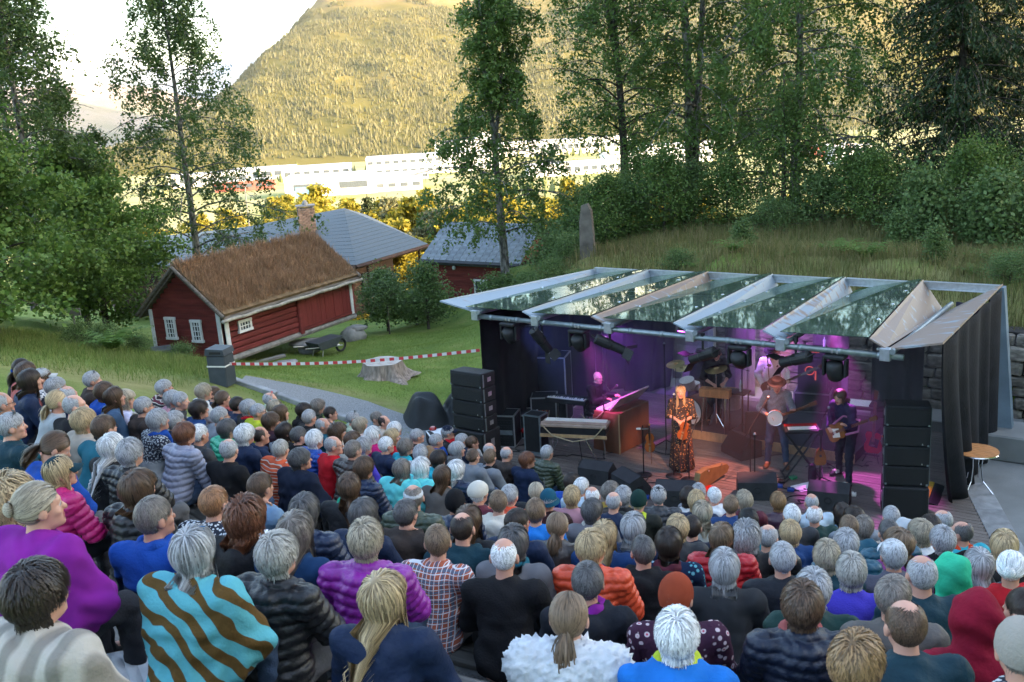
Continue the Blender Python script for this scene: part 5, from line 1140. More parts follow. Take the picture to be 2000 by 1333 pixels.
_CO = np.array([[i, j, k] for i in (0, 1) for j in (0, 1) for k in (0, 1)])
_ED = [(a, b) for a in range(8) for b in range(a + 1, 8) if np.abs(_CO[a] - _CO[b]).sum() == 1]
def snet(f, lo, h):
    s = f < 0; nx_, ny_, nz_ = f.shape; cnt = np.zeros((nx_ - 1, ny_ - 1, nz_ - 1), np.int8)
    for c in _CO: cnt += s[c[0]:nx_ - 1 + c[0], c[1]:ny_ - 1 + c[1], c[2]:nz_ - 1 + c[2]]
    A = np.argwhere((cnt > 0) & (cnt < 8)); idx = np.full(cnt.shape, -1, np.int32); idx[tuple(A.T)] = np.arange(len(A))
    val = np.stack([f[A[:, 0] + c[0], A[:, 1] + c[1], A[:, 2] + c[2]] for c in _CO], 1); acc = np.zeros((len(A), 3)); num = np.zeros(len(A))
    for a, b_ in _ED:
        va, vb = val[:, a], val[:, b_]; m = (va < 0) != (vb < 0); t = np.where(m, va / np.where(m, va - vb, 1), 0)
        acc += np.where(m[:, None], _CO[a] + t[:, None] * (_CO[b_] - _CO[a]), 0); num += m
    V = lo + h * (A + acc / num[:, None]); Fs = []
    for ax in range(3):
        sl0 = [slice(1, -1)] * 3; sl1 = [slice(1, -1)] * 3; sl0[ax] = slice(0, -1); sl1[ax] = slice(1, None)
        d = s[tuple(sl0)] != s[tuple(sl1)]; E = np.argwhere(d); off = np.ones(3, int); off[ax] = 0; E = E + off
        u, v = [q for q in range(3) if q != ax]; eu = np.eye(3, dtype=int)[u]; ev = np.eye(3, dtype=int)[v]
        q = [idx[tuple((E - o).T)] for o in (0 * eu, eu, eu + ev, ev)]; Q = np.stack(q, 1); ins = s[tuple(E.T)]
        if ax == 1: ins = ~ins
        Fs.append(np.where(ins[:, None], Q, Q[:, ::-1]))
    return V, np.concatenate(Fs)
def vnormals(V, F):
    n = np.cross(V[F[:, 2]] - V[F[:, 0]], V[F[:, 3]] - V[F[:, 1]]); N_ = np.zeros_like(V)
    for j in range(4): np.add.at(N_, F[:, j], n)
    return N_ / (np.linalg.norm(N_, axis=1, keepdims=True) + 1e-9)
def euler(yaw, pitch, roll=0): return np.array(Matrix.Rotation(yaw, 3, 'Z') @ Matrix.Rotation(pitch, 3, 'X') @ Matrix.Rotation(roll, 3, 'Y'))

# --- joints. local frame: x right, y forward, z up; seated origin = seat, standing origin = floor
def seated(arms='lap', yaw=0., pitch=0., lean=.10, cross=False):
    J = dict(pel=(0, .0, .10), wai=(0, lean * .4, .27), che=(0, lean * .8 - .01, .42), nb=(0, lean * 1.1, .565))
    for s, q in ((1, 'r'), (-1, 'l')):
        J['s' + q] = (s * .192, lean * .95 - .005, .532); J['h' + q] = (s * .09, .03, .085); J['k' + q] = (s * .13, .45, .09); J['a' + q] = (s * .13, .46, -.32); J['t' + q] = (s * .15, .62, -.375)
        J['e' + q] = (s * .262, lean + .09, .275); J['w' + q] = (s * .10, .33, .185); J['f' + q] = (s * .03, .41, .175)
        if arms == 'fold': J['e' + q] = (s * .235, lean + .13, .30); J['w' + q] = (s * -.03, lean + .25, .33 + .03 * s); J['f' + q] = (s * -.11, lean + .22, .34 + .03 * s)
        if arms == 'knees': J['e' + q] = (s * .24, .28, .22); J['w' + q] = (s * .05, .44, .19); J['f' + q] = (s * .0, .50, .17)
    if arms == 'chin': J['er'] = (.17, .30, .24); J['wr'] = (.07, .235, .545); J['fr'] = (.035, .20, .615)
    if cross: J['kr'] = (.03, .46, .18); J['ar'] = (-.12, .62, -.10); J['tr'] = (-.1, .78, -.06)
    J['hc'] = tuple(np.array(J['nb']) + (0, .045, .175)); J['R'] = euler(yaw, pitch); return J
def hand_prims(w, f, side, spread=.016, curl=.35, k=.008):
    """palm and five unequal bent fingers from wrist w towards f"""
    w = np.array(w, float); f = np.array(f, float); d = (f - w) / (np.linalg.norm(f - w) + 1e-9)
    up = np.array([0, 0, 1.]) if abs(d[2]) < .8 else np.array([0, 1., 0]); lat = np.cross(d, up); lat /= np.linalg.norm(lat); nrm = np.cross(lat, d)
    P = [ell(w + d * .052, (.042, .05, .019), np.stack([lat, d, nrm], 1), .02)]
    for i, (o, L) in enumerate(((-.030, .058), (-.010, .070), (.011, .066), (.030, .052))):
        b0 = w + d * .085 + lat * o; b1 = b0 + (d * .8 - nrm * curl) * L * .55; b2 = b1 + (d * .35 - nrm * (curl + .6)) * L * .5; P += [cap(b0 - d * .02, b1, .0098, .009, k), cap(b1, b2, .009, .0078, k)]
    t0 = w + d * .03 - lat * side * .03; t1 = t0 - lat * side * .028 + d * .03 - nrm * .01; P += [cap(t0, t1, .0125, .011, .012), cap(t1, t1 + d * .03 - nrm * .012, .0105, .009, k)]
    return P
def head_prims(hc, R, nb):
    hc = np.array(hc); Rm = np.array(R); T = lambda p: hc + Rm @ np.array(p, float)
    e_ = lambda c, r, k=.02, sub=False: ell(T(c), r, Rm, k, 9, sub); c_ = lambda a, b, r, r2=None, k=.015: cap(T(a), T(b), r, r2, k, 9)
    P = [e_((0, -.012, .028), (.077, .097, .093)), e_((0, .026, -.03), (.061, .068, .088), .03), e_((0, .045, -.083), (.044, .046, .036), .03), c_((0, .088, .006), (0, .112, -.030), .0085, .0135), e_((0, .079, .026), (.052, .018, .012), .02)]
    for s in (1, -1): P += [e_((s * .084, -.010, -.010), (.012, .024, .036), .008), e_((s * .031, .101, .006), (.017, .014, .010), .012, True), e_((s * .031, .083, .004), (.0135, .0125, .0125), .004), e_((s * .045, .066, -.03), (.02, .018, .018), .02)]
    P += [e_((0, .094, -.057), (.023, .011, .0055), .006), e_((0, .093, -.070), (.020, .011, .006), .006), e_((0, .082, -.100), (.022, .020, .017), .02)]
    nb = np.array(nb); P.insert(0, cap(nb - np.array([0, .005, .03]), T((0, -.028, -.085)), .056, .053, .03)); return P
def body_prims(J, f=1., hands=True):
    P = [ell(J['pel'], (.165, .12, .11), k=.05), cap(np.array(J['pel']) + (.045, 0, 0), np.array(J['wai']) + (.04, 0, 0), .105, .095, .05), cap(np.array(J['pel']) - (.045, 0, 0), np.array(J['wai']) - (.04, 0, 0), .105, .095, .05), ell(J['che'], (.155, .105, .16), k=.06), cap(J['sl'], J['sr'], .055, .055, .05), cap(J['che'], J['nb'], .09, .06, .05)]
    for q, s in (('r', 1), ('l', -1)):
        P += [cap(J['s' + q], J['e' + q], .052, .042, .03), cap(J['e' + q], J['w' + q], .042, .027, .02), cap(J['h' + q], J['k' + q], .088, .058, .04), cap(J['k' + q], J['a' + q], .056, .036, .03), cap(J['a' + q], J['t' + q], .036, .028, .02)]
        if hands: P += hand_prims(J['w' + q], J['f' + q], s)
    return P + head_prims(J['hc'], J['R'], J['nb'])
def body_mesh(J, h=.0095, name='body'):
    V, F = sdf_mesh(body_prims(J), h); hc = np.array(J['hc']); Q = (V - hc) @ np.array(J['R']); x, y, z = np.abs(Q[:, 0]), Q[:, 1], Q[:, 2]; hd = np.linalg.norm(Q, axis=1) < .16
    lip = (hd & (y > .085) & (x < .024) & (z > -.078) & (z < -.05)).astype(float); eye = (hd & (y > .078) & (np.hypot(x - .031, (z - .004) * 1.5) < .0135)).astype(float); iris = (hd & (y > .085) & (np.hypot(x - .031, z - .004) < .007)).astype(float)
    return me_np(name, V, F, [MSKIN], True, attrs={'feat': np.stack([lip, eye, iris], 1)})
def skin_material():
    m, nt, b, N, L = _nt('skin'); a = N('Attribute', attribute_name='feat'); sp_ = N('SeparateColor'); L(a.outputs['Color'], sp_.inputs[0]); oi = N('ObjectInfo'); r = N('ValToRGB'); e = r.color_ramp.elements
    e[0].color = (.46, .25, .18, 1); e[1].color = (.60, .36, .27, 1); L(oi.outputs['Random'], r.inputs[0]); nz = N('TexNoise'); nz.inputs['Scale'].default_value = 14; tc = N('TexCoord'); L(tc.outputs['Object'], nz.inputs[0]); x0 = N('MixRGB', blend_type='MULTIPLY'); x0.inputs[0].default_value = .35; L(r.outputs[0], x0.inputs[1]); L(nz.outputs[1], x0.inputs[2])
    prev = r.outputs[0]; nr = N('ValToRGB'); nr.color_ramp.elements[0].color = (.82, .72, .70, 1); nr.color_ramp.elements[1].color = (1.15, 1.05, 1.02, 1); L(nz.outputs[0], nr.inputs[0]); x0.inputs[0].default_value = 1; L(nr.outputs[0], x0.inputs[2]); prev = x0.outputs[0]
    for ch, c in ((0, (.33, .10, .09, 1)), (1, (.55, .52, .50, 1)), (2, (.03, .025, .02, 1))): x = N('MixRGB'); L(sp_.outputs[ch], x.inputs[0]); L(prev, x.inputs[1]); x.inputs[2].default_value = c; prev = x.outputs[0]
    L(prev, b.inputs['Base Color']); b.inputs['Roughness'].default_value = .5; b.inputs['Specular IOR Level'].default_value = .35; b.inputs['Subsurface Weight'].default_value = .0; return m
MSKIN = skin_material()
# --- garments: the same figure inflated, cut to cloth
def garment_prims(J, e=.018, collar=True, hood=False, sleeve=1., drop=0., wide=0.):
    w = wide; P = [ell(np.array(J['pel']) + (0, 0, .03 - drop), (.172 + e + w, .125 + e, .12 + drop), k=.05, tag_=1), cap(np.array(J['pel']) + (.045, 0, .02), np.array(J['wai']) + (.042, 0, 0), .108 + e, .110 + e, .05, 1), cap(np.array(J['pel']) + (-.045, 0, .02), np.array(J['wai']) - (.042, 0, 0), .108 + e, .110 + e, .05, 1), ell(J['che'], (.158 + e, .108 + e, .165 + e), k=.06, tag_=1), cap(J['sl'], J['sr'], .057 + e, .057 + e, .05, 1), cap(J['che'], np.array(J['nb']) - (0, 0, .02), .09 + e, .058 + e, .05, 1)]
    for q in 'rl':
        wv = np.array(J['e' + q]) + (np.array(J['w' + q]) - np.array(J['e' + q])) * sleeve; P += [cap(J['s' + q], J['e' + q], .055 + e, .047 + e, .03, 2), cap(J['e' + q], wv, .046 + e, .034 + e * .7, .02, 3)]
    nb = np.array(J['nb']) + (0, .012, .015)
    if collar:
        pts = [nb + (math.sin(t) * .066, math.cos(t) * .062 - .004, .012 - .012 * math.cos(t)) for t in np.linspace(0, 2 * math.pi, 11)]; P += [cap(a, b_, .02 + e * .3, None, .018, 4) for a, b_ in zip(pts[:-1], pts[1:])]
    if hood:
        pts = [nb + (math.sin(t) * .105, -math.cos(t) * .105 + .005, -.005 - .035 * math.cos(t)) for t in np.linspace(-1.9, 1.9, 9)]; P += [cap(a, b_, .036, None, .03, 4) for a, b_ in zip(pts[:-1], pts[1:])]; P += [ell(nb + (0, -.135, -.06), (.10, .05, .085), k=.04, tag_=4)]
    return P
def garment_mesh(J, kind, h=.0125):
    e = .025; hood = False; kw = {}
    if kind == 'puffy' or kind == 'puffyhood': e = .034
    if kind == 'hoodie' or kind == 'puffyhood': hood = True
    if kind == 'sweater': kw['collar'] = True; e = .026
    P = garment_prims(J, e, hood=hood, **kw)
    if kind == 'hoodup':
        hc, R = np.array(J['hc']), np.array(J['R']); T = lambda p: hc + R @ np.array(p, float); P += [ell(T((0, -.03, .03)), (.115, .125, .125), R, .03, 4), ell(T((0, -.03, -.07)), (.10, .10, .11), R, .05, 4), ell(T((0, .14, -.02)), (.075, .09, .105), R, .02, 4, True)]
    if kind == 'shawl':
        for q in 'rl':
            s = np.array(J['s' + q]); w_ = np.array(J['w' + q]); P += [cap(s, s + (0, .02, -.28), .09, .12, .08, 2), cap(np.array(J['e' + q]), w_ + (0, 0, .0), .09, .075, .07, 3)]
        P += [ell(np.array(J['che']) + (0, .02, -.08), (.24, .185, .27), k=.08, tag_=1), ell(np.array(J['pel']) + (0, .08, .05), (.25, .21, .12), k=.08, tag_=1)]
    if kind == 'fur': P += [cap(J['sl'], J['sr'], .10, .10, .06, 1), ell(np.array(J['nb']) + (0, -.03, -.02), (.15, .12, .08), k=.05, tag_=4)]
    if kind in ('scarf',):
        nb = np.array(J['nb']) + (0, .014, .03); pts = [nb + (math.sin(t) * .078, math.cos(t) * .074, .01 * math.sin(3 * t)) for t in np.linspace(0, 2 * math.pi, 13)]; P = [cap(a, b_, .034, None, .02, 4) for a, b_ in zip(pts[:-1], pts[1:])] + [cap(nb + (.03, .09, -.01), nb + (.05, .12, -.16), .03, .035, .02, 4)]
    V, F, own = sdf_mesh(P, h * (.76 if kind.startswith('puffy') else 1), True); N_ = vnormals(V, F)
    if kind.startswith('puffy'):
        tg = np.array([p[6] for p in P])[own]; s = V[:, 2].copy()
        for q, sgn in (('r', 1), ('l', -1)):
            for t_, a, b_, o0 in ((2, 's', 'e', 0.), (3, 'e', 'w', .27)):
                A_, B_ = np.array(J[a + q]), np.array(J[b_ + q]); m = (tg == t_) & (np.sign(V[:, 0] + 1e-6) == sgn); d = B_ - A_; L_ = np.linalg.norm(d); s[m] = o0 + ((V[m] - A_) @ d) / L_
        ph = s / .062 + .05 * np.sin(V[:, 0] * 24); g = np.abs(np.sin(math.pi * ph)) ** .45; V = V + N_ * (.021 * (g - .72))[:, None] + N_ * (.003 * np.sin(V[:, 0] * 95 + 3 * np.sin(V[:, 2] * 40)))[:, None]
    elif kind == 'fur': V = V + N_ * np.abs(RNG.normal(0, .012, len(V)))[:, None]
    else:
        wr = np.sin(V[:, 2] * 55 + 9 * V[:, 0] + 3 * np.sin(V[:, 0] * 17 + V[:, 1] * 11)) * .5 + np.sin(V[:, 0] * 41 - V[:, 2] * 23 + 2 * np.sin(V[:, 1] * 19)) * .5; amp = {'sweater': .003, 'shawl': .007, 'hoodie': .005}.get(kind, .0045); fo = np.sin(V[:, 0] * 19 + 5 * np.sin(V[:, 2] * 9 + V[:, 1] * 6)) * np.sin(V[:, 2] * 13 + 2.2 * np.sin(V[:, 0] * 8)); ag = np.arctan2(V[:, 1] - .06, V[:, 0]); V = V + N_ * (amp * (wr + 1.3 * fo) + (.013 * np.sin(ag * 13 + 2.5 * np.sin(V[:, 2] * 7)) * np.clip((.5 - V[:, 2]) * 2.2, 0, 1) if kind == 'shawl' else .007 * fo * (V[:, 2] > .6) if kind == 'hoodup' else 0))[:, None]; zt = J['nb'][2]; bk = V[:, 1] < J['che'][1] - .02
        if kind in ('plain', 'hoodie', 'hoodup'): seam = np.exp(-((V[:, 2] - (zt - .125 - .25 * V[:, 0] ** 2)) / .006) ** 2) * bk + np.exp(-((np.abs(V[:, 0]) - .205) / .006) ** 2) * (V[:, 2] > zt - .22) + .7 * np.exp(-(V[:, 0] / .005) ** 2) * bk * (V[:, 2] < zt - .13); V = V - N_ * (.006 * seam)[:, None]; sag = 1.7 * np.sin((V[:, 2] - .5 * np.abs(V[:, 0])) * 34 + 2 * np.sin(V[:, 0] * 9)) * np.clip((zt - .12 - V[:, 2]) * 4, 0, 1); V = V + N_ * (.006 * sag * bk)[:, None]
    return me_np('garment', V, F, [None], True)
def trouser_mesh(J, h=.0125, name='trousers'):
    P = [ell(J['pel'], (.172, .128, .115), k=.05)]
    for q in 'rl': P += [cap(J['h' + q], J['k' + q], .096, .07, .05), cap(J['k' + q], J['a' + q], .068, .052, .03)]
    V, F = sdf_mesh(P, h); N_ = vnormals(V, F); V = V + N_ * (.004 * np.sin(V[:, 2] * 60 + V[:, 1] * 35 + 2 * np.sin(V[:, 0] * 30)))[:, None]; return me_np(name, V, F, [None])
def shoe_mesh(J, q, h=.0125):
    a, t = np.array(J['a' + q]), np.array(J['t' + q]); d = (t - a); V, F = sdf_mesh([cap(a + (0, -.02, -.03), t + (0, 0, -.005), .046, .04, .03), cap(t, t + d * .25, .04, .032, .03), cap(a + (0, 0, .02), a + (0, 0, -.03), .05, .05, .03)], h); return me_np('shoe', V, F, [None])

# --- hair: ribbons of strands laid over the skull
E_R = np.array([.081, .102, .098]); E_C = np.array([0, -.012, .026])
def in_hair(p, top_bald=0., nape=-.085):
    x, y, z = np.abs(p[:, 0]), p[:, 1], p[:, 2]; face = (y > .028) & (z < .062 + .35 * (y - .07) - .25 * x)
    side = (y > -.02 + .0 * z) & (z < -.015) ; low = z < nape; ear = (np.hypot(y + .008, z + .014) < .036) & (x > .055); k = ~(face | side | low | ear)
    if top_bald: tb = top_bald + RNG.normal(0, .009, len(p)); k &= ~((np.hypot(x, (y - .01) * .8) < tb) & (z > .045)) & ~((y > .03) & (z > .03))
    return k
def hair_mesh(kind):
    n = {'thin': 2600, 'long': 2400, 'mid': 2400, 'curly': 2000, 'curlym': 2200, 'shortm': 2800, 'shortf': 2800, 'bob': 2400, 'beard': 1100}.get(kind, 2200)
    L = dict(shortm=.036, thin=.026, shortf=.068, bob=.15, mid=.22, long=.40, pony=.13, bun=.12, curly=.17, curlym=.06, beard=.035, fringe=.05)[kind]
    vol = dict(shortm=.010, thin=.004, shortf=.024, bob=.026, mid=.022, long=.022, pony=.008, bun=.009, curly=.05, curlym=.022, beard=.006, fringe=.02)[kind]; curl = dict(curly=.016, curlym=.008, shortf=.004, mid=.004).get(kind, .0022)
    i = np.arange(n * 2); ph = i * 2.399963; zz = 1 - 2 * (i + .5) / (2 * n); rr = np.sqrt(1 - zz * zz); U = np.stack([rr * np.cos(ph), rr * np.sin(ph), zz], 1)
    P = E_C + U * E_R
    if kind == 'beard': k = (P[:, 1] > .02) & (P[:, 2] < -.035); P = E_C + U * np.array([.064, .112, .15]) * .99; P = P + (0, -.01, 0); k = (P[:, 1] > .012) & (P[:, 2] < -.035) & (P[:, 2] > -.115) & ~((np.abs(P[:, 0]) < .028) & (P[:, 2] > -.07))
    else: k = in_hair(P, .062 if kind == 'thin' else 0, -.075 if kind in ('shortm', 'thin', 'pony', 'bun') else -.06)
    if kind == 'fringe': k = P[:, 2] > .05
    P = P[k]; n = len(P); steps = 7 if kind in ('long', 'mid', 'bob', 'curly') else 5; crown = E_C + np.array([0, -.045, .098]); rnd = RNG.uniform(0, 1, n); Ls = L * RNG.uniform(.75, 1.15, n); Ls = np.where((kind in ('shortm', 'thin')) & (np.abs(P[:, 0]) > .05) & (np.abs(P[:, 1] + .004) < .042) & (P[:, 2] < .05), Ls * .4, Ls); path = [P.copy()]; D = None; lay = 1 + (vol / .09) * RNG.uniform(.2, 1, n) ** .8; clump = RNG.integers(0, 260, n); cvec = RNG.normal(0, 1, (260, 3))
    cur = P.copy(); phs = RNG.uniform(0, 6.28, n)
    for s in range(steps):
        q = (cur - E_C) / E_R; nr = q / E_R; nr /= np.linalg.norm(nr, axis=1, keepdims=True)
        d = (cur - crown) * np.array([1, 1, .6]); d /= np.linalg.norm(d, axis=1, keepdims=True) + 1e-6; d = d * .6 + np.array([0, 0, -.75])
        front = np.clip((cur[:, 1] - .0) / .08, 0, 1)[:, None] * (cur[:, 2:3] > .03); d = d + front * (np.array([.7, .15, .25]) if kind in ('shortf', 'shortm', 'bob', 'fringe') else np.array([0, -1.2, .4]) if kind in ('pony', 'bun') else np.sign(cur[:, :1]) * np.array([1.1, -.3, -.1]))
        if kind in ('pony', 'bun'): tgt = np.array([0, -.125, -.02 if kind == 'pony' else .03]); d = d * .35 + 1.4 * (tgt - cur) / (np.linalg.norm(tgt - cur, axis=1, keepdims=True) + .02)
        if kind == 'beard': d = np.array([0, .25, -1.]) + 0 * cur
        low = cur[:, 2] < -.055
        if kind in ('long', 'mid', 'bob', 'curly'): d = np.where(low[:, None], d * .15 + np.array([0, -.05, -1.]) + nr * np.array([.05, .05, 0]), d)
        nz_ = dict(curly=(.16, .12), curlym=(.14, .1), shortf=(.08, .045), shortm=(.06, .05), thin=(.06, .05), beard=(.1, .1)).get(kind, (.05, .025))
        d = d + cvec[clump] * nz_[0] + RNG.normal(0, nz_[1], (n, 3)); dn = (d * nr).sum(1, keepdims=True); hi_ = cur[:, 2:3] > -.06
        d = np.where(hi_, d - nr * (np.clip(dn, -9, 0) + .93 * np.clip(dn, 0, 9)), d); d /= np.linalg.norm(d, axis=1, keepdims=True) + 1e-9
        cur = cur + d * (Ls / steps)[:, None]
        if curl: cur = cur + curl * np.stack([np.sin(phs + s * 1.9), np.cos(phs * 1.3 + s * 2.1), .5 * np.sin(phs * .7 + s * 1.7)], 1) * (.5 if s < 2 else 1)
        q = (cur - E_C) / E_R; rq = np.linalg.norm(q, axis=1); need = lay * (.985 + .03 * s / steps); hz_ = cur[:, 2] > -.07; push = np.where(hz_ & (rq < need), need / rq, np.where(hz_ & (rq > need * 1.05), need * 1.05 / rq, 1.))[:, None]; cur = E_C + (cur - E_C) * push
        if kind in ('long', 'mid', 'curly', 'bob'):   # hang straight, close to the neck, then lie on the back
            lowz = cur[:, 2] < -.06; rx = np.hypot(cur[:, 0] / .098, (cur[:, 1] + .015) / .108) + 1e-6; f_ = np.where(lowz & (rx > (1.18 if kind == 'curly' else 1.0)), (1.18 if kind == 'curly' else 1.0) / rx, np.where(lowz & (rx < .74), .74 / rx, 1)); cur = np.stack([cur[:, 0] * f_, (cur[:, 1] + .015) * f_ - .015, cur[:, 2]], 1)
            by = -.158 - .52 * np.clip(-.14 - cur[:, 2], 0, .3); bk_ = (cur[:, 2] < -.115) & (cur[:, 1] < .02); cur[:, 1] = np.where(bk_, np.minimum(cur[:, 1], by), cur[:, 1])
            fr_ = (cur[:, 1] > .05) & (cur[:, 2] < .03) & (np.abs(cur[:, 0]) < .078); cur[:, 0] = np.where(fr_, np.where(cur[:, 0] < 0, -1, 1) * .079, cur[:, 0]); cur[:, 1] = np.where((cur[:, 2] < .035) & (cur[:, 1] > .045), .045, cur[:, 1])
        path.append(cur.copy())
    G = np.stack(path, 1); rnds = [rnd]
    if kind in ('pony', 'bun'):      # the tied tail / knot
        m = 420; t = np.linspace(0, 1, steps + 1)
        if kind == 'pony': base = np.stack([0 * t, -.118 - .05 * np.sin(t * 2.2), -.02 - .19 * t], -1); w_ = .012 + .022 * np.sin(np.clip(t * 1.15, 0, 1) * math.pi) ** .8; off = RNG.normal(0, 1, (m, 3)); T_ = base[None] + off[:, None] * w_[None, :, None] * .62
        else: az = RNG.uniform(0, 6.28, m); el = RNG.uniform(-1.2, 1.2, m); T_ = np.stack([np.array([0, -.13, .035]) + .037 * np.stack([np.cos(az + tt * 2.4) * np.cos(el), .8 * np.sin(az + tt * 2.4) * np.cos(el), np.sin(el)], -1) for tt in t], 1)
        G = np.concatenate([G, T_]); rnds.append(RNG.uniform(0, 1, m))
    rnd = np.concatenate(rnds); n, k_ = G.shape[:2]; dd = np.gradient(G, axis=1); dd /= np.linalg.norm(dd, axis=2, keepdims=True) + 1e-9; nr = G - np.array([0, -.01, -.02]); nr /= np.linalg.norm(nr, axis=2, keepdims=True); sd = np.cross(dd, nr); sd /= np.linalg.norm(sd, axis=2, keepdims=True) + 1e-9
    wd_ = (.0027 if kind not in ('beard', 'thin', 'shortm') else .0022) * np.concatenate([np.linspace(.9, 1.1, k_ - 2), [.75, .2]]) * 1.12; A_ = G - sd * wd_[None, :, None]; B_ = G + sd * wd_[None, :, None]
    V = np.stack([A_, B_], 2).reshape(-1, 3); ii = np.arange(n * k_ * 2).reshape(n, k_, 2); F = np.stack([ii[:, :-1, 0], ii[:, :-1, 1], ii[:, 1:, 1], ii[:, 1:, 0]], -1).reshape(-1, 4); R_ = np.repeat(rnd, k_ * 2); T = np.tile(np.repeat(np.linspace(0, 1, k_), 2), n)
    if kind not in ('beard',):   # scalp layer under the strands
        nu, nv = 40, 28; u = np.linspace(0, 2 * math.pi, nu, endpoint=False); v = np.linspace(.05, math.pi - .05, nv); UU, VV = np.meshgrid(u, v); S = E_C + np.stack([np.cos(UU) * np.sin(VV), np.sin(UU) * np.sin(VV), np.cos(VV)], -1).reshape(-1, 3) * E_R * (1.012 + (.06 if kind in ('curly', 'shortf', 'bob') else 0)); j = np.arange(nu * nv).reshape(nv, nu); jr = np.roll(j, -1, 1); Q = np.stack([j[:-1], jr[:-1], jr[1:], j[1:]], -1).reshape(-1, 4); cen = S[Q].mean(1); Q = Q[in_hair(cen, 0, -.075)] if kind != 'thin' else Q[in_hair(cen, .09, -.075)]
        if kind == 'fringe': Q = Q[:0]
        F = np.concatenate([F, Q + len(V)]); V = np.concatenate([V, S]); R_ = np.concatenate([R_, np.full(len(S), .25)]); T = np.concatenate([T, np.full(len(S), .1)])
    return me_np('hair', V, F, [None], True, attrs={'rnd': R_, 'tip': T})
def hair_material(name, c):
    m, nt, b, N, L = _nt('hair_' + name); a = N('Attribute', attribute_name='rnd'); t = N('Attribute', attribute_name='tip'); mx = N('Math', operation='MULTIPLY_ADD'); mx.inputs[1].default_value = .25; L(t.outputs['Fac'], mx.inputs[0]); L(a.outputs['Fac'], mx.inputs[2]); r = N('ValToRGB'); e = r.color_ramp.elements; e[0].position = .1; e[0].color = c4(mulc(c, .45)); e[1].position = 1.05 if False else 1.; e[1].color = c4(mulc(c, 1.5)); q = e.new(.5); q.color = c4(c); L(mx.outputs[0], r.inputs[0]); L(r.outputs[0], b.inputs['Base Color']); b.inputs['Roughness'].default_value = .42; b.inputs['Specular IOR Level'].default_value = .35; return m
HC = dict(black=(.012, .011, .011), dkbrown=(.03, .02, .015), brown=(.085, .05, .03), brownlt=(.16, .105, .065), auburn=(.14, .055, .028), ginger=(.27, .13, .06), gold=(.22, .13, .06), blond=(.40, .29, .16), ashblond=(.31, .26, .19), ashgrey=(.33, .31, .28), white=(.62, .62, .62), grey=(.32, .32, .33), greybrown=(.17, .145, .125), dkgrey=(.085, .08, .08))
HM = {k: hair_material(k, v) for k, v in HC.items()}
# --- cloth materials
CC = dict(black=(.012, .012, .014), blackn=(.016, .018, .024), charcoal=(.035, .037, .042), navy=(.012, .022, .055), navydk=(.010, .015, .032), tealdk=(.010, .035, .050), teal=(.02, .12, .17), petrol=(.012, .075, .12), royal=(.012, .06, .30), blue=(.015, .045, .14), bright=(.015, .15, .50), denim=(.05, .095, .17), denimlt=(.13, .22, .34), bluemoh=(.015, .05, .13), coral=(.42, .12, .11), ltgrey=(.36, .38, .40), grey=(.20, .22, .25), greymel=(.17, .17, .19), greyvio=(.085, .085, .115), lavender=(.46, .48, .66), lavgrey=(.24, .25, .33), magenta=(.42, .012, .13), purple=(.22, .018, .26), plum=(.05, .02, .04), plumb=(.18, .015, .16), violet=(.06, .045, .40), beige=(.38, .33, .28), cream=(.52, .49, .43), cream2=(.45, .42, .36), oat=(.30, .27, .235), taupe=(.115, .105, .098), dkbrown=(.04, .031, .028), pink=(.42, .22, .27), blush=(.44, .37, .36), maroon=(.09, .018, .03), burg=(.20, .008, .025), red=(.40, .012, .02), orange=(.62, .07, .025), rust=(.30, .055, .025), white=(.58, .60, .63), paleblue=(.38, .48, .58), sage=(.30, .36, .27), lime=(.42, .50, .04), mustard=(.30, .19, .03), mint=(.03, .38, .22), olive=(.045, .06, .04), greendk=(.012, .040, .035), tan=(.26, .15, .07), turq=(.02, .30, .38), aqua=(.12, .55, .56), blackmag=(.03, .012, .02), blackgreen=(.012, .022, .018), blackred=(.03, .012, .014), limeblack=(.02, .022, .018))
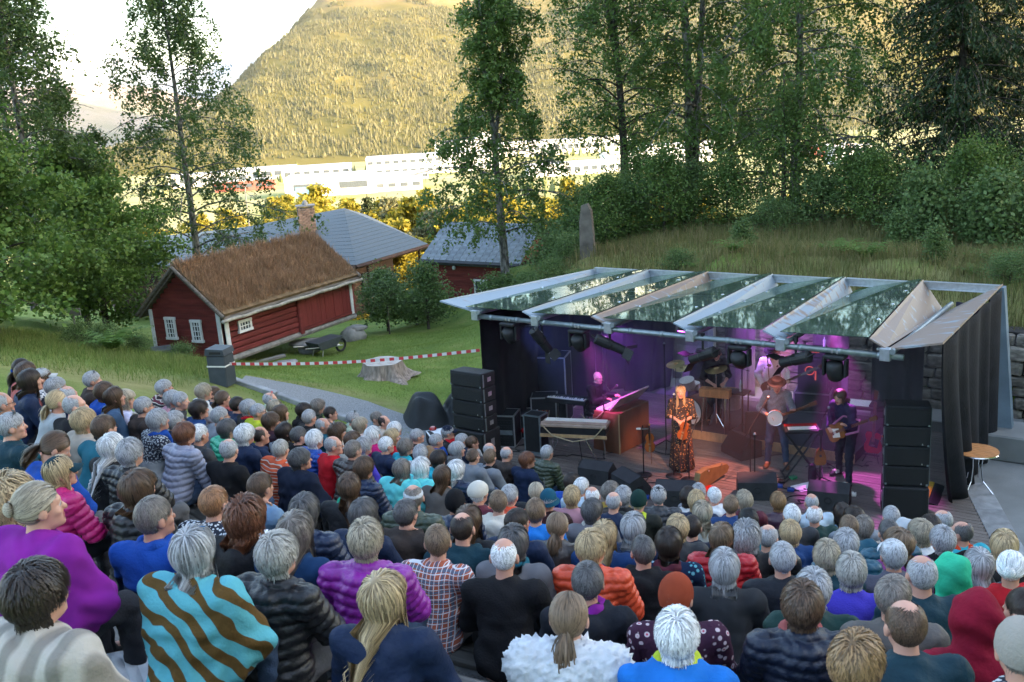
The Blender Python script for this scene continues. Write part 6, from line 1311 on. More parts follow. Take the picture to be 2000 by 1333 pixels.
def cloth(col, kind='plain'):
    key = 'cloth_%s_%s' % (kind, col)
    if key in MATS: return MATS[key]
    c = CC[col]
    if kind in ('plain', 'hood', 'fleece', 'sweater', 'hoodup', 'shawl', 'fur'): m = M(key, c, .92 if kind != 'plain' else .62, .16, 6, .35 if kind != 'sweater' else .6, 240 if kind in ('sweater', 'shawl') else 90 if kind == 'fleece' else 30, spec=.15); return m
    if kind in ('puffy', 'puffyhood'): return M(key, c, .42, .12, 6, .3, 45, spec=.4)
    if kind == 'leather': return M(key, c, .38, .25, 5, .4, 22, spec=.5)
    m, nt, b, N, L = _nt(key); tc = N('TexCoord'); b.inputs['Roughness'].default_value = .9; b.inputs['Specular IOR Level'].default_value = .1
    def wave(d, s, dist=0.):
        w = N('TexWave', bands_direction=d); w.inputs['Scale'].default_value = s; w.inputs['Distortion'].default_value = dist; L(tc.outputs['Object'], w.inputs[0]); return w.outputs[1]
    def thr(v, lo, hi): r = N('MapRange'); r.inputs[1].default_value = lo; r.inputs[2].default_value = hi; L(v, r.inputs[0]); return r.outputs[0]
    def mix(f, a, b2):
        x = N('MixRGB'); L(f, x.inputs[0])
        for i_, q in ((1, a), (2, b2)):
            if isinstance(q, tuple): x.inputs[i_].default_value = c4(q)
            else: L(q, x.inputs[i_])
        return x.outputs[0]
    if kind == 'plaid':
        o = mix(thr(wave('X', 5), .86, .92), (.36, .10, .06), (.10, .12, .17)); o = mix(thr(wave('Z', 5), .86, .92), o, (.12, .13, .18)); o = mix(thr(wave('X', 10), .93, .95), o, (.6, .6, .64)); o = mix(thr(wave('Z', 10), .93, .95), o, (.6, .6, .64)); c0 = (.38, .10, .065); nt.nodes
    elif kind == 'shawlstripe': o = mix(thr(wave('X', 3.0, 1.5), .25, .75), mulc(c, .8), mulc(c, 1.45))
    elif kind in ('stripe', 'shawlstripe2'): o = mix(thr(wave('Z' if kind != 'shawlstripe' else 'X', 4.2, 1.2), .45, .6), c, mulc(c, 1.7) if kind != 'stripe' else (.02, .02, .022)); o = mix(thr(wave('Z', 9, .6), .85, .9), o, (.40, .36, .32) if kind != 'shawlstripe' else mulc(c, .6))
    elif kind == 'nordic': ck = N('TexVoronoi'); ck.inputs['Scale'].default_value = 42; L(tc.outputs['Object'], ck.inputs[0]); sx = N('SeparateXYZ'); L(tc.outputs['Object'], sx.inputs[0]); band = thr(sx.outputs[2], .30, .36); ml = N('Math', operation='MULTIPLY'); L(band, ml.inputs[0]); L(thr(ck.outputs[0], .42, .46), ml.inputs[1]); o = mix(ml.outputs[0], c, (.03, .035, .05) if sum(c) > .6 else (.55, .56, .58))
    elif kind == 'fleece2': sx = N('SeparateXYZ'); L(tc.outputs['Object'], sx.inputs[0]); o = mix(thr(sx.outputs[2], .395, .405), (.008, .022, .055), c)
    elif kind == 'shawlpat': w = wave('DIAGONAL', 3.2, 5.); o = mix(thr(w, .55, .6), (.10, .36, .42), (.105, .06, .02))
    else: vo = N('TexVoronoi'); vo.inputs['Scale'].default_value = 22; L(tc.outputs['Object'], vo.inputs[0]); o = mix(thr(vo.outputs[0], .30, .36), (.55, .45, .48) if kind == 'paisley' else (.10, .33, .40), c); o = mix(thr(vo.outputs[0], .12, .16), (.42, .06, .10) if kind == 'paisley' else (.6, .5, .55), o)
    L(o, b.inputs['Base Color']); nz = N('TexNoise'); nz.inputs['Scale'].default_value = 60; L(tc.outputs['Object'], nz.inputs[0]); bp = N('Bump'); bp.inputs['Strength'].default_value = .4; bp.inputs['Distance'].default_value = .01; L(nz.outputs[0], bp.inputs['Height']); L(bp.outputs[0], b.inputs['Normal']); MATS[key] = m; return m
# --- headgear and small accessories (head frame)
def cap_mesh(brim=True):
    s = MB(); R_ = (.090, .108, .088)
    prof = [(math.cos(t), math.sin(t)) for t in np.linspace(-.12, math.pi / 2 - .05, 9)]; n = 24; V = []; F = []
    for r, z in prof:
        for k in range(n): t = 2 * math.pi * k / n; V.append((r * R_[0] * math.cos(t), -.012 + r * R_[1] * math.sin(t), .048 + z * R_[2]))
    for i in range(len(prof) - 1):
        for k in range(n): F.append((i * n + k, i * n + (k + 1) % n, (i + 1) * n + (k + 1) % n, (i + 1) * n + k))
    F.append(tuple((len(prof) - 1) * n + k for k in range(n))); s._add(V, F)
    if brim:
        out = [(.085 * math.sin(t), .075 + .098 * math.cos(t)) for t in np.linspace(-1.45, 1.45, 13)]; inn = [(.084 * math.sin(t), .055 + .036 * math.cos(t)) for t in np.linspace(1.45, -1.45, 13)]; poly = out[::-1] + inn[::-1]; V = []; m_ = 13
        for (x, y) in out: V.append((x, y, .040 - .35 * x * x / .08 - .012))
        for (x, y) in inn[::-1]: V.append((x, y, .046 - .12 * x * x / .08))
        V += [(x, y, z - .004) for x, y, z in V]; F = []
        for i in range(m_ - 1): F += [(i, i + 1, m_ + i + 1, m_ + i), (3 * m_ + i, 3 * m_ + i + 1, 2 * m_ + i + 1, 2 * m_ + i), (i, 2 * m_ + i, 2 * m_ + i + 1, i + 1)]
        s._add(V, F)
    me = s.mesh('cap', None); me.materials.clear(); me.materials.append(None); me.polygons.foreach_set('use_smooth', [True] * len(me.polygons)); return me
def dome_mesh(name, R_, c, z0, bump=.0, brim=0., droop=.02):
    n = 30; ts = np.linspace(-z0, math.pi / 2 - .06, 12); V = []; F = []; th = np.arange(n) * 2 * math.pi / n; rings = []
    if brim: rings += [np.stack([(R_[0] + brim) * np.cos(th), (R_[1] + brim) * np.sin(th), np.full(n, R_[2] * math.sin(-z0) - droop - .004)], -1), np.stack([(R_[0] + brim) * np.cos(th), (R_[1] + brim) * np.sin(th), np.full(n, R_[2] * math.sin(-z0) - droop)], -1)]
    for t in ts: k = 1 + bump * np.sin(th * 15 + 40 * t); rings.append(np.stack([R_[0] * math.cos(t) * np.cos(th) * k, R_[1] * math.cos(t) * np.sin(th) * k, np.full(n, R_[2] * math.sin(t))], -1))
    V = np.concatenate(rings) + np.array(c); m_ = len(rings); i = np.arange(m_ * n).reshape(m_, n); j = np.roll(i, -1, 1); F = np.stack([i[:-1], j[:-1], j[1:], i[1:]], -1).reshape(-1, 4); V = np.concatenate([V, [V[-n:].mean(0) + (0, 0, .004)]]); top = np.stack([i[-1], j[-1], np.full(n, len(V) - 1)], -1); return me_np(name, V, [F, top], [None])
HAT = dict(cap=cap_mesh(), beanie=dome_mesh('beanie', (.095, .114, .125), (0, -.014, .022), .35, .012), beret=dome_mesh('beret', (.105, .122, .098), (0, -.02, .036), .3, .006), bucket=dome_mesh('bucket_hat', (.092, .112, .105), (0, -.012, .036), .2, .0, .035, .03), headband=dome_mesh('headband', (.088, .108, .055), (0, -.012, .045), .35, 0))
def glasses_mesh(up=False):
    s = MB(); y0, z0 = (.098, .002)
    for sg in (-1, 1):
        pts = [(sg * .032 + .021 * math.cos(t), y0 + .004, z0 + .016 * math.sin(t)) for t in np.linspace(0, 2 * math.pi, 13)]; s.tube(pts, .0022, 5); s.tube([(sg * .053, y0, z0 + .006), (sg * .078, .03, z0 + .006), (sg * .084, -.012, z0)], .0022, 5)
    s.tube([(-.012, y0 + .006, z0 + .004), (.012, y0 + .006, z0 + .004)], .0022, 5)
    if up: s.X = None; s.v = [tuple(Matrix.Rotation(rad(62), 3, 'X') @ Vector(v) + Vector((0, -.005, .035))) for v in s.v]; s.f += [];
    if up:
        for sg in (-1, 1): c = Matrix.Rotation(rad(62), 3, 'X') @ Vector((sg * .032, y0 + .004, z0)) + Vector((0, -.005, .035)); R = Matrix.Rotation(rad(62), 3, 'X'); s.prism([(.02 * math.cos(t), .015 * math.sin(t)) for t in np.linspace(0, 2 * math.pi, 12, endpoint=False)], 'y', .003, c=c, R=R)
    return s.mesh('glasses', [MBLK], True)
GLS = glasses_mesh(); GLU = glasses_mesh(True)
MGB_ = M('sunglass_blue', (.03, .15, .35), .2); MGR_ = M('glasses_red', (.35, .02, .02), .3)

# ================================================================== the seated crowd
POSES = {}
for an, aw in (('lap', dict(arms='lap', lean=.10)), ('fold', dict(arms='fold', lean=.06)), ('knees', dict(arms='knees', lean=.17)), ('chin', dict(arms='chin', lean=.15))):
    for yn, yw in (('0', 0.), ('r', -.45), ('l', .42)):
        if an != 'lap' and yn != '0': continue
        POSES[an + yn] = seated(yaw=yw, pitch=.04, **aw)
POSES['down0'] = seated(arms='lap', lean=.2, yaw=-.5, pitch=-.5)
BODY = {k: body_mesh(J, .0112) for k, J in POSES.items()}
_gm = {}
def gmesh(pose, kind):
    arm = pose[:-1] if not (kind == 'hoodup') else pose; key = (arm, kind)
    if key not in _gm: _gm[key] = garment_mesh(POSES[pose], kind, .0155)
    return _gm[key]
TROU = {a: trouser_mesh(POSES[a + '0'], .02) for a in ('lap',)}; SHOE = [shoe_mesh(POSES['lap0'], q, .02) for q in 'rl']
HAIRM = {k: hair_mesh(k) for k in ('shortm', 'thin', 'shortf', 'bob', 'mid', 'long', 'pony', 'bun', 'curly', 'curlym', 'beard')}
HAIR2 = {k: [HAIRM[k], hair_mesh(k)] for k in ('shortm', 'shortf', 'bob', 'thin', 'long')}
JEANS = [M('jeans', (.035, .06, .11), .9, .2, 8, .3, 90), M('dark_trousers', (.014, .015, .02), .9, .2, 8, .3, 90), M('grey_trousers', (.08, .08, .085), .9, .2, 8, .3, 90)]; MSHOE = M('shoe_leather', (.03, .026, .024), .6)
def with_mat(o, m):
    if not o.material_slots: return o
    o.material_slots[0].link = 'OBJECT'; o.material_slots[0].material = m; return o
HTXT = dict(shortm='short', thin='thinning', shortf='layered short', bob='bobbed', mid='shoulder-length', long='long', pony='tied-back', bun='knotted', curly='curly', curlym='short wavy', bald='', none='')
CTXT = dict(dkbrown='dark brown', brownlt='light brown', ashblond='ash blond', ashgrey='ash grey', greybrown='grey-brown', dkgrey='dark grey', gold='golden brown', tealdk='dark teal', navydk='dark navy', blackn='blue-black', blackmag='black and magenta', blackgreen='black-green', blackred='black-red', limeblack='black and lime', denimlt='light denim', bluemoh='deep blue', ltgrey='light grey', greymel='mottled grey', greyvio='violet-grey', lavgrey='lavender-grey', cream2='cream', plumb='bright plum', turq='turquoise', burg='burgundy', royal='royal blue', bright='bright blue', greendk='dark green', paleblue='pale blue', blush='blush pink', petrol='petrol blue', denim='denim', oat='oatmeal')
GTXT = dict(plain='jacket', hood='hooded jacket', fleece='fleece jacket', fleece2='two-tone fleece', sweater='knitted sweater', puffy='quilted down jacket', puffyhood='hooded down jacket', nordic='patterned knit sweater', stripe='striped knit jacket', shawl='shawl', shawlstripe='striped poncho', shawlstripe2='striped blanket shawl', shawlpat='zigzag patterned poncho', plaid='plaid shirt', leather='leather jacket', floral='flowered top', paisley='flower-patterned jacket', hoodup='jacket with the hood up', fur='shaggy fleece jacket', hoodlime='jacket with a lime hood')
def pname(c): return CTXT.get(c, c)
random.seed(99); LABS = []
HATC = dict(grey='ltgrey', teal='tealdk', navy='navydk', black='black', white='white', green='greendk', rust='rust', nordic='oat', blue='royal', )
def clothing_col(c): return c if c in CC else 'charcoal'
for idx, row in enumerate(PROWS):
    X, Y, Z = (float(v) for v in row[:3]); hk, hcol, gk, gc = row[3:7]; ex_ = row[7].split(',') if len(row) > 7 else []
    face = math.atan2(FOC[1] - .3 - Y, FOC[0] - X) - math.pi / 2 + random.uniform(-.14, .14)
    arm = 'chin' if 'chin' in ex_ else random.choice(['lap', 'lap', 'fold', 'knees', 'lap']); yaw = '0' if arm != 'lap' else random.choice('00rl')
    if 'down' in ex_: arm, yaw = 'down', '0'
    if gk.startswith('shawl'): arm = 'lap'
    pose = arm + yaw; J = POSES[pose]; s = random.uniform(.97, 1.04) * (.86 if 'child' in ex_ else 1)
    hc = np.array(J['hc']) * s; c_, s_ = math.cos(face), math.sin(face); hx, hy = c_ * hc[0] - s_ * hc[1], s_ * hc[0] + c_ * hc[1]
    o = ob('person', BODY[pose], None, (X - hx, Y - hy, Z - hc[2]), face); o.scale = (s, s, s * random.uniform(.99, 1.01)); o['category'] = 'person'; o['group'] = 'seated audience'
    HM4 = Matrix.Translation(J['hc']) @ Matrix(J['R']).to_4x4()
    def on_head(name, me, mat, extra=None):
        q = with_mat(ob(name, me, o), mat) if mat else ob(name, me, o); q.matrix_local = HM4 @ (extra or Matrix()); return q
    if hk not in ('none', 'bald'):
        me = random.choice(HAIR2[hk]) if hk in HAIR2 else HAIRM[hk]; hw = random.uniform(.98, 1.07); on_head('hair', me, HM[hcol if hcol in HM else 'grey'], Matrix.Diagonal((random.choice((-1, 1)) * hw, hw, random.uniform(.98, 1.06), 1)))
    elif hk == 'bald' and hcol in HM: on_head('hair', HAIRM['thin'], HM[hcol], Matrix.Diagonal((.962, .962, .945, 1)))
    elif hk == 'none' and any(e_.startswith(('beanie', 'bucket', 'beret')) for e_ in ex_): on_head('hair', HAIRM['shortm'], HM[hcol if hcol in HM else 'greybrown'])
    gshape = {'plain': 'plain', 'hood': 'hoodie', 'fleece': 'plain', 'fleece2': 'plain', 'sweater': 'sweater', 'nordic': 'sweater', 'stripe': 'plain', 'puffy': 'puffy', 'puffyhood': 'puffyhood', 'plaid': 'plain', 'leather': 'plain', 'floral': 'sweater', 'paisley': 'plain', 'fur': 'fur', 'hoodup': 'hoodup', 'hoodlime': 'hoodie', 'shawl': 'shawl', 'shawlstripe': 'shawl', 'shawlstripe2': 'shawl', 'shawlpat': 'shawl'}[gk]
    mk = gk if gk != 'hoodlime' else 'hood'
    g = with_mat(ob('shawl' if gshape == 'shawl' else 'sweater' if gshape == 'sweater' else 'jacket', gmesh(pose if gshape == 'hoodup' else arm + '0', gshape), o), cloth(gc, mk))
    if not gshape == 'shawl' or True: with_mat(ob('trousers', TROU['lap'], o), random.choice(JEANS))
    for me in SHOE: with_mat(ob('shoe', me, o), MSHOE)
    xt = []
    for e_ in ex_:
        if e_ == 'beard': on_head('beard', HAIRM['beard'], HM[hcol if hcol in HM else 'grey']); xt.append('bearded')
        elif e_ == 'glasses': on_head('glasses', GLS, None); xt.append('glasses')
        elif e_.startswith('sunhead'): q = on_head('sunglasses', GLU, {'blue': MGB_, 'red': MGR_}.get(e_[7:], MBLK)); xt.append('sunglasses pushed up')
        elif e_.startswith('headband'): on_head('headband', HAT['headband'], cloth({'blue': 'royal', 'white': 'white'}.get(e_[8:], 'charcoal'), 'sweater')); xt.append('%s headband' % (e_[8:] or 'dark'))
        elif e_.startswith('scarf'): c = {'pink': 'coral', 'blue': 'royal', 'red': 'red', 'green': 'mint', 'purple': 'purple', 'ltgrey': 'ltgrey', 'black': 'black', 'cream': 'cream', 'teal': 'teal', 'crimson': 'maroon', 'orange': 'orange'}[e_[5:]]; with_mat(ob('scarf', gmesh('lap0', 'scarf'), o), cloth(c, 'sweater')); xt.append('%s scarf' % {'ltgrey': 'light grey'}.get(e_[5:], e_[5:]))
        elif e_.startswith('cap'): on_head('cap', HAT['cap'], cloth({'grey': 'ltgrey', 'teal': 'tealdk', 'navy': 'navydk', 'black': 'black', 'white': 'white'}[e_[3:]], 'fleece')); xt.append('%s peaked cap' % {'teal': 'dark teal'}.get(e_[3:], e_[3:]))
        elif e_.startswith('beanie'): on_head('beanie', HAT['beanie'], cloth({'black': 'black', 'green': 'greendk', 'rust': 'rust', 'nordic': 'oat'}[e_[6:]], 'nordic' if e_ == 'beanienordic' else 'sweater')); xt.append('%s knitted hat' % {'nordic': 'patterned', 'green': 'dark green'}.get(e_[6:], e_[6:]))
        elif e_.startswith('beret'): on_head('soft_hat', HAT['beret'], cloth('cream', 'fleece')); xt.append('white soft hat')
        elif e_.startswith('bucket'): on_head('bucket_hat', HAT['bucket'], cloth('petrol', 'fleece')); xt.append('blue bucket hat')
        elif e_ == 'furcollar': with_mat(ob('fur_collar', gmesh('lap0', 'scarf'), o), cloth('tan', 'fur')); xt.append('fur collar')
        elif e_ == 'chin': xt.append('chin on hand')
        elif e_ == 'down': xt.append('looking down')
        elif e_ == 'strap': part('bag_strap', o, M('brown_strap', (.16, .06, .035), .6), lambda s2: s2.tube([(-.12, -.01, .56), (-.06, -.135, .45), (.06, -.15, .3), (.17, -.12, .16)], .014, 6)); xt.append('brown bag strap')
        elif e_ == 'band': on_head('hair_band', HAT['headband'], cloth('royal', 'sweater'), Matrix.Translation((0, -.115, -.02)) @ Matrix.Diagonal((.38, .2, .5, 1))); xt.append('blue hair band')
    if gk == 'hoodlime' or gc == 'limeblack': with_mat(ob('hood', gmesh('lap0', 'scarf'), o), cloth('lime', 'fleece'))
    if gk == 'fleece2': with_mat(ob('sweater', gmesh('lap0', 'scarf'), o), cloth('royal', 'fleece'))
    hair = {'bald': 'bald', 'none': ''}.get(hk, '%s %s hair' % (HTXT.get(hk, ''), pname(hcol)))
    lab = ('child' if 'child' in ex_ else 'spectator') + (' with ' + hair if hair and hair != 'bald' else ' bald' if hair else '') + ' in %s %s' % (pname(gc), GTXT[gk]); lab = lab.replace('spectator bald', 'bald spectator')
    if xt: lab += ', ' + ' and '.join(xt[:2])
    LABS.append([o, lab, (X, Y)])
# labels that still coincide get told apart by the neighbour
from collections import Counter
cnt_ = Counter(l for _, l, _ in LABS); gtx = [pname(r[6]) + ' ' + GTXT[r[5]].split(' with')[0] for r in PROWS]
seen_ = set()
for i_, (o, lab, (x, y)) in enumerate(LABS):
    if cnt_[lab] > 1:
        for j_ in np.argsort(np.hypot(PPOS[:, 0] - x, PPOS[:, 1] - y))[1:12]:
            l2 = '%s, beside the %s' % (lab, gtx[j_])
            if l2 not in seen_ and gtx[j_] != gtx[i_]: lab = l2; break
    seen_.add(lab); w_ = lab.split()
    o['label'] = ' '.join(w_[:16])

# ================================================================== on and around the stage
MWOODB = M('brown_cabinet_wood', (.15, .06, .032), .45, .3, 4, .15, 40, stretch=(1, 1, .3)); MWOODL = M('pale_wood', (.38, .25, .13), .5, .2, 5, stretch=(4, 1, 1)); MORW = M('orange_wood', (.50, .22, .08), .5, .2, 5, stretch=(4, 1, 1)); MVARN = M('violin_varnish', (.33, .085, .022), .25, .3, 6, spec=.6); MIVORY = M('ivory_white', (.7, .68, .62), .4, .05, 5); MPAPER = M('paper', (.72, .73, .75), .8, .04, 4); MREDL = M('red_lacquer', (.35, .012, .012), .25, .2, 5, spec=.6); MSUNB = M('sunburst_lacquer', (.22, .085, .02), .25, .5, 3, spec=.6); MSKINH = M('drum_skin', (.66, .65, .62), .6, .06, 3); MCYM = M('cymbal_bronze', (.45, .33, .14), .3, .2, 10, metal=.9); MORANGE = M('orange_print', (.6, .2, .04), .6); MGOLDC = M('tan_tolex', (.20, .125, .05), .6, .2, 8, .2, 90); MBLUEP = M('blue_pedal', (.02, .07, .30), .4); MROPE = M('beige_cable', (.35, .29, .18), .7)
def speaker_box(root, z, w, d, h, yaw=0., pitch=0., grille=True):
    R = Rz(yaw); b0 = part('speaker_cabinet', root, MBLKP, lambda s: s.box((0, 0, z + h / 2), (w, d, h), R @ Rx(pitch), bev=.012))
    part('grille', b0, MGRILL, lambda s: s.box(R @ Vector((0, -d / 2 - .004, 0)) + Vector((0, 0, z + h / 2)), (w - .05, .012, h - .045), R @ Rx(pitch), bev=.004))
    for sx in (-1, 1):
        part('handle', b0, MALU, lambda s: s.box(R @ Vector((sx * (w / 2 + .003), .02, 0)) + Vector((0, 0, z + h / 2)), (.008, .1, h * .3), R))
        part('rigging', b0, MPIPE, lambda s: (s.box(R @ Vector((sx * (w / 2 + .004), -d / 2 + .05, 0)) + Vector((0, 0, z + h / 2)), (.012, .03, h * .92), R), s.box(R @ Vector((sx * (w / 2 - .03), -d / 2 - .012, 0)) + Vector((0, 0, z + .03)), (.03, .012, .03), R)))
    part('badge', b0, MALU, lambda s: s.prism([(0, .02), (-.014, -.012), (.014, -.012)], 'y', .004, c=R @ Vector((w * .33, -d / 2 - .013, 0)) + Vector((0, 0, z + .05)), R=R))
def pa(name, label, loc, rz, n, hs, w, d):
    z = 0.
    for i in range(n):
        h = hs[i]; sub = i < len(hs) - 4
        o = thing('loudspeaker', label % (['lowest', 'second', 'third', 'fourth', 'fifth', 'topmost'][i if i < n - 1 else 5]), 'loudspeaker', (loc[0], loc[1], loc[2] + z), rz + random.uniform(-.012, .012), 'loudspeaker boxes stacked in two towers')
        speaker_box(o, 0, w, d if not sub else d + .12, h - .012, 0, 0 if sub else -.02 * (i - 1)); z += h
random.seed(4)
pa('L', '%s black loudspeaker box of the tower beside the lawn', (-.78, 17.95, 0), SRZ, 6, [.5, .5, .28, .28, .28, .28], .74, .42)
pa('R', '%s black loudspeaker box of the tower beside the wooden walkway', (6.28, 15.2, 0), rad(-17), 5, [.56, .335, .335, .335, .335], .68, .46)
def wedge(label, x, y, rz, s=1.):
    o = thing('floor_monitor', label, 'monitor', (x, y, 0), rz, 'floor monitors along the stage front'); part('cabinet', o, M('monitor_grey', (.03, .032, .036), .65, .2, 8, .2, 120), lambda q: q.prism([(-.22 * s, 0), (.24 * s, 0), (.24 * s, .12 * s), (.02 * s, .39 * s), (-.22 * s, .30 * s)], 'x', .62 * s, c=(0, 0, .004)))
    part('grille', o, MGRILL, lambda q: q.box((0, .138 * s, .262 * s), (.56 * s, .33 * s, .012), Rx(-.89))); part('handle_ring', o, MBLK, lambda q: q.tube([(.05 * s * math.cos(t), -.224 * s, .17 * s + .05 * s * math.sin(t)) for t in np.linspace(0, 6.283, 13)], .006, 5))
    part('side_plate', o, MBLK, lambda q: q.box((.312 * s, 0, .16 * s), (.006, .12, .1)))
wedge('floor monitor tilted beside the second one before the keyboards', 1.45, 17.35, SRZ + .1); wedge('floor monitor standing askew before the fiddle stand', 1.98, 16.75, SRZ - .5); wedge('wide floor monitor in front of the singer', 2.68, 16.1, SRZ + .35, 1.1); wedge('floor monitor in front of the banjo player', 4.12, 16.25, SRZ + .45, 1.08); wedge('floor monitor in front of the blue-suited guitarist', 5.2, 15.65, SRZ + .2, 1.08); wedge('floor monitor behind the singer facing the drums', 4.35, 18.3, SRZ + 2.6, 1.05)
# flight cases
def case(name, label, loc, rz, w, d, h, mat=MBLKP, parts=None, cat='case'):
    o = thing(name, label, cat, loc, rz, 'flight cases and racks'); part('body', o, mat, lambda s: s.box((0, 0, h / 2), (w, d, h), bev=.008)); t = .028
    def edges(s):
        for x in (-1, 1):
            for y in (-1, 1): s.box((x * (w / 2 - t / 2 + .004), y * (d / 2 - t / 2 + .004), h / 2), (t, t, h + .008))
        for z in (t / 2 - .004, h - t / 2 + .004):
            for y in (-1, 1): s.box((0, y * (d / 2 - t / 2 + .0055), z), (w + .011, t, t))
            for x in (-1, 1): s.box((x * (w / 2 - t / 2 + .0025), 0, z), (t, d + .005, t))
    part('metal_edges', o, MALU if mat is not MBLK else MPIPE, edges)
    if parts: parts(o)
    return o
def patches(o):
    for i, (x, z, c) in enumerate([(-.12, .2, MBLUEP), (.02, .2, MREDL), (.13, .24, MREDL), (-.16, .27, MIVORY), (.2, .28, MBLUEP)]): part('plug', o, c, lambda s: s.lathe([(.055, 0), (.055, .06), (.03, .08)], 10, (x, -.27, z), Rx(math.pi / 2)))
def wires(o):
    for i in range(9): part('patch_cable', o, [MORANGE, MREDL, MROPE][i % 3], lambda s: s.tube([(-.12 + .03 * i, -.23, .5), (-.1 + .025 * i, -.30, .42 - .02 * (i % 3)), (.1 - .01 * i, -.3, .3), (.12, -.24, .22)], .008, 5))
def rackface(o):
    for i in range(5): part('rack_unit', o, MPIPE if i == 2 else MBLK, lambda s: (s.box((0, -.255, .1 + i * .11), (.46, .02, .095)), [s.cyl((-.15 + .07 * k, -.27, .1 + i * .11), (-.15 + .07 * k, -.285, .1 + i * .11), .014, 8) for k in range(5)]))
case('rack_case', 'open equipment rack with knobs beside the loudspeaker tower', (-.25, 19.75, 0), SRZ + .35, .55, .5, .68, parts=rackface); case('power_case', 'low case with blue and red power plugs', (.15, 20.2, 0), SRZ + .5, .6, .5, .52, parts=patches); case('cable_case', 'open case with a tangle of orange patch cables', (.62, 20.5, 0), SRZ + .5, .55, .46, .78, parts=wires)
case('tall_case', 'tall black flight case standing on end behind the keyboards', (.85, 21.15, 0), SRZ + .35, .72, .62, 1.5, parts=lambda o: ([part('recessed_handle', o, MALU, lambda s: s.box((x, -.316, .62), (.16, .012, .11))) for x in (-.17, .17)], part('note_sheet', o, MPAPER, lambda s: s.box((.05, .02, 1.51), (.2, .28, .004), Rz(.3)))))
case('side_cabinet', 'slim black speaker cabinet on a dolly left of the chrome-legged keyboard', (.38, 18.95, .09), SRZ + .05, .38, .32, .78, MBLK, lambda o: part('dolly', o, MALU, lambda s: (s.box((0, 0, -.03), (.5, .4, .03)), [s.cyl((x, y, -.086), (x, y, -.04), .03, 8) for x in (-.2, .2) for y in (-.15, .15)])))
case('small_case', 'small case with papers on its lid beside the loudspeaker tower', (-1.6, 19.55, gz(-1.6, 19.55)), .3, .5, .45, .42, parts=lambda o: (part('papers', o, MPAPER, lambda s: (s.box((.02, 0, .432), (.3, .38, .005), Rz(.2)))), part('cap_on_lid', o, MREDL, lambda s: s.lathe([(.07, 0), (.08, .03), (.05, .07)], 10, (-.1, .18, .43)))))
amp = case('amp_case', 'wide flight case under the bass amplifier', (6.35, 20.25, .2), SRZ + .2, .75, .6, .42)
def bass_cab(o):
    part('cabinet', o, MBLKP, lambda s: s.box((0, 0, .36), (.62, .42, .72), bev=.012)); part('grille', o, MGRILL, lambda s: s.box((0, -.215, .36), (.56, .012, .64))); part('ring_emblem', o, MORANGE, lambda s: (s.tube([(-.06 + .09 * math.cos(t), -.226, .46 + .09 * math.sin(t)) for t in np.linspace(0, 6.283, 17)], .011, 5), s.box((.06, -.226, .36), (.03, .006, .2)))); part('amp_head', o, MBLKP, lambda s: s.box((0, 0, .83), (.5, .3, .2), bev=.01)); part('name_badge', o, MORANGE, lambda s: s.box((.02, -.154, .86), (.2, .006, .035))); part('bottle', o, M('clear_bottle', (.5, .55, .6), .1), lambda s: s.lathe([(.03, 0), (.032, .14), (.012, .18), (.012, .21)], 10, (.2, 0, .935)))
bass_cab(thing('bass_amplifier', 'black bass amplifier stack with an orange ring emblem', 'amplifier', (6.35, 20.25, .63), SRZ + .2))
o = thing('combo_amplifier', 'small dark combo amplifier leaning behind the banjo player', 'amplifier', (4.95, 19.0, .0), SRZ + .3); part('cabinet', o, MBLKP, lambda s: s.box((0, 0, .3), (.7, .4, .58), Rx(-.25), bev=.015)); part('grille', o, MGRILL, lambda s: s.box((0, -.2, .25), (.62, .02, .42), Rx(-.25)))
# riser with carpet
rs = thing('drum_riser', 'low carpeted drum riser at the back of the stage', 'riser', W(-7.0, 18.9), SRZ); part('platform', rs, M('dark_carpet', (.035, .03, .04), .95, .2, 8, .3, 120), lambda s: s.box((0, .05, .095), (3.6, 2.3, .19))); part('front_board', rs, MWOODL, lambda s: s.box((0, -1.12, .095), (3.62, .03, .18)))
# organ and keyboards
og = thing('wooden_organ', 'brown wooden organ with an open lid and lit sheets', 'organ', (2.15, 19.25, 0), SRZ - .12); part('cabinet', og, MWOODB, lambda s: (s.box((.12, 0, .42), (.34, 1.05, .84), bev=.01), s.box((-.17, 0, .72), (.3, 1.05, .2), bev=.01), s.box((-.1, -.5, .36), (.5, .05, .72)), s.box((-.1, .5, .36), (.5, .05, .72)))); part('edge_trim', og, MWOODL, lambda s: s.box((.30, -.528, .42), (.03, .012, .84))); part('keys', og, MIVORY, lambda s: (s.box((-.22, 0, .835), (.16, .92, .03)), s.box((-.08, 0, .875), (.14, .92, .03)))); part('lid', og, M('lid_purple_lit', (.42, .36, .40), .5), lambda s: s.box((.18, 0, 1.02), (.03, 1.0, .4), Ry(.75))); part('sheet_music', og, MPAPER, lambda s: (s.box((.1, -.2, 1.0), (.008, .3, .3), Ry(.75)), s.box((.1, .18, 1.0), (.008, .3, .3), Ry(.75)))); part('loose_cable', og, MROPE, lambda s: s.tube([(-.05, -.54, .86), (-.2, -.58, .7), (-.42, -.62, .6), (-.6, -.6, .72)], .01, 6))  # lid colour carries a painted-in tint of the purple stage light
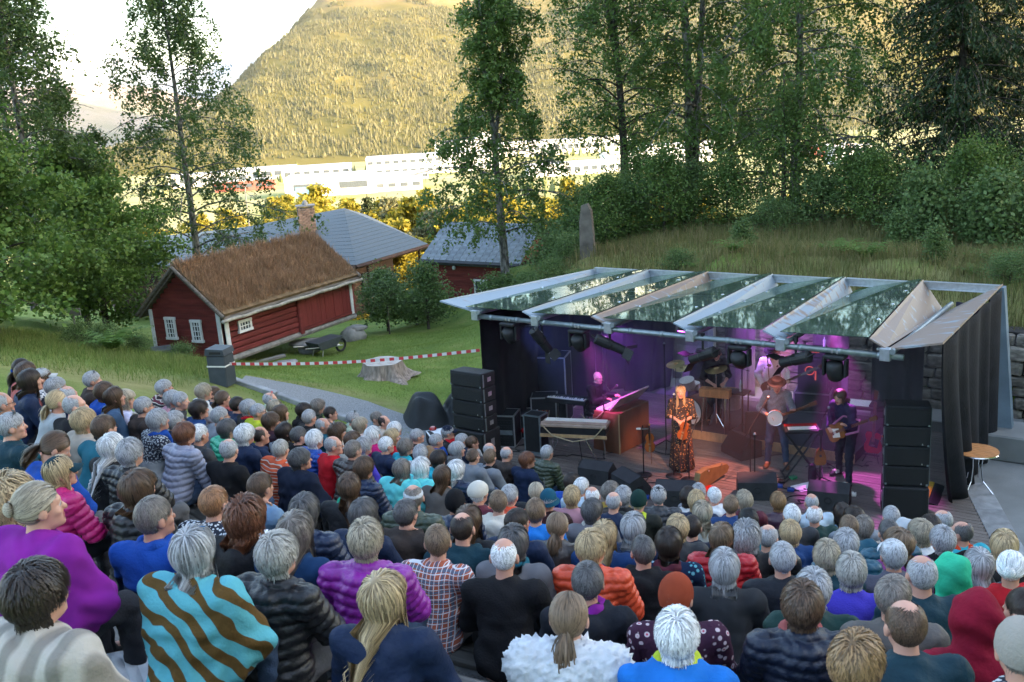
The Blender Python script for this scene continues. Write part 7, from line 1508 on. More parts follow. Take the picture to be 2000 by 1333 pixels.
kb = thing('stage_piano', 'long keyboard on crossed chrome legs with a hanging cable', 'keyboard', (1.12, 18.2, 0), SRZ + .32); part('body', kb, M('keyboard_tan', (.34, .25, .2), .5), lambda s: (s.box((0, 0, .86), (1.3, .38, .06), bev=.01), s.box((0, -.13, .905), (1.28, .08, .03)))); part('keys', kb, MIVORY, lambda s: s.box((0, .1, .895), (1.2, .15, .02))); part('under_case', kb, MBLK, lambda s: s.box((0, 0, .76), (1.25, .36, .12))); part('rail', kb, MWOODL, lambda s: s.box((0, -.2, .67), (1.3, .03, .06))); part('cable', kb, MROPE, lambda s: s.tube([(-.62, -.2, .88), (-.4, -.24, .68), (0, -.26, .58), (.4, -.24, .66), (.6, -.2, .88)], .012, 6))
for x0, x1, y in ((-.25, -.6, -.18), (.2, .55, -.18), (-.5, -.55, .15), (.5, .55, .15)): part('leg', kb, MCHROME, lambda s: s.cyl((x0, y, .68), (x1, y * 1.2, .02), .013, 8))
part('pedal', kb, MBLK, lambda s: (s.box((.1, .05, .03), (.12, .2, .05)), s.cyl((.1, .05, .05), (.05, 0, .66), .008, 6)))
k2 = thing('small_keyboard', 'small dark keyboard with white keys behind the pianist', 'keyboard', (1.12, 20.1, 0), SRZ + .1); part('body', k2, MBLK, lambda s: s.box((0, 0, .76), (.95, .34, .1), bev=.01)); part('white_keys', k2, MIVORY, lambda s: s.box((0, -.09, .815), (.86, .14, .02))); part('black_keys', k2, MBLK, lambda s: [s.box((-.4 + i * .047, -.06, .832), (.012, .08, .016)) for i in range(18) if i % 7 not in (2, 6)]); [part('leg', k2, MBLK, lambda s: s.cyl((x, 0, .72), (x, .05, 0), .02, 8)) for x in (-.35, .35)]
sy = thing('red_synthesizer', 'small synthesizer with a red panel on a black crossed stand', 'keyboard', (5.13, 17.05, 0), SRZ + .55); part('body', sy, MBLK, lambda s: s.box((0, 0, .9), (.62, .3, .06), Rx(.2), bev=.01)); part('red_panel', sy, MREDL, lambda s: s.box((0, .08, .945), (.58, .09, .01), Rx(.2))); part('keys', sy, MIVORY, lambda s: s.box((0, -.06, .93), (.5, .1, .015), Rx(.2))); [part('leg', sy, MBLK, lambda s: s.cyl((-.3 * q, yy, .86), (.3 * q, yy * 1.3, .02), .018, 8)) for q in (-1, 1) for yy in (-.12, .12)]; part('cross_bar', sy, MBLK, lambda s: (s.cyl((-.32, -.2, .03), (-.32, .2, .03), .018, 8), s.cyl((.32, -.2, .03), (.32, .2, .03), .018, 8)))
kt = thing('keyboard_table', 'dark table with a keyboard and papers beside the wing curtain', 'table', (7.0, 18.45, 0), SRZ + .1); part('top', kt, MBLK, lambda s: s.box((0, 0, .76), (1.15, .45, .05))); part('sheet_music', kt, MPAPER, lambda s: s.box((-.3, .02, .8), (.42, .3, .008), Rx(.12))); part('keyboard', kt, MBLK, lambda s: s.box((.2, 0, .81), (.6, .3, .05), bev=.01)); [part('leg', kt, MBLK, lambda s: s.box((x, y, .37), (.04, .04, .74))) for x in (-.52, .52) for y in (-.18, .18)]; part('lamp_strip', kt, MORANGE, lambda s: s.cyl((-.1, -.3, .3), (.5, -.34, .26), .018, 8))
o = thing('curtain_covered_cart', 'black cloth-covered cart at the back by the doorway', 'cart', W(-9.35, 20.1, .0), SRZ); part('cloth_cover', o, MBLACK, lambda s: s.lathe([(.34, 0), (.3, .3), (.26, .7), (.24, .95), (.12, 1.05)], 12)); part('lamp_head', o, MBLK, lambda s: s.lathe([(.13, 0), (.15, .1), (.1, .22)], 12, (0, 0, 1.04)))
# drums
def shell(s, c, r, h, R=None): s.lathe([(r, 0), (r, h)], 24, c, R)
dk = thing('drum_kit', 'drum kit with a white bass drum on the riser', 'drum kit', (3.75, 19.75, .2), SRZ - .2)
part('bass_drum', dk, M('drum_shell', (.12, .03, .035), .35), lambda s: shell(s, (0, -.2, .31), .29, .4, Rx(-math.pi / 2)), True); part('drum_head', dk, MSKINH, lambda s: s.lathe([(.285, 0), (.28, .012)], 24, (0, -.2, .31), Rx(math.pi / 2))); part('hoop', dk, MBLK, lambda s: s.tube([(.29 * math.cos(t), -.21, .31 + .29 * math.sin(t)) for t in np.linspace(0, 6.283, 25)], .018, 6))
part('tom', dk, M('tom_shell', (.25, .22, .24), .35), lambda s: (shell(s, (-.24, .05, .72), .16, .18, Rx(.3)),)); part('snare_drum', dk, MALU, lambda s: shell(s, (-.45, .45, .55), .18, .13)); part('floor_tom', dk, M('tom_shell', (.25, .22, .24), .35), lambda s: shell(s, (.5, .5, .3), .21, .36)); part('tom_skin', dk, MSKINH, lambda s: (s.lathe([(.16, 0), (.158, .006)], 20, (-.24, -.005, .892), Rx(.3)), s.lathe([(.18, 0), (.178, .006)], 20, (-.45, .45, .682)), s.lathe([(.21, 0), (.208, .006)], 20, (.5, .5, .662))))
for x, y, z, r in ((-.6, .1, 1.15, .2), (.5, .0, 1.25, .23), (-.75, .5, .95, .17)): part('cymbal', dk, MCYM, lambda s: s.lathe([(r, 0), (r * .25, .02), (.04, .045), (.01, .05)], 24, (x, y, z), Rx(.25))); part('stand', dk, MCHROME, lambda s: (s.cyl((x, y, 0), (x, y, z), .011, 6), [s.cyl((x, y, .3), (x + .2 * math.cos(t), y + .2 * math.sin(t), .01), .008, 5) for t in (0, 2.1, 4.2)]))
bx_ = thing('wooden_slit_drum', 'orange wooden slit drum on a stand before the drummer', 'drum', (4.02, 19.15, .2), SRZ + .12); part('box', bx_, MORW, lambda s: s.box((0, 0, .82), (.62, .2, .17), bev=.01)); part('slits', bx_, MBLK, lambda s: [s.box((-.15 + .15 * i, 0, .907), (.1, .012, .003)) for i in range(3)]); [part('leg', bx_, MCHROME, lambda s: s.cyl((x, y * .5, .74), (x * 1.1, y, .01), .012, 6)) for x in (-.22, .22) for y in (-.16, .16)]; part('sticks', bx_, MWOODL, lambda s: s.cyl((.1, .1, .92), (.42, .02, .95), .008, 6))
pt = thing('percussion_table', 'small percussion table covered with a cloth beside the slit drum', 'table', (4.45, 19.2, .2), SRZ); part('top', pt, MBLK, lambda s: s.box((0, 0, .8), (.5, .35, .03))); part('bottle', pt, M('clear_bottle', (.5, .55, .6), .1), lambda s: s.lathe([(.035, 0), (.035, .16), (.014, .21), (.014, .24)], 10, (.1, .02, .815))); [part('leg', pt, MBLK, lambda s: s.cyl((x, y, .79), (x, y, 0), .014, 6)) for x in (-.2, .2) for y in (-.14, .14)]
# microphone stands
def mic(label, base, top, boom=None, tripod=False):
    o = thing('microphone_stand', label, 'microphone stand', base, 0, 'microphone stands'); bx0 = Vector(base); T = Vector(top) - bx0
    pole_top = Vector((0, 0, T.z if boom is None else boom)); part('pole', o, MBLK, lambda s: s.cyl((0, 0, .02), pole_top, .012, 8))
    if tripod: [part('leg', o, MBLK, lambda s: s.cyl((0, 0, .22), (.3 * math.cos(t), .3 * math.sin(t), .015), .01, 6)) for t in (.3, 2.4, 4.5)]
    else: part('round_base', o, MBLK, lambda s: s.lathe([(.15, 0), (.15, .02), (.04, .035)], 20), True)
    if boom is not None: d = (T - pole_top); part('boom', o, MBLK, lambda s: s.cyl(pole_top - d * .35, T, .009, 6))
    d = (T - pole_top).normalized() if boom is not None else Vector((0, 0, 1)); part('microphone', o, MBLK, lambda s: s.tube([T, T + d * .1, T + d * .14, T + d * .17], [.012, .016, .026, .018], 10)); part('mic_grille', o, MPIPE, lambda s: s.tube([T + d * .13, T + d * .15, T + d * .178], [.022, .0285, .014], 10))
mic('straight microphone stand with round base in front of the singer', (2.86, 17.36, 0), (2.9, 17.42, 1.42)); mic('short boom stand aimed at the fiddle of the singer', (3.1, 17.12, 0), (3.28, 17.42, .98), .72); mic('boom microphone stand of the banjo player', (4.22, 17.1, 0), (4.52, 17.3, 1.32), .95); mic('boom stand leading to the mouth of the blue-suited guitarist', (5.55, 17.2, 0), (5.42, 16.5, 1.42), 1.0, True); mic('microphone stand over the wooden organ', (1.75, 18.95, 0), (1.95, 19.15, 1.22), 1.15, True); mic('tall overhead stand behind the singer', (2.95, 18.75, 0), (2.95, 18.75, 2.05), None, True); mic('boom stand over the drums', (4.5, 18.9, .2), (4.2, 19.4, 1.55), 1.35, True); mic('boom microphone stand of the bass player', (5.0, 18.7, .0), (5.05, 19.05, 1.62), 1.2, True); mic('short stand with a mirror-like knob beside the fiddle', (4.18, 16.62, 0), (4.18, 16.62, .85), None)
# stringed instruments; body in the x-z plane, neck up, front towards -y
def fig8(w1, w2, wm, L, n=40):
    P = []
    for i in range(n):
        t = 2 * math.pi * i / n; z = L / 2 * math.cos(t); k = (z / L + .5); w = (w2 * (1 - k) + w1 * k) * abs(math.sin(t)) ** .55; w *= 1 - wm * math.exp(-((k - .56) / .13) ** 2); P.append((math.copysign(w, math.sin(t)), z))
    return P[::-1]
def violin(root, bow=False):
    part('body', root, MVARN, lambda s: s.prism(fig8(.085, .105, .33, .36), 'y', .04)); part('fingerboard', root, MBLK, lambda s: s.box((0, -.032, .2), (.024, .012, .27))); part('neck', root, MVARN, lambda s: (s.box((0, -.01, .25), (.022, .025, .16)), s.lathe([(.012, 0), (.02, .02), (.008, .05)], 10, (0, -.005, .33)))); part('bridge', root, MWOODL, lambda s: (s.box((0, -.035, -.02), (.04, .004, .03)), s.box((0, -.03, -.12), (.03, .012, .1))))
    part('strings', root, MCHROME, lambda s: [s.cyl((x, -.042, -.14), (x * .6, -.04, .33), .0012, 4) for x in (-.012, -.004, .004, .012)])
    if bow: part('bow', root, MWOODB, lambda s: (s.cyl((.03, -.05, -.4), (.02, -.05, .25), .005, 6), s.cyl((.045, -.05, -.38), (.03, -.05, .24), .0025, 4)))
vs = thing('instrument_stand', 'black stand with round base holding a fiddle', 'stand', (2.32, 17.5, 0)); part('pole', vs, MBLK, lambda s: s.cyl((0, 0, .02), (0, 0, .98), .012, 8)); part('round_base', vs, MBLK, lambda s: s.lathe([(.15, 0), (.15, .02), (.04, .035)], 20)); part('holder', vs, MALU, lambda s: s.box((.06, -.02, .92), (.16, .02, .02))); part('clip_light', vs, MIVORY, lambda s: s.box((-.08, -.02, .93), (.08, .03, .03)))
vi = thing('fiddle', 'fiddle hanging with its bow on the black stand', 'fiddle', (2.44, 17.44, .66), SRZ + .3); violin(vi, True)
def guitar(root, body, col, neckcol=MWOODB, neckL=.62, th=.045, pick=None):
    part('body', root, col, lambda s: s.prism(body, 'y', th)); zt = max(z for x, z in body); part('neck', root, neckcol, lambda s: s.box((0, -th / 2 - .004, zt + neckL / 2 - .12), (.05, .022, neckL + .12))); part('headstock', root, neckcol, lambda s: s.prism([(-.03, 0), (.03, 0), (.045, .16), (-.03, .18)], 'y', .016, c=(0, -th / 2, zt + neckL - .01))); part('tuning_pegs', root, MCHROME, lambda s: [s.cyl((.05 * q, -th / 2, zt + neckL + .03 + .04 * i), (.065 * q, -th / 2, zt + neckL + .03 + .04 * i), .008, 6) for i in range(3) for q in (-1, 1)])
    part('bridge', root, MCHROME, lambda s: s.box((0, -th / 2 - .008, -.06), (.08, .014, .04))); part('pickguard', root, pick or MIVORY, lambda s: s.prism([(-.1, -.06), (.06, -.1), (.09, .06), (-.06, .1)], 'y', .004, c=(.02, -th / 2 - .002, 0))); part('strings', root, MCHROME, lambda s: [s.cyl((x, -th / 2 - .02, -.07), (x * .8, -th / 2 - .018, zt + neckL), .0013, 4) for x in np.linspace(-.02, .02, 6)])
TELE = [(-.10, -.2), (.10, -.2), (.155, -.14), (.16, -.04), (.125, .04), (.14, .12), (.12, .17), (.05, .19), (.02, .16), (-.06, .2), (-.12, .2), (-.145, .14), (-.12, .04), (-.155, -.04), (-.155, -.14)]
gst = thing('guitar_stand', 'low black stand carrying the red electric guitar', 'stand', (6.6, 17.5, 0), SRZ); part('frame', gst, MBLK, lambda s: (s.cyl((-.15, -.1, .02), (0, .12, .35), .012, 6), s.cyl((.15, -.1, .02), (0, .12, .35), .012, 6), s.cyl((0, .12, .35), (0, .2, .02), .012, 6), s.box((0, -.06, .16), (.3, .03, .02))))
eg = thing('red_electric_guitar', 'red and black electric guitar upright on its stand', 'guitar', (6.6, 17.46, .40), SRZ + .1); eg.rotation_euler = (-.16, 0, SRZ + .1); guitar(eg, TELE, MREDL, MWOODB, pick=MBLK)
mst = thing('mandolin_stand', 'black stand carrying the mandolin beside the guitarist', 'stand', (5.32, 16.62, 0), SRZ); part('pole', mst, MBLK, lambda s: s.cyl((0, .08, .02), (0, .08, .9), .014, 8)); part('base', mst, MBLK, lambda s: [s.cyl((0, .08, .1), (.2 * math.cos(t), .08 + .2 * math.sin(t), .01), .012, 6) for t in (.5, 2.6, 4.7)]); part('bag', mst, MBLACK, lambda s: s.lathe([(.05, 0), (.075, .1), (.07, .3), (.05, .36)], 12, (-.08, -.1, .02)))
mn = thing('mandolin', 'sunburst mandolin hanging on the stand', 'mandolin', (5.34, 16.6, .52), SRZ + .5); part('body', mn, MSUNB, lambda s: s.prism(fig8(.06, .13, .0, .32), 'y', .05)); part('neck', mn, MBLK, lambda s: s.box((0, -.02, .26), (.032, .025, .3))); part('headstock', mn, MBLK, lambda s: s.box((0, -.01, .45), (.07, .015, .12))); part('sound_hole', mn, MBLK, lambda s: s.lathe([(.025, 0), (.025, .003)], 14, (0, -.027, .02), Rx(math.pi / 2)))
gc_ = thing('instrument_case', 'open tan fiddle case lying on the deck before the singer', 'case', (3.5, 16.95, .0), .75); 
part('shell', gc_, MGOLDC, lambda s: s.prism([(-.42, -.14), (-.2, -.17), (.1, -.12), (.4, -.08), (.46, 0), (.4, .08), (.1, .12), (-.2, .17), (-.42, .14), (-.47, 0)], 'y', .12, c=(0, .02, .17), R=None)); part('lining', gc_, MREDL, lambda s: s.box((-.32, -.12, .012), (.3, .2, .02))); part('latch', gc_, MCHROME, lambda s: [s.box((x, -.05, .3), (.04, .012, .03)) for x in (-.2, .2)])
# pedals, papers, cables on the deck
for i, (x, y, m_, t) in enumerate([(4.6, 16.55, MBLUEP, 'blue'), (4.75, 16.35, MBLUEP, 'second blue'), (4.45, 16.7, MBLK, 'black'), (4.7, 16.75, MBLK, 'second black'), (4.95, 16.9, M('green_pedal', (.02, .2, .08), .4), 'green'), (5.12, 16.2, MBLUEP, 'wide blue'), (5.3, 16.12, MBLUEP, 'small blue'), (5.5, 16.1, MREDL, 'long red'), (5.72, 16.0, MIVORY, 'white'), (2.2, 16.4, MBLUEP, 'lone blue')]):
    o = thing('effect_pedal', '%s effect pedal on the deck %s' % (t, 'near the fiddle stand' if i == 9 else 'at the feet of the banjo player' if i < 5 else 'at the feet of the guitarist'), 'pedal', (x, y, .0), random.uniform(-.6, .6), 'effect pedals on the deck'); part('case', o, m_, lambda s: s.box((0, 0, .03), (.12 if i != 7 else .3, .11, .05), bev=.008)); part('knobs', o, MBLK, lambda s: [s.cyl((q, .03, .05), (q, .03, .065), .01, 8) for q in (-.03, .03)])
for i, (x, y, rz_, lab) in enumerate([(5.05, 16.5, .4, 'white sheet of paper lying by the pedals')]): tag(MB().box((0, 0, .006), (.42, .3, .004)).build('paper_sheet', MPAPER, None, (x, y, 0), rz_), lab, 'paper')
random.seed(8)
def cable(label, pts, r=.009, m_=None):
    P = []
    for (x0, y0), (x1, y1) in zip(pts[:-1], pts[1:]):
        for k in range(7): t = k / 7; P.append((x0 + (x1 - x0) * t + .1 * math.sin(6.3 * t + x0 * 9), y0 + (y1 - y0) * t + .09 * math.sin(6.3 * t + y0 * 7), .012))
    P.append((*pts[-1], .012)); tag(MB().tube(P, r, 5).build('cable', m_ or MBLK, None, None, None, True), label, 'cable', 'cables on the deck')
for i, (pts, lab) in enumerate([([(2.3, 17.4), (2.5, 16.9), (2.9, 17.1), (2.6, 16.6), (2.2, 16.4)], 'cable looped round the singer microphones'), ([(3.1, 17.1), (2.7, 16.9), (2.3, 16.7), (1.9, 16.5)], 'cable running towards the tilted monitors'), ([(4.2, 17.1), (4.5, 16.8), (4.9, 17.0), (4.7, 16.5), (5.1, 16.3)], 'cable tangle at the banjo player feet'), ([(4.1, 16.6), (4.6, 16.0), (5.0, 16.1)], 'cable curving between two floor monitors'), ([(5.5, 17.2), (5.9, 17.5), (6.3, 17.2), (6.6, 17.5)], 'cable leading to the red guitar'), ([(4.3, 18.4), (4.8, 18.0), (5.4, 18.2), (6, 18.6)], 'cable behind the banjo player'), ([(.2, 19.0), (.6, 19.5), (.1, 19.6), (.0, 19.2), (-.3, 19.3)], 'cable heap beside the equipment rack'), ([(.4, 18.6), (1.0, 18.8), (1.6, 18.5), (2.0, 18.8)], 'cable under the chrome-legged keyboard'), ([(5.3, 16.2), (5.1, 15.9), (4.6, 15.8), (4.3, 16.0)], 'cable in front of the blue pedals'), ([(3.4, 18.2), (3.0, 18.5), (2.6, 18.9), (2.4, 19.2)], 'cable from organ to riser')]): cable(lab, pts)
# lights on the front pipe
def profile_spot(label, a, yaw, pitch, z=2.6):
    o = thing('profile_spotlight', label, 'spotlight', W(a, 15.02, z), SRZ, 'spotlights hung from the front pipe'); R = Rz(yaw) @ Rx(pitch); part('yoke', o, MBLK, lambda s: (s.box((0, 0, .13), (.03, .03, .3)), s.box((0, 0, .02), (.3, .03, .015), Rz(yaw)), s.box((0, .0, .27), (.05, .07, .1))))
    part('lamp_house', o, MBLK, lambda s: s.tube([R @ Vector((0, q, -.06)) for q in (-.26, -.24, .05, .07, .3)], [.07, .1, .1, .085, .085], 14)); part('barn_door', o, MBLK, lambda s: (s.box(R @ Vector((0, .40, .06)), (.2, .2, .006), R @ Rx(.6)), s.box(R @ Vector((0, .40, -.18)), (.2, .2, .006), R @ Rx(-.6)), s.box(R @ Vector((.13, .38, -.06)), (.006, .18, .2), R @ Rz(-.5)))); part('rear_handle', o, MBLK, lambda s: s.tube([R @ Vector((-.06, -.26, -.06)), R @ Vector((-.05, -.34, -.04)), R @ Vector((.05, -.34, -.04)), R @ Vector((.06, -.26, -.06))], .01, 6)); part('label_strip', o, MIVORY, lambda s: s.box(R @ Vector((0, -.1, .043)), (.06, .04, .004), R))
    return o
profile_spot('spotlight pointing down with open barn doors near the side curtain', -10.2, -.5, -.95, 2.62); profile_spot('spotlight swung to one side above the wooden organ', -8.75, -1.1, -.45, 2.68); profile_spot('spotlight turned towards the drums with dark barn doors', -6.95, 1.3, -.4, 2.66); profile_spot('spotlight turned towards the banjo player with dark barn doors', -5.35, 1.3, -.35, 2.76)
def moving_head(label, a, pitch, z=2.84, col=None):
    o = thing('moving_head_light', label, 'stage light', W(a, 15.02, z), SRZ, 'moving lights hung from the front pipe'); part('base', o, MBLK, lambda s: (s.box((0, 0, -.03), (.34, .24, .07), bev=.02), s.box((0, 0, .04), (.06, .08, .06)))); part('clamp', o, MALU, lambda s: (s.box((-.04, 0, .06), (.03, .12, .05)), s.box((.04, 0, .06), (.03, .12, .05)))); part('yoke', o, MBLK, lambda s: [s.box((x, 0, -.2), (.045, .14, .28), bev=.012) for x in (-.17, .17)]); R = Rx(pitch)
    part('head', o, MBLK, lambda s: s.tube([Vector((0, 0, -.24)) + R @ Vector((0, q, 0)) for q in (-.15, -.12, .02, .14, .17)], [.06, .125, .14, .125, .1], 16), True); part('lens', o, M('lens_glass', (.05, .04, .09), .05, spec=1.), lambda s: s.lathe([(.095, 0), (.06, .02), (.02, .03)], 16, Vector((0, 0, -.24)) + R @ Vector((0, .17, 0)), R @ Rx(-math.pi / 2)))
moving_head('moving light hanging above the slit drum', -6.3, -.6); moving_head('moving light hanging above the guitarist, glowing violet', -4.72, -1.25); moving_head('moving light hanging beside the doorway', -9.4, -.9); moving_head('moving light hanging beside the black side curtain', -10.95, -.9)
for i, (a, b_) in enumerate([(-7.55, 15.5), (-6.85, 16.6), (-9.0, 15.6)]):
    o = thing('led_par_light', ['glowing pink lamp under the third glass sheet', 'glowing pink lamp under the fourth glass sheet', 'red-violet lamp under the second glass sheet'][i], 'stage light', W(a, b_, 2.86), SRZ, 'lamps under the glass roof'); part('can', o, MBLK, lambda s: s.cyl((0, 0, 0), (0, .04, .14), .09, 14)); m, nt, bb_, N, L = _nt('pink_led%d' % i); em = N('Emission'); em.inputs[0].default_value = (.75, .08, 1, 1); em.inputs[1].default_value = 3; L(em.outputs[0], nt.nodes['Material Output'].inputs[0]); part('lens', o, m, lambda s: s.cyl((0, -.004, -.012), (0, 0, .0), .085, 14))
# round bistro table
tb = thing('bistro_table', 'round bistro table with wooden slat top and curved chrome legs on the concrete', 'table', (7.8, 15.95, -.01), .3)
for i in range(8):
    y = -.315 + i * .09; hw = math.sqrt(max(.01, .36 ** 2 - (abs(y)) ** 2)) - .01; yy = np.linspace(y - .041, y + .041, 5); xx = np.sqrt(np.maximum(.0004, .355 ** 2 - yy ** 2)); part('slat', tb, MORW, lambda s: s.prism([(x_, y_) for x_, y_ in zip(xx, yy)] + [(-x_, y_) for x_, y_ in zip(xx[::-1], yy[::-1])], 'z', .022, c=(0, 0, .722)))
part('rim', tb, MCHROME, lambda s: s.tube([(.362 * math.cos(t), .362 * math.sin(t), .712) for t in np.linspace(0, 6.283, 33)], .014, 6)); [part('leg', tb, MCHROME, lambda s: s.tube([(.12 * math.cos(t), .12 * math.sin(t), .69), (.1 * math.cos(t), .1 * math.sin(t), .45), (.14 * math.cos(t), .14 * math.sin(t), .2), (.32 * math.cos(t), .32 * math.sin(t), .012)], .014, 8)) for t in (.4, 1.97, 3.54, 5.11)]
o = thing('cable_ramp', 'yellow and black cable ramp between loudspeaker tower and curtain', 'cable ramp', (6.95, 15.9, .0), rad(60)); part('yellow_lid', o, M('yellow_rubber', (.6, .42, .02), .6, .3, 14), lambda s: s.box((0, 0, .045), (.9, .16, .02))); part('rubber_base', o, MBLK, lambda s: s.prism([(-.25, 0), (.25, 0), (.12, .035), (-.12, .035)], 'x', .92))
case('floor_case', 'small dark equipment case lying by the stone wall', W(-1.4, 20.6, -.01), SRZ + .2, .7, .4, .35)
# draped heap beside the loudspeakers, barrier tape, bins, post, barrow
n = 46; gx_, gy_ = np.meshgrid(np.linspace(-1, 1, n), np.linspace(-1, 1, n)); hz = np.maximum(.70 * np.exp(-((gx_ + .45) / .40) ** 4 - (gy_ / .62) ** 4), .66 * np.exp(-((gx_ - .42) / .46) ** 4 - (gy_ / .6) ** 4)); hz += .05 * np.sin(gx_ * 13 + 3 * np.sin(gy_ * 5)) * hz + .03 * np.sin(gy_ * 17 + gx_ * 9) * hz; V = np.stack([gx_ * 1.05, gy_ * .85, hz - .03], -1).reshape(-1, 3); i = np.arange(n * n).reshape(n, n); F = np.stack([i[:-1, :-1], i[:-1, 1:], i[1:, 1:], i[1:, :-1]], -1).reshape(-1, 4); keep = hz.ravel()[F].max(1) > .05
tag(ob('tarpaulin_heap', me_np('tarpaulin_heap', V, F[keep], [M('black_tarp', (.015, .018, .02), .6, .3, 4, .3, 12)]), None, (-1.55, 21.2, gz(-1.6, 21.2) + .02), .25), 'black tarpaulin thrown over equipment beside the gravel path', 'tarpaulin')
bn = thing('litter_bin', 'dark grey litter bin with tape tied round it by the path', 'bin', (-6.17, 20.41, gz(-6.17, 20.41) - .03), -.25); bg_ = M('bin_grey', (.055, .065, .075), .5, .15, 6); part('body', bn, bg_, lambda s: s.box((0, 0, .34), (.42, .40, .68), bev=.02)); part('lid', bn, bg_, lambda s: s.prism([(-.23, .7), (.23, .7), (.2, .82), (-.2, .84)], 'y', .44)); part('slot', bn, MBLK, lambda s: s.box((.02, -.222, .755), (.26, .012, .05))); part('tape_wrap', bn, MIVORY, lambda s: s.box((0, 0, .46), (.43, .41, .03)))
def tape_mat():
    m, nt, b, N, L = _nt('barrier_tape'); tc = N('TexCoord'); w = N('TexWave', bands_direction='X'); w.inputs['Scale'].default_value = 1.55; L(tc.outputs['Object'], w.inputs[0]); r = N('ValToRGB'); e = r.color_ramp.elements; e[0].position = .48; e[0].color = (.62, .6, .6, 1); e[1].position = .52; e[1].color = (.5, .03, .04, 1); L(w.outputs[1], r.inputs[0]); L(r.outputs[0], b.inputs['Base Color']); return m
a0 = Vector((-5.97, 20.35, gz(-6.17, 20.41) + .44)); a1 = Vector((-.66, 19.4, 2.12)); dv = a1 - a0; Lt = dv.length; tp = MB()
for k in range(24): t0, t1 = k / 24, (k + 1) / 24; zz = lambda t: -.10 * math.sin(math.pi * t); tp._add([(Lt * t0, 0, zz(t0) - .03), (Lt * t1, 0, zz(t1) - .03), (Lt * t1, .004, zz(t1) + .03), (Lt * t0, .004, zz(t0) + .03)], [(0, 1, 2, 3)])
o = tp.build('barrier_tape', tape_mat()); o.matrix_world = Matrix.Translation(a0) @ dv.to_track_quat('X', 'Z').to_matrix().to_4x4(); tag(o, 'red and white barrier tape stretched from the bin to the stage', 'tape'); sm_ = o.modifiers.new('thick', 'SOLIDIFY'); sm_.thickness = .004
tu = thing('plastic_tub', 'dark plastic tub standing at the gable of the red hut', 'tub', at(-9.95, 28.3, .02), .3); part('tub', tu, bg_, lambda s: s.lathe([(.28, 0), (.36, .38), (.38, .4), (.34, .4), (.26, .04)], 16)); part('lid', tu, bg_, lambda s: s.box((-.28, .05, .42), (.55, .5, .03), Rx(.1)))
wb = thing('wheelbarrow', 'dark wheelbarrow parked under the eave of the red hut', 'wheelbarrow', at(-6.15, 31.6, .0), .9); part('tray', wb, M('barrow_grey', (.05, .06, .065), .5), lambda s: s.prism([(-.5, .55), (-.35, .3), (.3, .3), (.62, .58)], 'y', .6)); part('wheel', wb, MBLK, lambda s: s.tube([(.75 + .2 * math.cos(t), 0, .21 + .2 * math.sin(t)) for t in np.linspace(0, 6.283, 17)], .04, 6)); [part('leg', wb, MALU, lambda s: s.cyl((-.2, y, .32), (-.3, y * 1.1, 0), .018, 6)) for y in (-.22, .22)]; [part('shaft', wb, MALU, lambda s: s.tube([(.75, y * .3, .21), (.2, y, .3), (-1.0, y * 1.2, .5)], .018, 6)) for y in (-.24, .24)]
sg = thing('sign_post', 'thin post with a small grey board at the wood edge', 'sign', at(-11.6, 26.0)); part('post', sg, MWOODGREY, lambda s: s.cyl((0, 0, 0), (.02, 0, 1.0), .03, 8)); part('board', sg, MWOODGREY, lambda s: s.box((.02, -.03, .95), (.42, .03, .2)))

# ================================================================== the band
def standing(yaw=0., pitch=0., lean=0., feet=((.11, 0.), (-.11, 0.)), arms=None, knee=.02):
    J = dict(pel=(0, 0, .93), wai=(0, lean * .25, 1.09), che=(0, lean * .6, 1.25), nb=(0, lean, 1.405))
    for s, q, (fx, fy) in ((1, 'r', feet[0]), (-1, 'l', feet[1])):
        J['s' + q] = (s * .175, lean * .92, 1.365); J['h' + q] = (s * .085, 0, .90); J['k' + q] = (s * .085 * .4 + fx * .6, fy * .5 + .05, .50); J['a' + q] = (fx, fy, .085); J['t' + q] = (fx + s * .02, fy + .15, .045)
        J['e' + q] = (s * .24, lean * .7 + .02, 1.10); J['w' + q] = (s * .22, lean + .12, .88); J['f' + q] = (s * .21, lean + .16, .80)
    for k, v in (arms or {}).items(): J[k] = v
    J['hc'] = tuple(np.array(J['nb']) + (0, .045 + .15 * max(0, -pitch) * .5, .175 - .06 * max(0, -pitch))); J['R'] = euler(yaw, pitch); return J
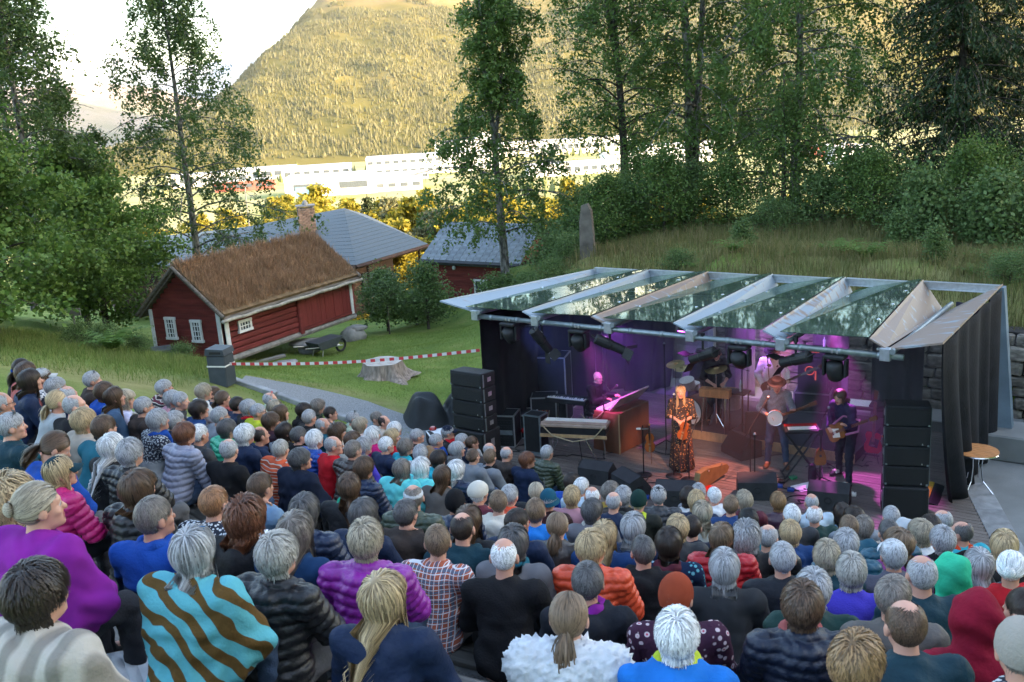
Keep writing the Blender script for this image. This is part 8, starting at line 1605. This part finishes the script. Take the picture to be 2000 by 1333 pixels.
def musician(label, loc, rz, J, top, topmat, bottom, shoemat, hair, haircol, gk='plain', beard=False, scale=1., h=.0098, sleeve=1., dress=False, extra=None):
    o = ob('person', body_mesh(J, h), None, loc, rz); o.scale = (scale,) * 3; tag(o, label, 'person', 'musicians on the stage'); HM4 = Matrix.Translation(J['hc']) @ Matrix(J['R']).to_4x4()
    if hair: q = with_mat(ob('hair', HAIRM[hair], o), HM[haircol]); q.matrix_local = HM4
    if beard: q = with_mat(ob('beard', HAIRM['beard'], o), HM[haircol]); q.matrix_local = HM4
    if dress:
        P = garment_prims(J, .012, sleeve=sleeve); z0 = J['pel'][2]
        for t in np.linspace(0, 2 * math.pi, 9)[:-1]: c = np.array([math.cos(t), math.sin(t), 0]); P.append(cap(np.array((0, 0, z0 + .12)) + c * .06, np.array((0, .02, .07)) + c * .2, .09, .045, .06, 1))
        P.append(cap((0, 0, z0), (0, .01, .1), .15, .2, .06, 1)); V, F = sdf_mesh(P, .012); N_ = vnormals(V, F); fold = np.sin(np.arctan2(V[:, 1], V[:, 0]) * 17 + 2 * np.sin(V[:, 2] * 6)) * np.clip((.95 - V[:, 2]) / .9, 0, 1) * .014; V = V + N_ * fold[:, None]; ob('dress', me_np('dress', V, F, [topmat]), o)
    else:
        me = garment_mesh(J, gk, .0135) if sleeve == 1. else None
        if me is None: V, F = sdf_mesh(garment_prims(J, .016, sleeve=sleeve), .011); N_ = vnormals(V, F); V = V + N_ * (.0036 * np.sin(V[:, 2] * 55 + 9 * V[:, 0] + 3 * np.sin(V[:, 0] * 17)))[:, None]; me = me_np(top, V, F, [None])
        with_mat(ob(top, me, o), topmat); with_mat(ob('trousers', trouser_mesh(J, .0145), o), bottom)
    for q in 'rl': with_mat(ob('shoe', shoe_mesh(J, q, .01), o), shoemat)
    if extra: extra(o, HM4)
    return o
def face_rz(dx, dy): return math.atan2(-dx, dy)
def dress_mat():
    m, nt, b, N, L = _nt('flowered_dress'); tc = N('TexCoord'); vo = N('TexVoronoi'); vo.inputs['Scale'].default_value = 26; L(tc.outputs['Object'], vo.inputs[0]); r = N('ValToRGB'); e = r.color_ramp.elements; e[0].position = .25; e[0].color = (.34, .17, .06, 1); e[1].position = .36; e[1].color = (.022, .012, .012, 1); L(vo.outputs[0], r.inputs[0]); L(r.outputs[0], b.inputs['Base Color']); b.inputs['Roughness'].default_value = .8; return m
# singer in the long dress, hands together, a fiddle hanging from one hand
J = standing(yaw=.1, pitch=.05, arms=dict(er=(.245, .05, 1.10), wr=(.06, .235, 1.08), fr=(.0, .30, 1.06), el=(-.245, .05, 1.10), wl=(-.07, .235, 1.06), fl=(-.02, .30, 1.03)))
def glasses_on_head(o, H4): q = ob('sunglasses', GLU, o); q.matrix_local = H4
musician('singer with long blond hair in a dark flowered ankle-length dress', (3.08, 17.72, 0), face_rz(-.28, -.96), J, 'dress', dress_mat(), None, MSHOE, 'long', 'blond', dress=True, sleeve=.25, scale=.97, extra=glasses_on_head)
fv = thing('fiddle', 'fiddle held low against the dress of the singer', 'fiddle', (3.06, 17.42, .86), face_rz(-.28, -.96) + math.pi); violin(fv, True); fv.rotation_euler = (.15, .25, face_rz(-.28, -.96) + math.pi)
# banjo player
J = standing(pitch=-.35, lean=.03, feet=((.16, .02), (-.17, .04)), arms=dict(er=(.30, .02, 1.10), wr=(.16, .22, 1.04), fr=(.10, .27, 1.02), el=(-.28, .1, 1.12), wl=(-.30, .30, 1.16), fl=(-.30, .36, 1.20)))
brz = face_rz(-.30, -.95)
def flat_hat(o, H4):
    part('hat', o, M('black_felt', (.012, .012, .014), .9), lambda s: (s.lathe([(.165, .055), (.165, .062), (.1, .07), (.095, .14), (.07, .15)], 24, (0, -.01, 0)),)).matrix_local = H4
musician('bearded banjo player in a speckled grey shirt, jeans and dark hat', (4.84, 17.6, 0), brz, J, 'shirt', M('speckled_shirt', (.20, .22, .25), .9, .7, 90, .2, 60), M('jeans', (.035, .06, .11), .9), M('brown_boots', (.16, .06, .025), .6), 'shortm', 'brown', beard=True, sleeve=.75, scale=1.03, extra=flat_hat)
bj = thing('banjo', 'banjo with a pale round head held by the hatted player', 'banjo', (4.72, 17.28, 1.06), brz + math.pi); part('pot', bj, MWOODB, lambda s: s.lathe([(.14, -.035), (.145, .035)], 28, (0, 0, 0), Rx(math.pi / 2))); part('skin_head', bj, MSKINH, lambda s: s.lathe([(.135, 0), (.134, .006)], 28, (0, -.035, 0), Rx(math.pi / 2))); part('tension_hoop', bj, MCHROME, lambda s: s.tube([(.143 * math.cos(t), -.036, .143 * math.sin(t)) for t in np.linspace(0, 6.283, 29)], .007, 6)); part('neck', bj, MWOODB, lambda s: (s.box((0, -.02, .38), (.04, .025, .56)), s.box((0, -.015, .72), (.07, .016, .14)))); bj.rotation_euler = (0, 1.15, brz + math.pi)
part('bridge', bj, MWOODL, lambda s: s.box((0, -.046, -.04), (.06, .012, .008)))
# guitarist in the blue suit, legs apart, bent to the microphone
J = standing(yaw=.1, pitch=-.28, lean=.16, feet=((.26, -.12), (-.24, .24)), arms=dict(er=(.31, .06, 1.10), wr=(.16, .30, 1.0), fr=(.08, .34, .98), el=(-.27, .18, 1.08), wl=(-.30, .40, 1.14), fl=(-.29, .45, 1.19)))
grz = face_rz(-.85, -.53)
def sneakers(o, H4): [part('shoe_stripe', o, MIVORY, lambda s: [s.box((fx + .0, fy + .06 + .03 * k, .075), (.1, .012, .05)) for k in range(3)]) for fx, fy in ((.26, -.12), (-.24, .24))]
musician('long-haired guitarist in a dark blue suit bending to the microphone', (5.86, 16.72, 0), grz, J, 'jacket', M('blue_suit', (.012, .014, .05), .8, .2, 5, .2, 60), M('suit_trousers', (.010, .011, .022), .8), M('black_sneaker', (.02, .02, .022), .6), 'mid', 'brown', scale=1.03, extra=sneakers)
g1 = thing('electric_guitar', 'electric guitar with a pink strap played by the blue-suited guitarist', 'guitar', (5.60, 16.55, .98), grz + math.pi); guitar(g1, TELE, MSUNB, MWOODB); part('strap', g1, M('pink_strap', (.35, .12, .25), .7), lambda s: s.tube([(-.12, .02, -.1), (-.22, .1, .2), (-.05, .16, .45), (.12, .05, .42), (.1, 0, .18)], .022, 6)); g1.rotation_euler = (0, 1.05, grz + math.pi)
# bass player on the riser
J = standing(pitch=-.4, lean=.02, arms=dict(er=(.29, 0, 1.08), wr=(.17, .2, .92), fr=(.1, .25, .9), el=(-.27, .06, 1.12), wl=(-.32, .26, 1.02), fl=(-.32, .32, 1.04)))
def vest(o, H4): V, F = sdf_mesh([p for p in garment_prims(J, .026, collar=False) if p[6] == 1 and p[0] == 'e'], .012); ob('waistcoat', me_np('waistcoat', V, F, [cloth('black')]), o); flat_hat(o, H4)
musician('bass player in white shirt, black waistcoat and cap', (5.22, 19.35, .19), brz, J, 'shirt', cloth('white'), JEANS[1], MSHOE, 'shortm', 'dkbrown', extra=vest)
bs = thing('bass_guitar', 'black and white bass guitar of the player in the waistcoat', 'guitar', (5.14, 19.08, 1.08), brz + math.pi); guitar(bs, TELE, MBLK, MWOODB, .8); bs.rotation_euler = (0, 1.1, brz + math.pi)
# drummer bending over the slit drum
J = standing(pitch=-.35, yaw=-.4, lean=.22, arms=dict(er=(.27, .2, 1.06), wr=(.14, .42, .98), fr=(.1, .5, .96), el=(-.27, .2, 1.06), wl=(-.12, .42, .98), fl=(-.06, .5, .96)))
musician('drummer in a black shirt bending over the slit drum', (4.1, 19.72, .19), face_rz(.05, -1), J, 'shirt', cloth('black'), JEANS[1], MSHOE, 'shortm', 'dkbrown', sleeve=.35)
# pianist on a stool
J = seated(arms='lap', lean=.10, yaw=-.1, pitch=-.15)
for q, s in (('r', 1), ('l', -1)): J['e' + q] = (s * .24, .22, .30); J['w' + q] = (s * .16, .46, .38); J['f' + q] = (s * .15, .54, .38)
musician('bald pianist in a black suit seated at the wooden organ', (1.62, 20.0, .52), face_rz(.72, -.62), J, 'jacket', cloth('black'), JEANS[1], MSHOE, None, None, extra=lambda o, H4: setattr(ob('glasses', GLS, o), 'matrix_local', H4))
sto = thing('piano_stool', 'round black stool under the bald pianist', 'stool', (1.62, 20.0, 0)); part('seat', sto, MBLK, lambda s: s.lathe([(.19, .44), (.2, .5), (.17, .52)], 18)); [part('leg', sto, MCHROME, lambda s: s.cyl((.1 * math.cos(t), .1 * math.sin(t), .45), (.2 * math.cos(t), .2 * math.sin(t), 0), .014, 6)) for t in (.3, 1.87, 3.44, 5.01)]
# wheelchair of the spectator at the deck edge
wc = thing('wheelchair', 'wheelchair with chrome rims at the edge of the wooden deck', 'wheelchair', (0.35, 14.90, 0.51), -0.79)
[part('wheel', wc, MBLK, lambda s: s.tube([(x, .29 * math.cos(t), .29 * math.sin(t)) for t in np.linspace(0, 6.283, 29)], .016, 6)) for x in (-.29, .29)]; [part('push_rim', wc, MCHROME, lambda s: s.tube([(x, .25 * math.cos(t), .25 * math.sin(t)) for t in np.linspace(0, 6.283, 29)], .009, 5)) for x in (-.33, .33)]; part('back_rest', wc, MBLK, lambda s: s.box((0, -.2, .42), (.44, .03, .42))); part('seat', wc, MBLK, lambda s: s.box((0, 0, .2), (.44, .42, .05))); part('frame', wc, MPIPE, lambda s: [s.tube([(x, -.2, .7), (x, -.2, .2), (x, .25, .2), (x, .36, -.2)], .013, 6) for x in (-.23, .23)])
# ================================================================== stage lighting and smoke
def spot(name, a, b_, z, ta, tb_, tz, col, power, ang, blend=.5, r=.06):
    l = bpy.data.lights.new(name, 'SPOT'); l.energy = power; l.color = col; l.spot_size = rad(ang); l.spot_blend = blend; l.shadow_soft_size = r; o = ob(name, l); p = W(a, b_, z); o.location = p; o.rotation_euler = (W(ta, tb_, tz) - p).to_track_quat('-Z', 'Y').to_euler(); return o
VIO = (.45, .10, 1.); PNK = (.95, .12, .85)
_ab_ = lambda x, y: AB(x, y)
s_a, s_b = AB(3.08, 17.72)
spot('stage_lamp_front_warm', -6.9, 14.9, 2.5, s_a, s_b, 1.0, (1, .46, .27), 75, 34, .6)
spot('stage_lamp_violet_right', -4.72, 15.05, 2.52, *AB(5.9, 16.8), .9, (.5, .12, 1.), 176, 36, .5)
spot('stage_lamp_violet_back', -9.4, 16.2, 2.7, *AB(2.5, 20.9), .9, VIO, 95, 52, .6)
spot('stage_lamp_pink_keys', -9.6, 15.4, 2.7, *AB(2.05, 19.3), .8, PNK, 130, 30, .5)
spot('stage_lamp_violet_wall', -7.55, 17.8, 2.75, -7.3, 20.8, .8, (.6, .18, 1), 126, 60, .7)
spot('stage_lamp_blue_left', -10.95, 15.2, 2.6, -10.6, 19.5, .8, (.15, .22, 1), 50, 60, .7)
spot('stage_lamp_white_beam', -7.6, 19.2, 2.7, -7.9, 20.4, .3, (1, .82, .74), 67, 34, .5)
spot('stage_lamp_pink_deck', -5.6, 17.6, 2.7, *AB(5.9, 16.0), 0, (.9, .12, .8), 140, 44, .4)
spot('stage_lamp_warm_drums', -6.3, 15.1, 2.6, *AB(4.2, 19.2), 1.0, (1, .6, .42), 45, 34, .6)
spot('stage_lamp_red_floor', -6.0, 16.8, 2.7, *AB(3.7, 17.1), 0, (1, .28, .2), 150, 46, .6)
sb = MB().box((0, 0, 0), (8.2, 4.9, 2.66)).build('stage_smoke', None, None, W(-7.6, 18.0, 1.37), SRZ); sb['kind'] = 'stuff'; sb['label'] = 'thin stage smoke hanging under the roof'; sb['category'] = 'smoke'
mv = bpy.data.materials.new('smoke'); mv.use_nodes = True; nt = mv.node_tree; nt.nodes.remove(nt.nodes['Principled BSDF']); pv_ = nt.nodes.new('ShaderNodeVolumePrincipled'); pv_.inputs['Density'].default_value = .032; pv_.inputs['Color'].default_value = (.85, .85, .9, 1); pv_.inputs['Anisotropy'].default_value = .2; nt.links.new(pv_.outputs[0], nt.nodes['Material Output'].inputs['Volume']); sb.data.materials.clear(); sb.data.materials.append(mv)
# ================================================================== small things among the crowd
bp_ = thing('backpack', 'black backpack with lime green straps behind the man in blue fleece', 'backpack', (-1.52, 4.15, 3.72), .4); part('bag', bp_, cloth('black'), lambda s: s.lathe([(.13, 0), (.17, .08), (.17, .3), (.12, .42), (.05, .46)], 14), True); [part('strap', bp_, cloth('lime', 'fleece'), lambda s: s.tube([(x, -.14, .42), (x * 1.1, -.2, .36), (x * 1.15, -.2, .2), (x, -.16, .05)], .022, 6), True) for x in (-.07, .07)]
bl_ = MB(); [bl_._add([(-.3 + .06 * i, -.2, .02 * math.sin(i)), (-.24 + .06 * i, -.2, .02 * math.sin(i + 1)), (-.24 + .06 * i, .2, .02 * math.sin(i + 1.4)), (-.3 + .06 * i, .2, .02 * math.sin(i + .4))], [(0, 1, 2, 3)]) for i in range(9)]
o = bl_.build('folded_blanket', cloth('white', 'fleece'), None, (-1.95, 4.75, 4.22), .5, True); tag(o, 'white blanket spread beside the purple shawl', 'blanket'); q = o.modifiers.new('thick', 'SOLIDIFY'); q.thickness = .02
for i, (x, y, z, rz_, lab) in enumerate([(-1.15, 5.95, 3.92, .5, 'white programme sheet on the lap behind the purple down jacket'), (-2.05, 7.05, 3.83, .2, 'folded programme sheet beside the man resting chin on hand')]): tag(MB().box((0, 0, 0), (.2, .28, .006), Rx(.15)).build('programme', MPAPER, None, (x, y, z), rz_), lab, 'paper')
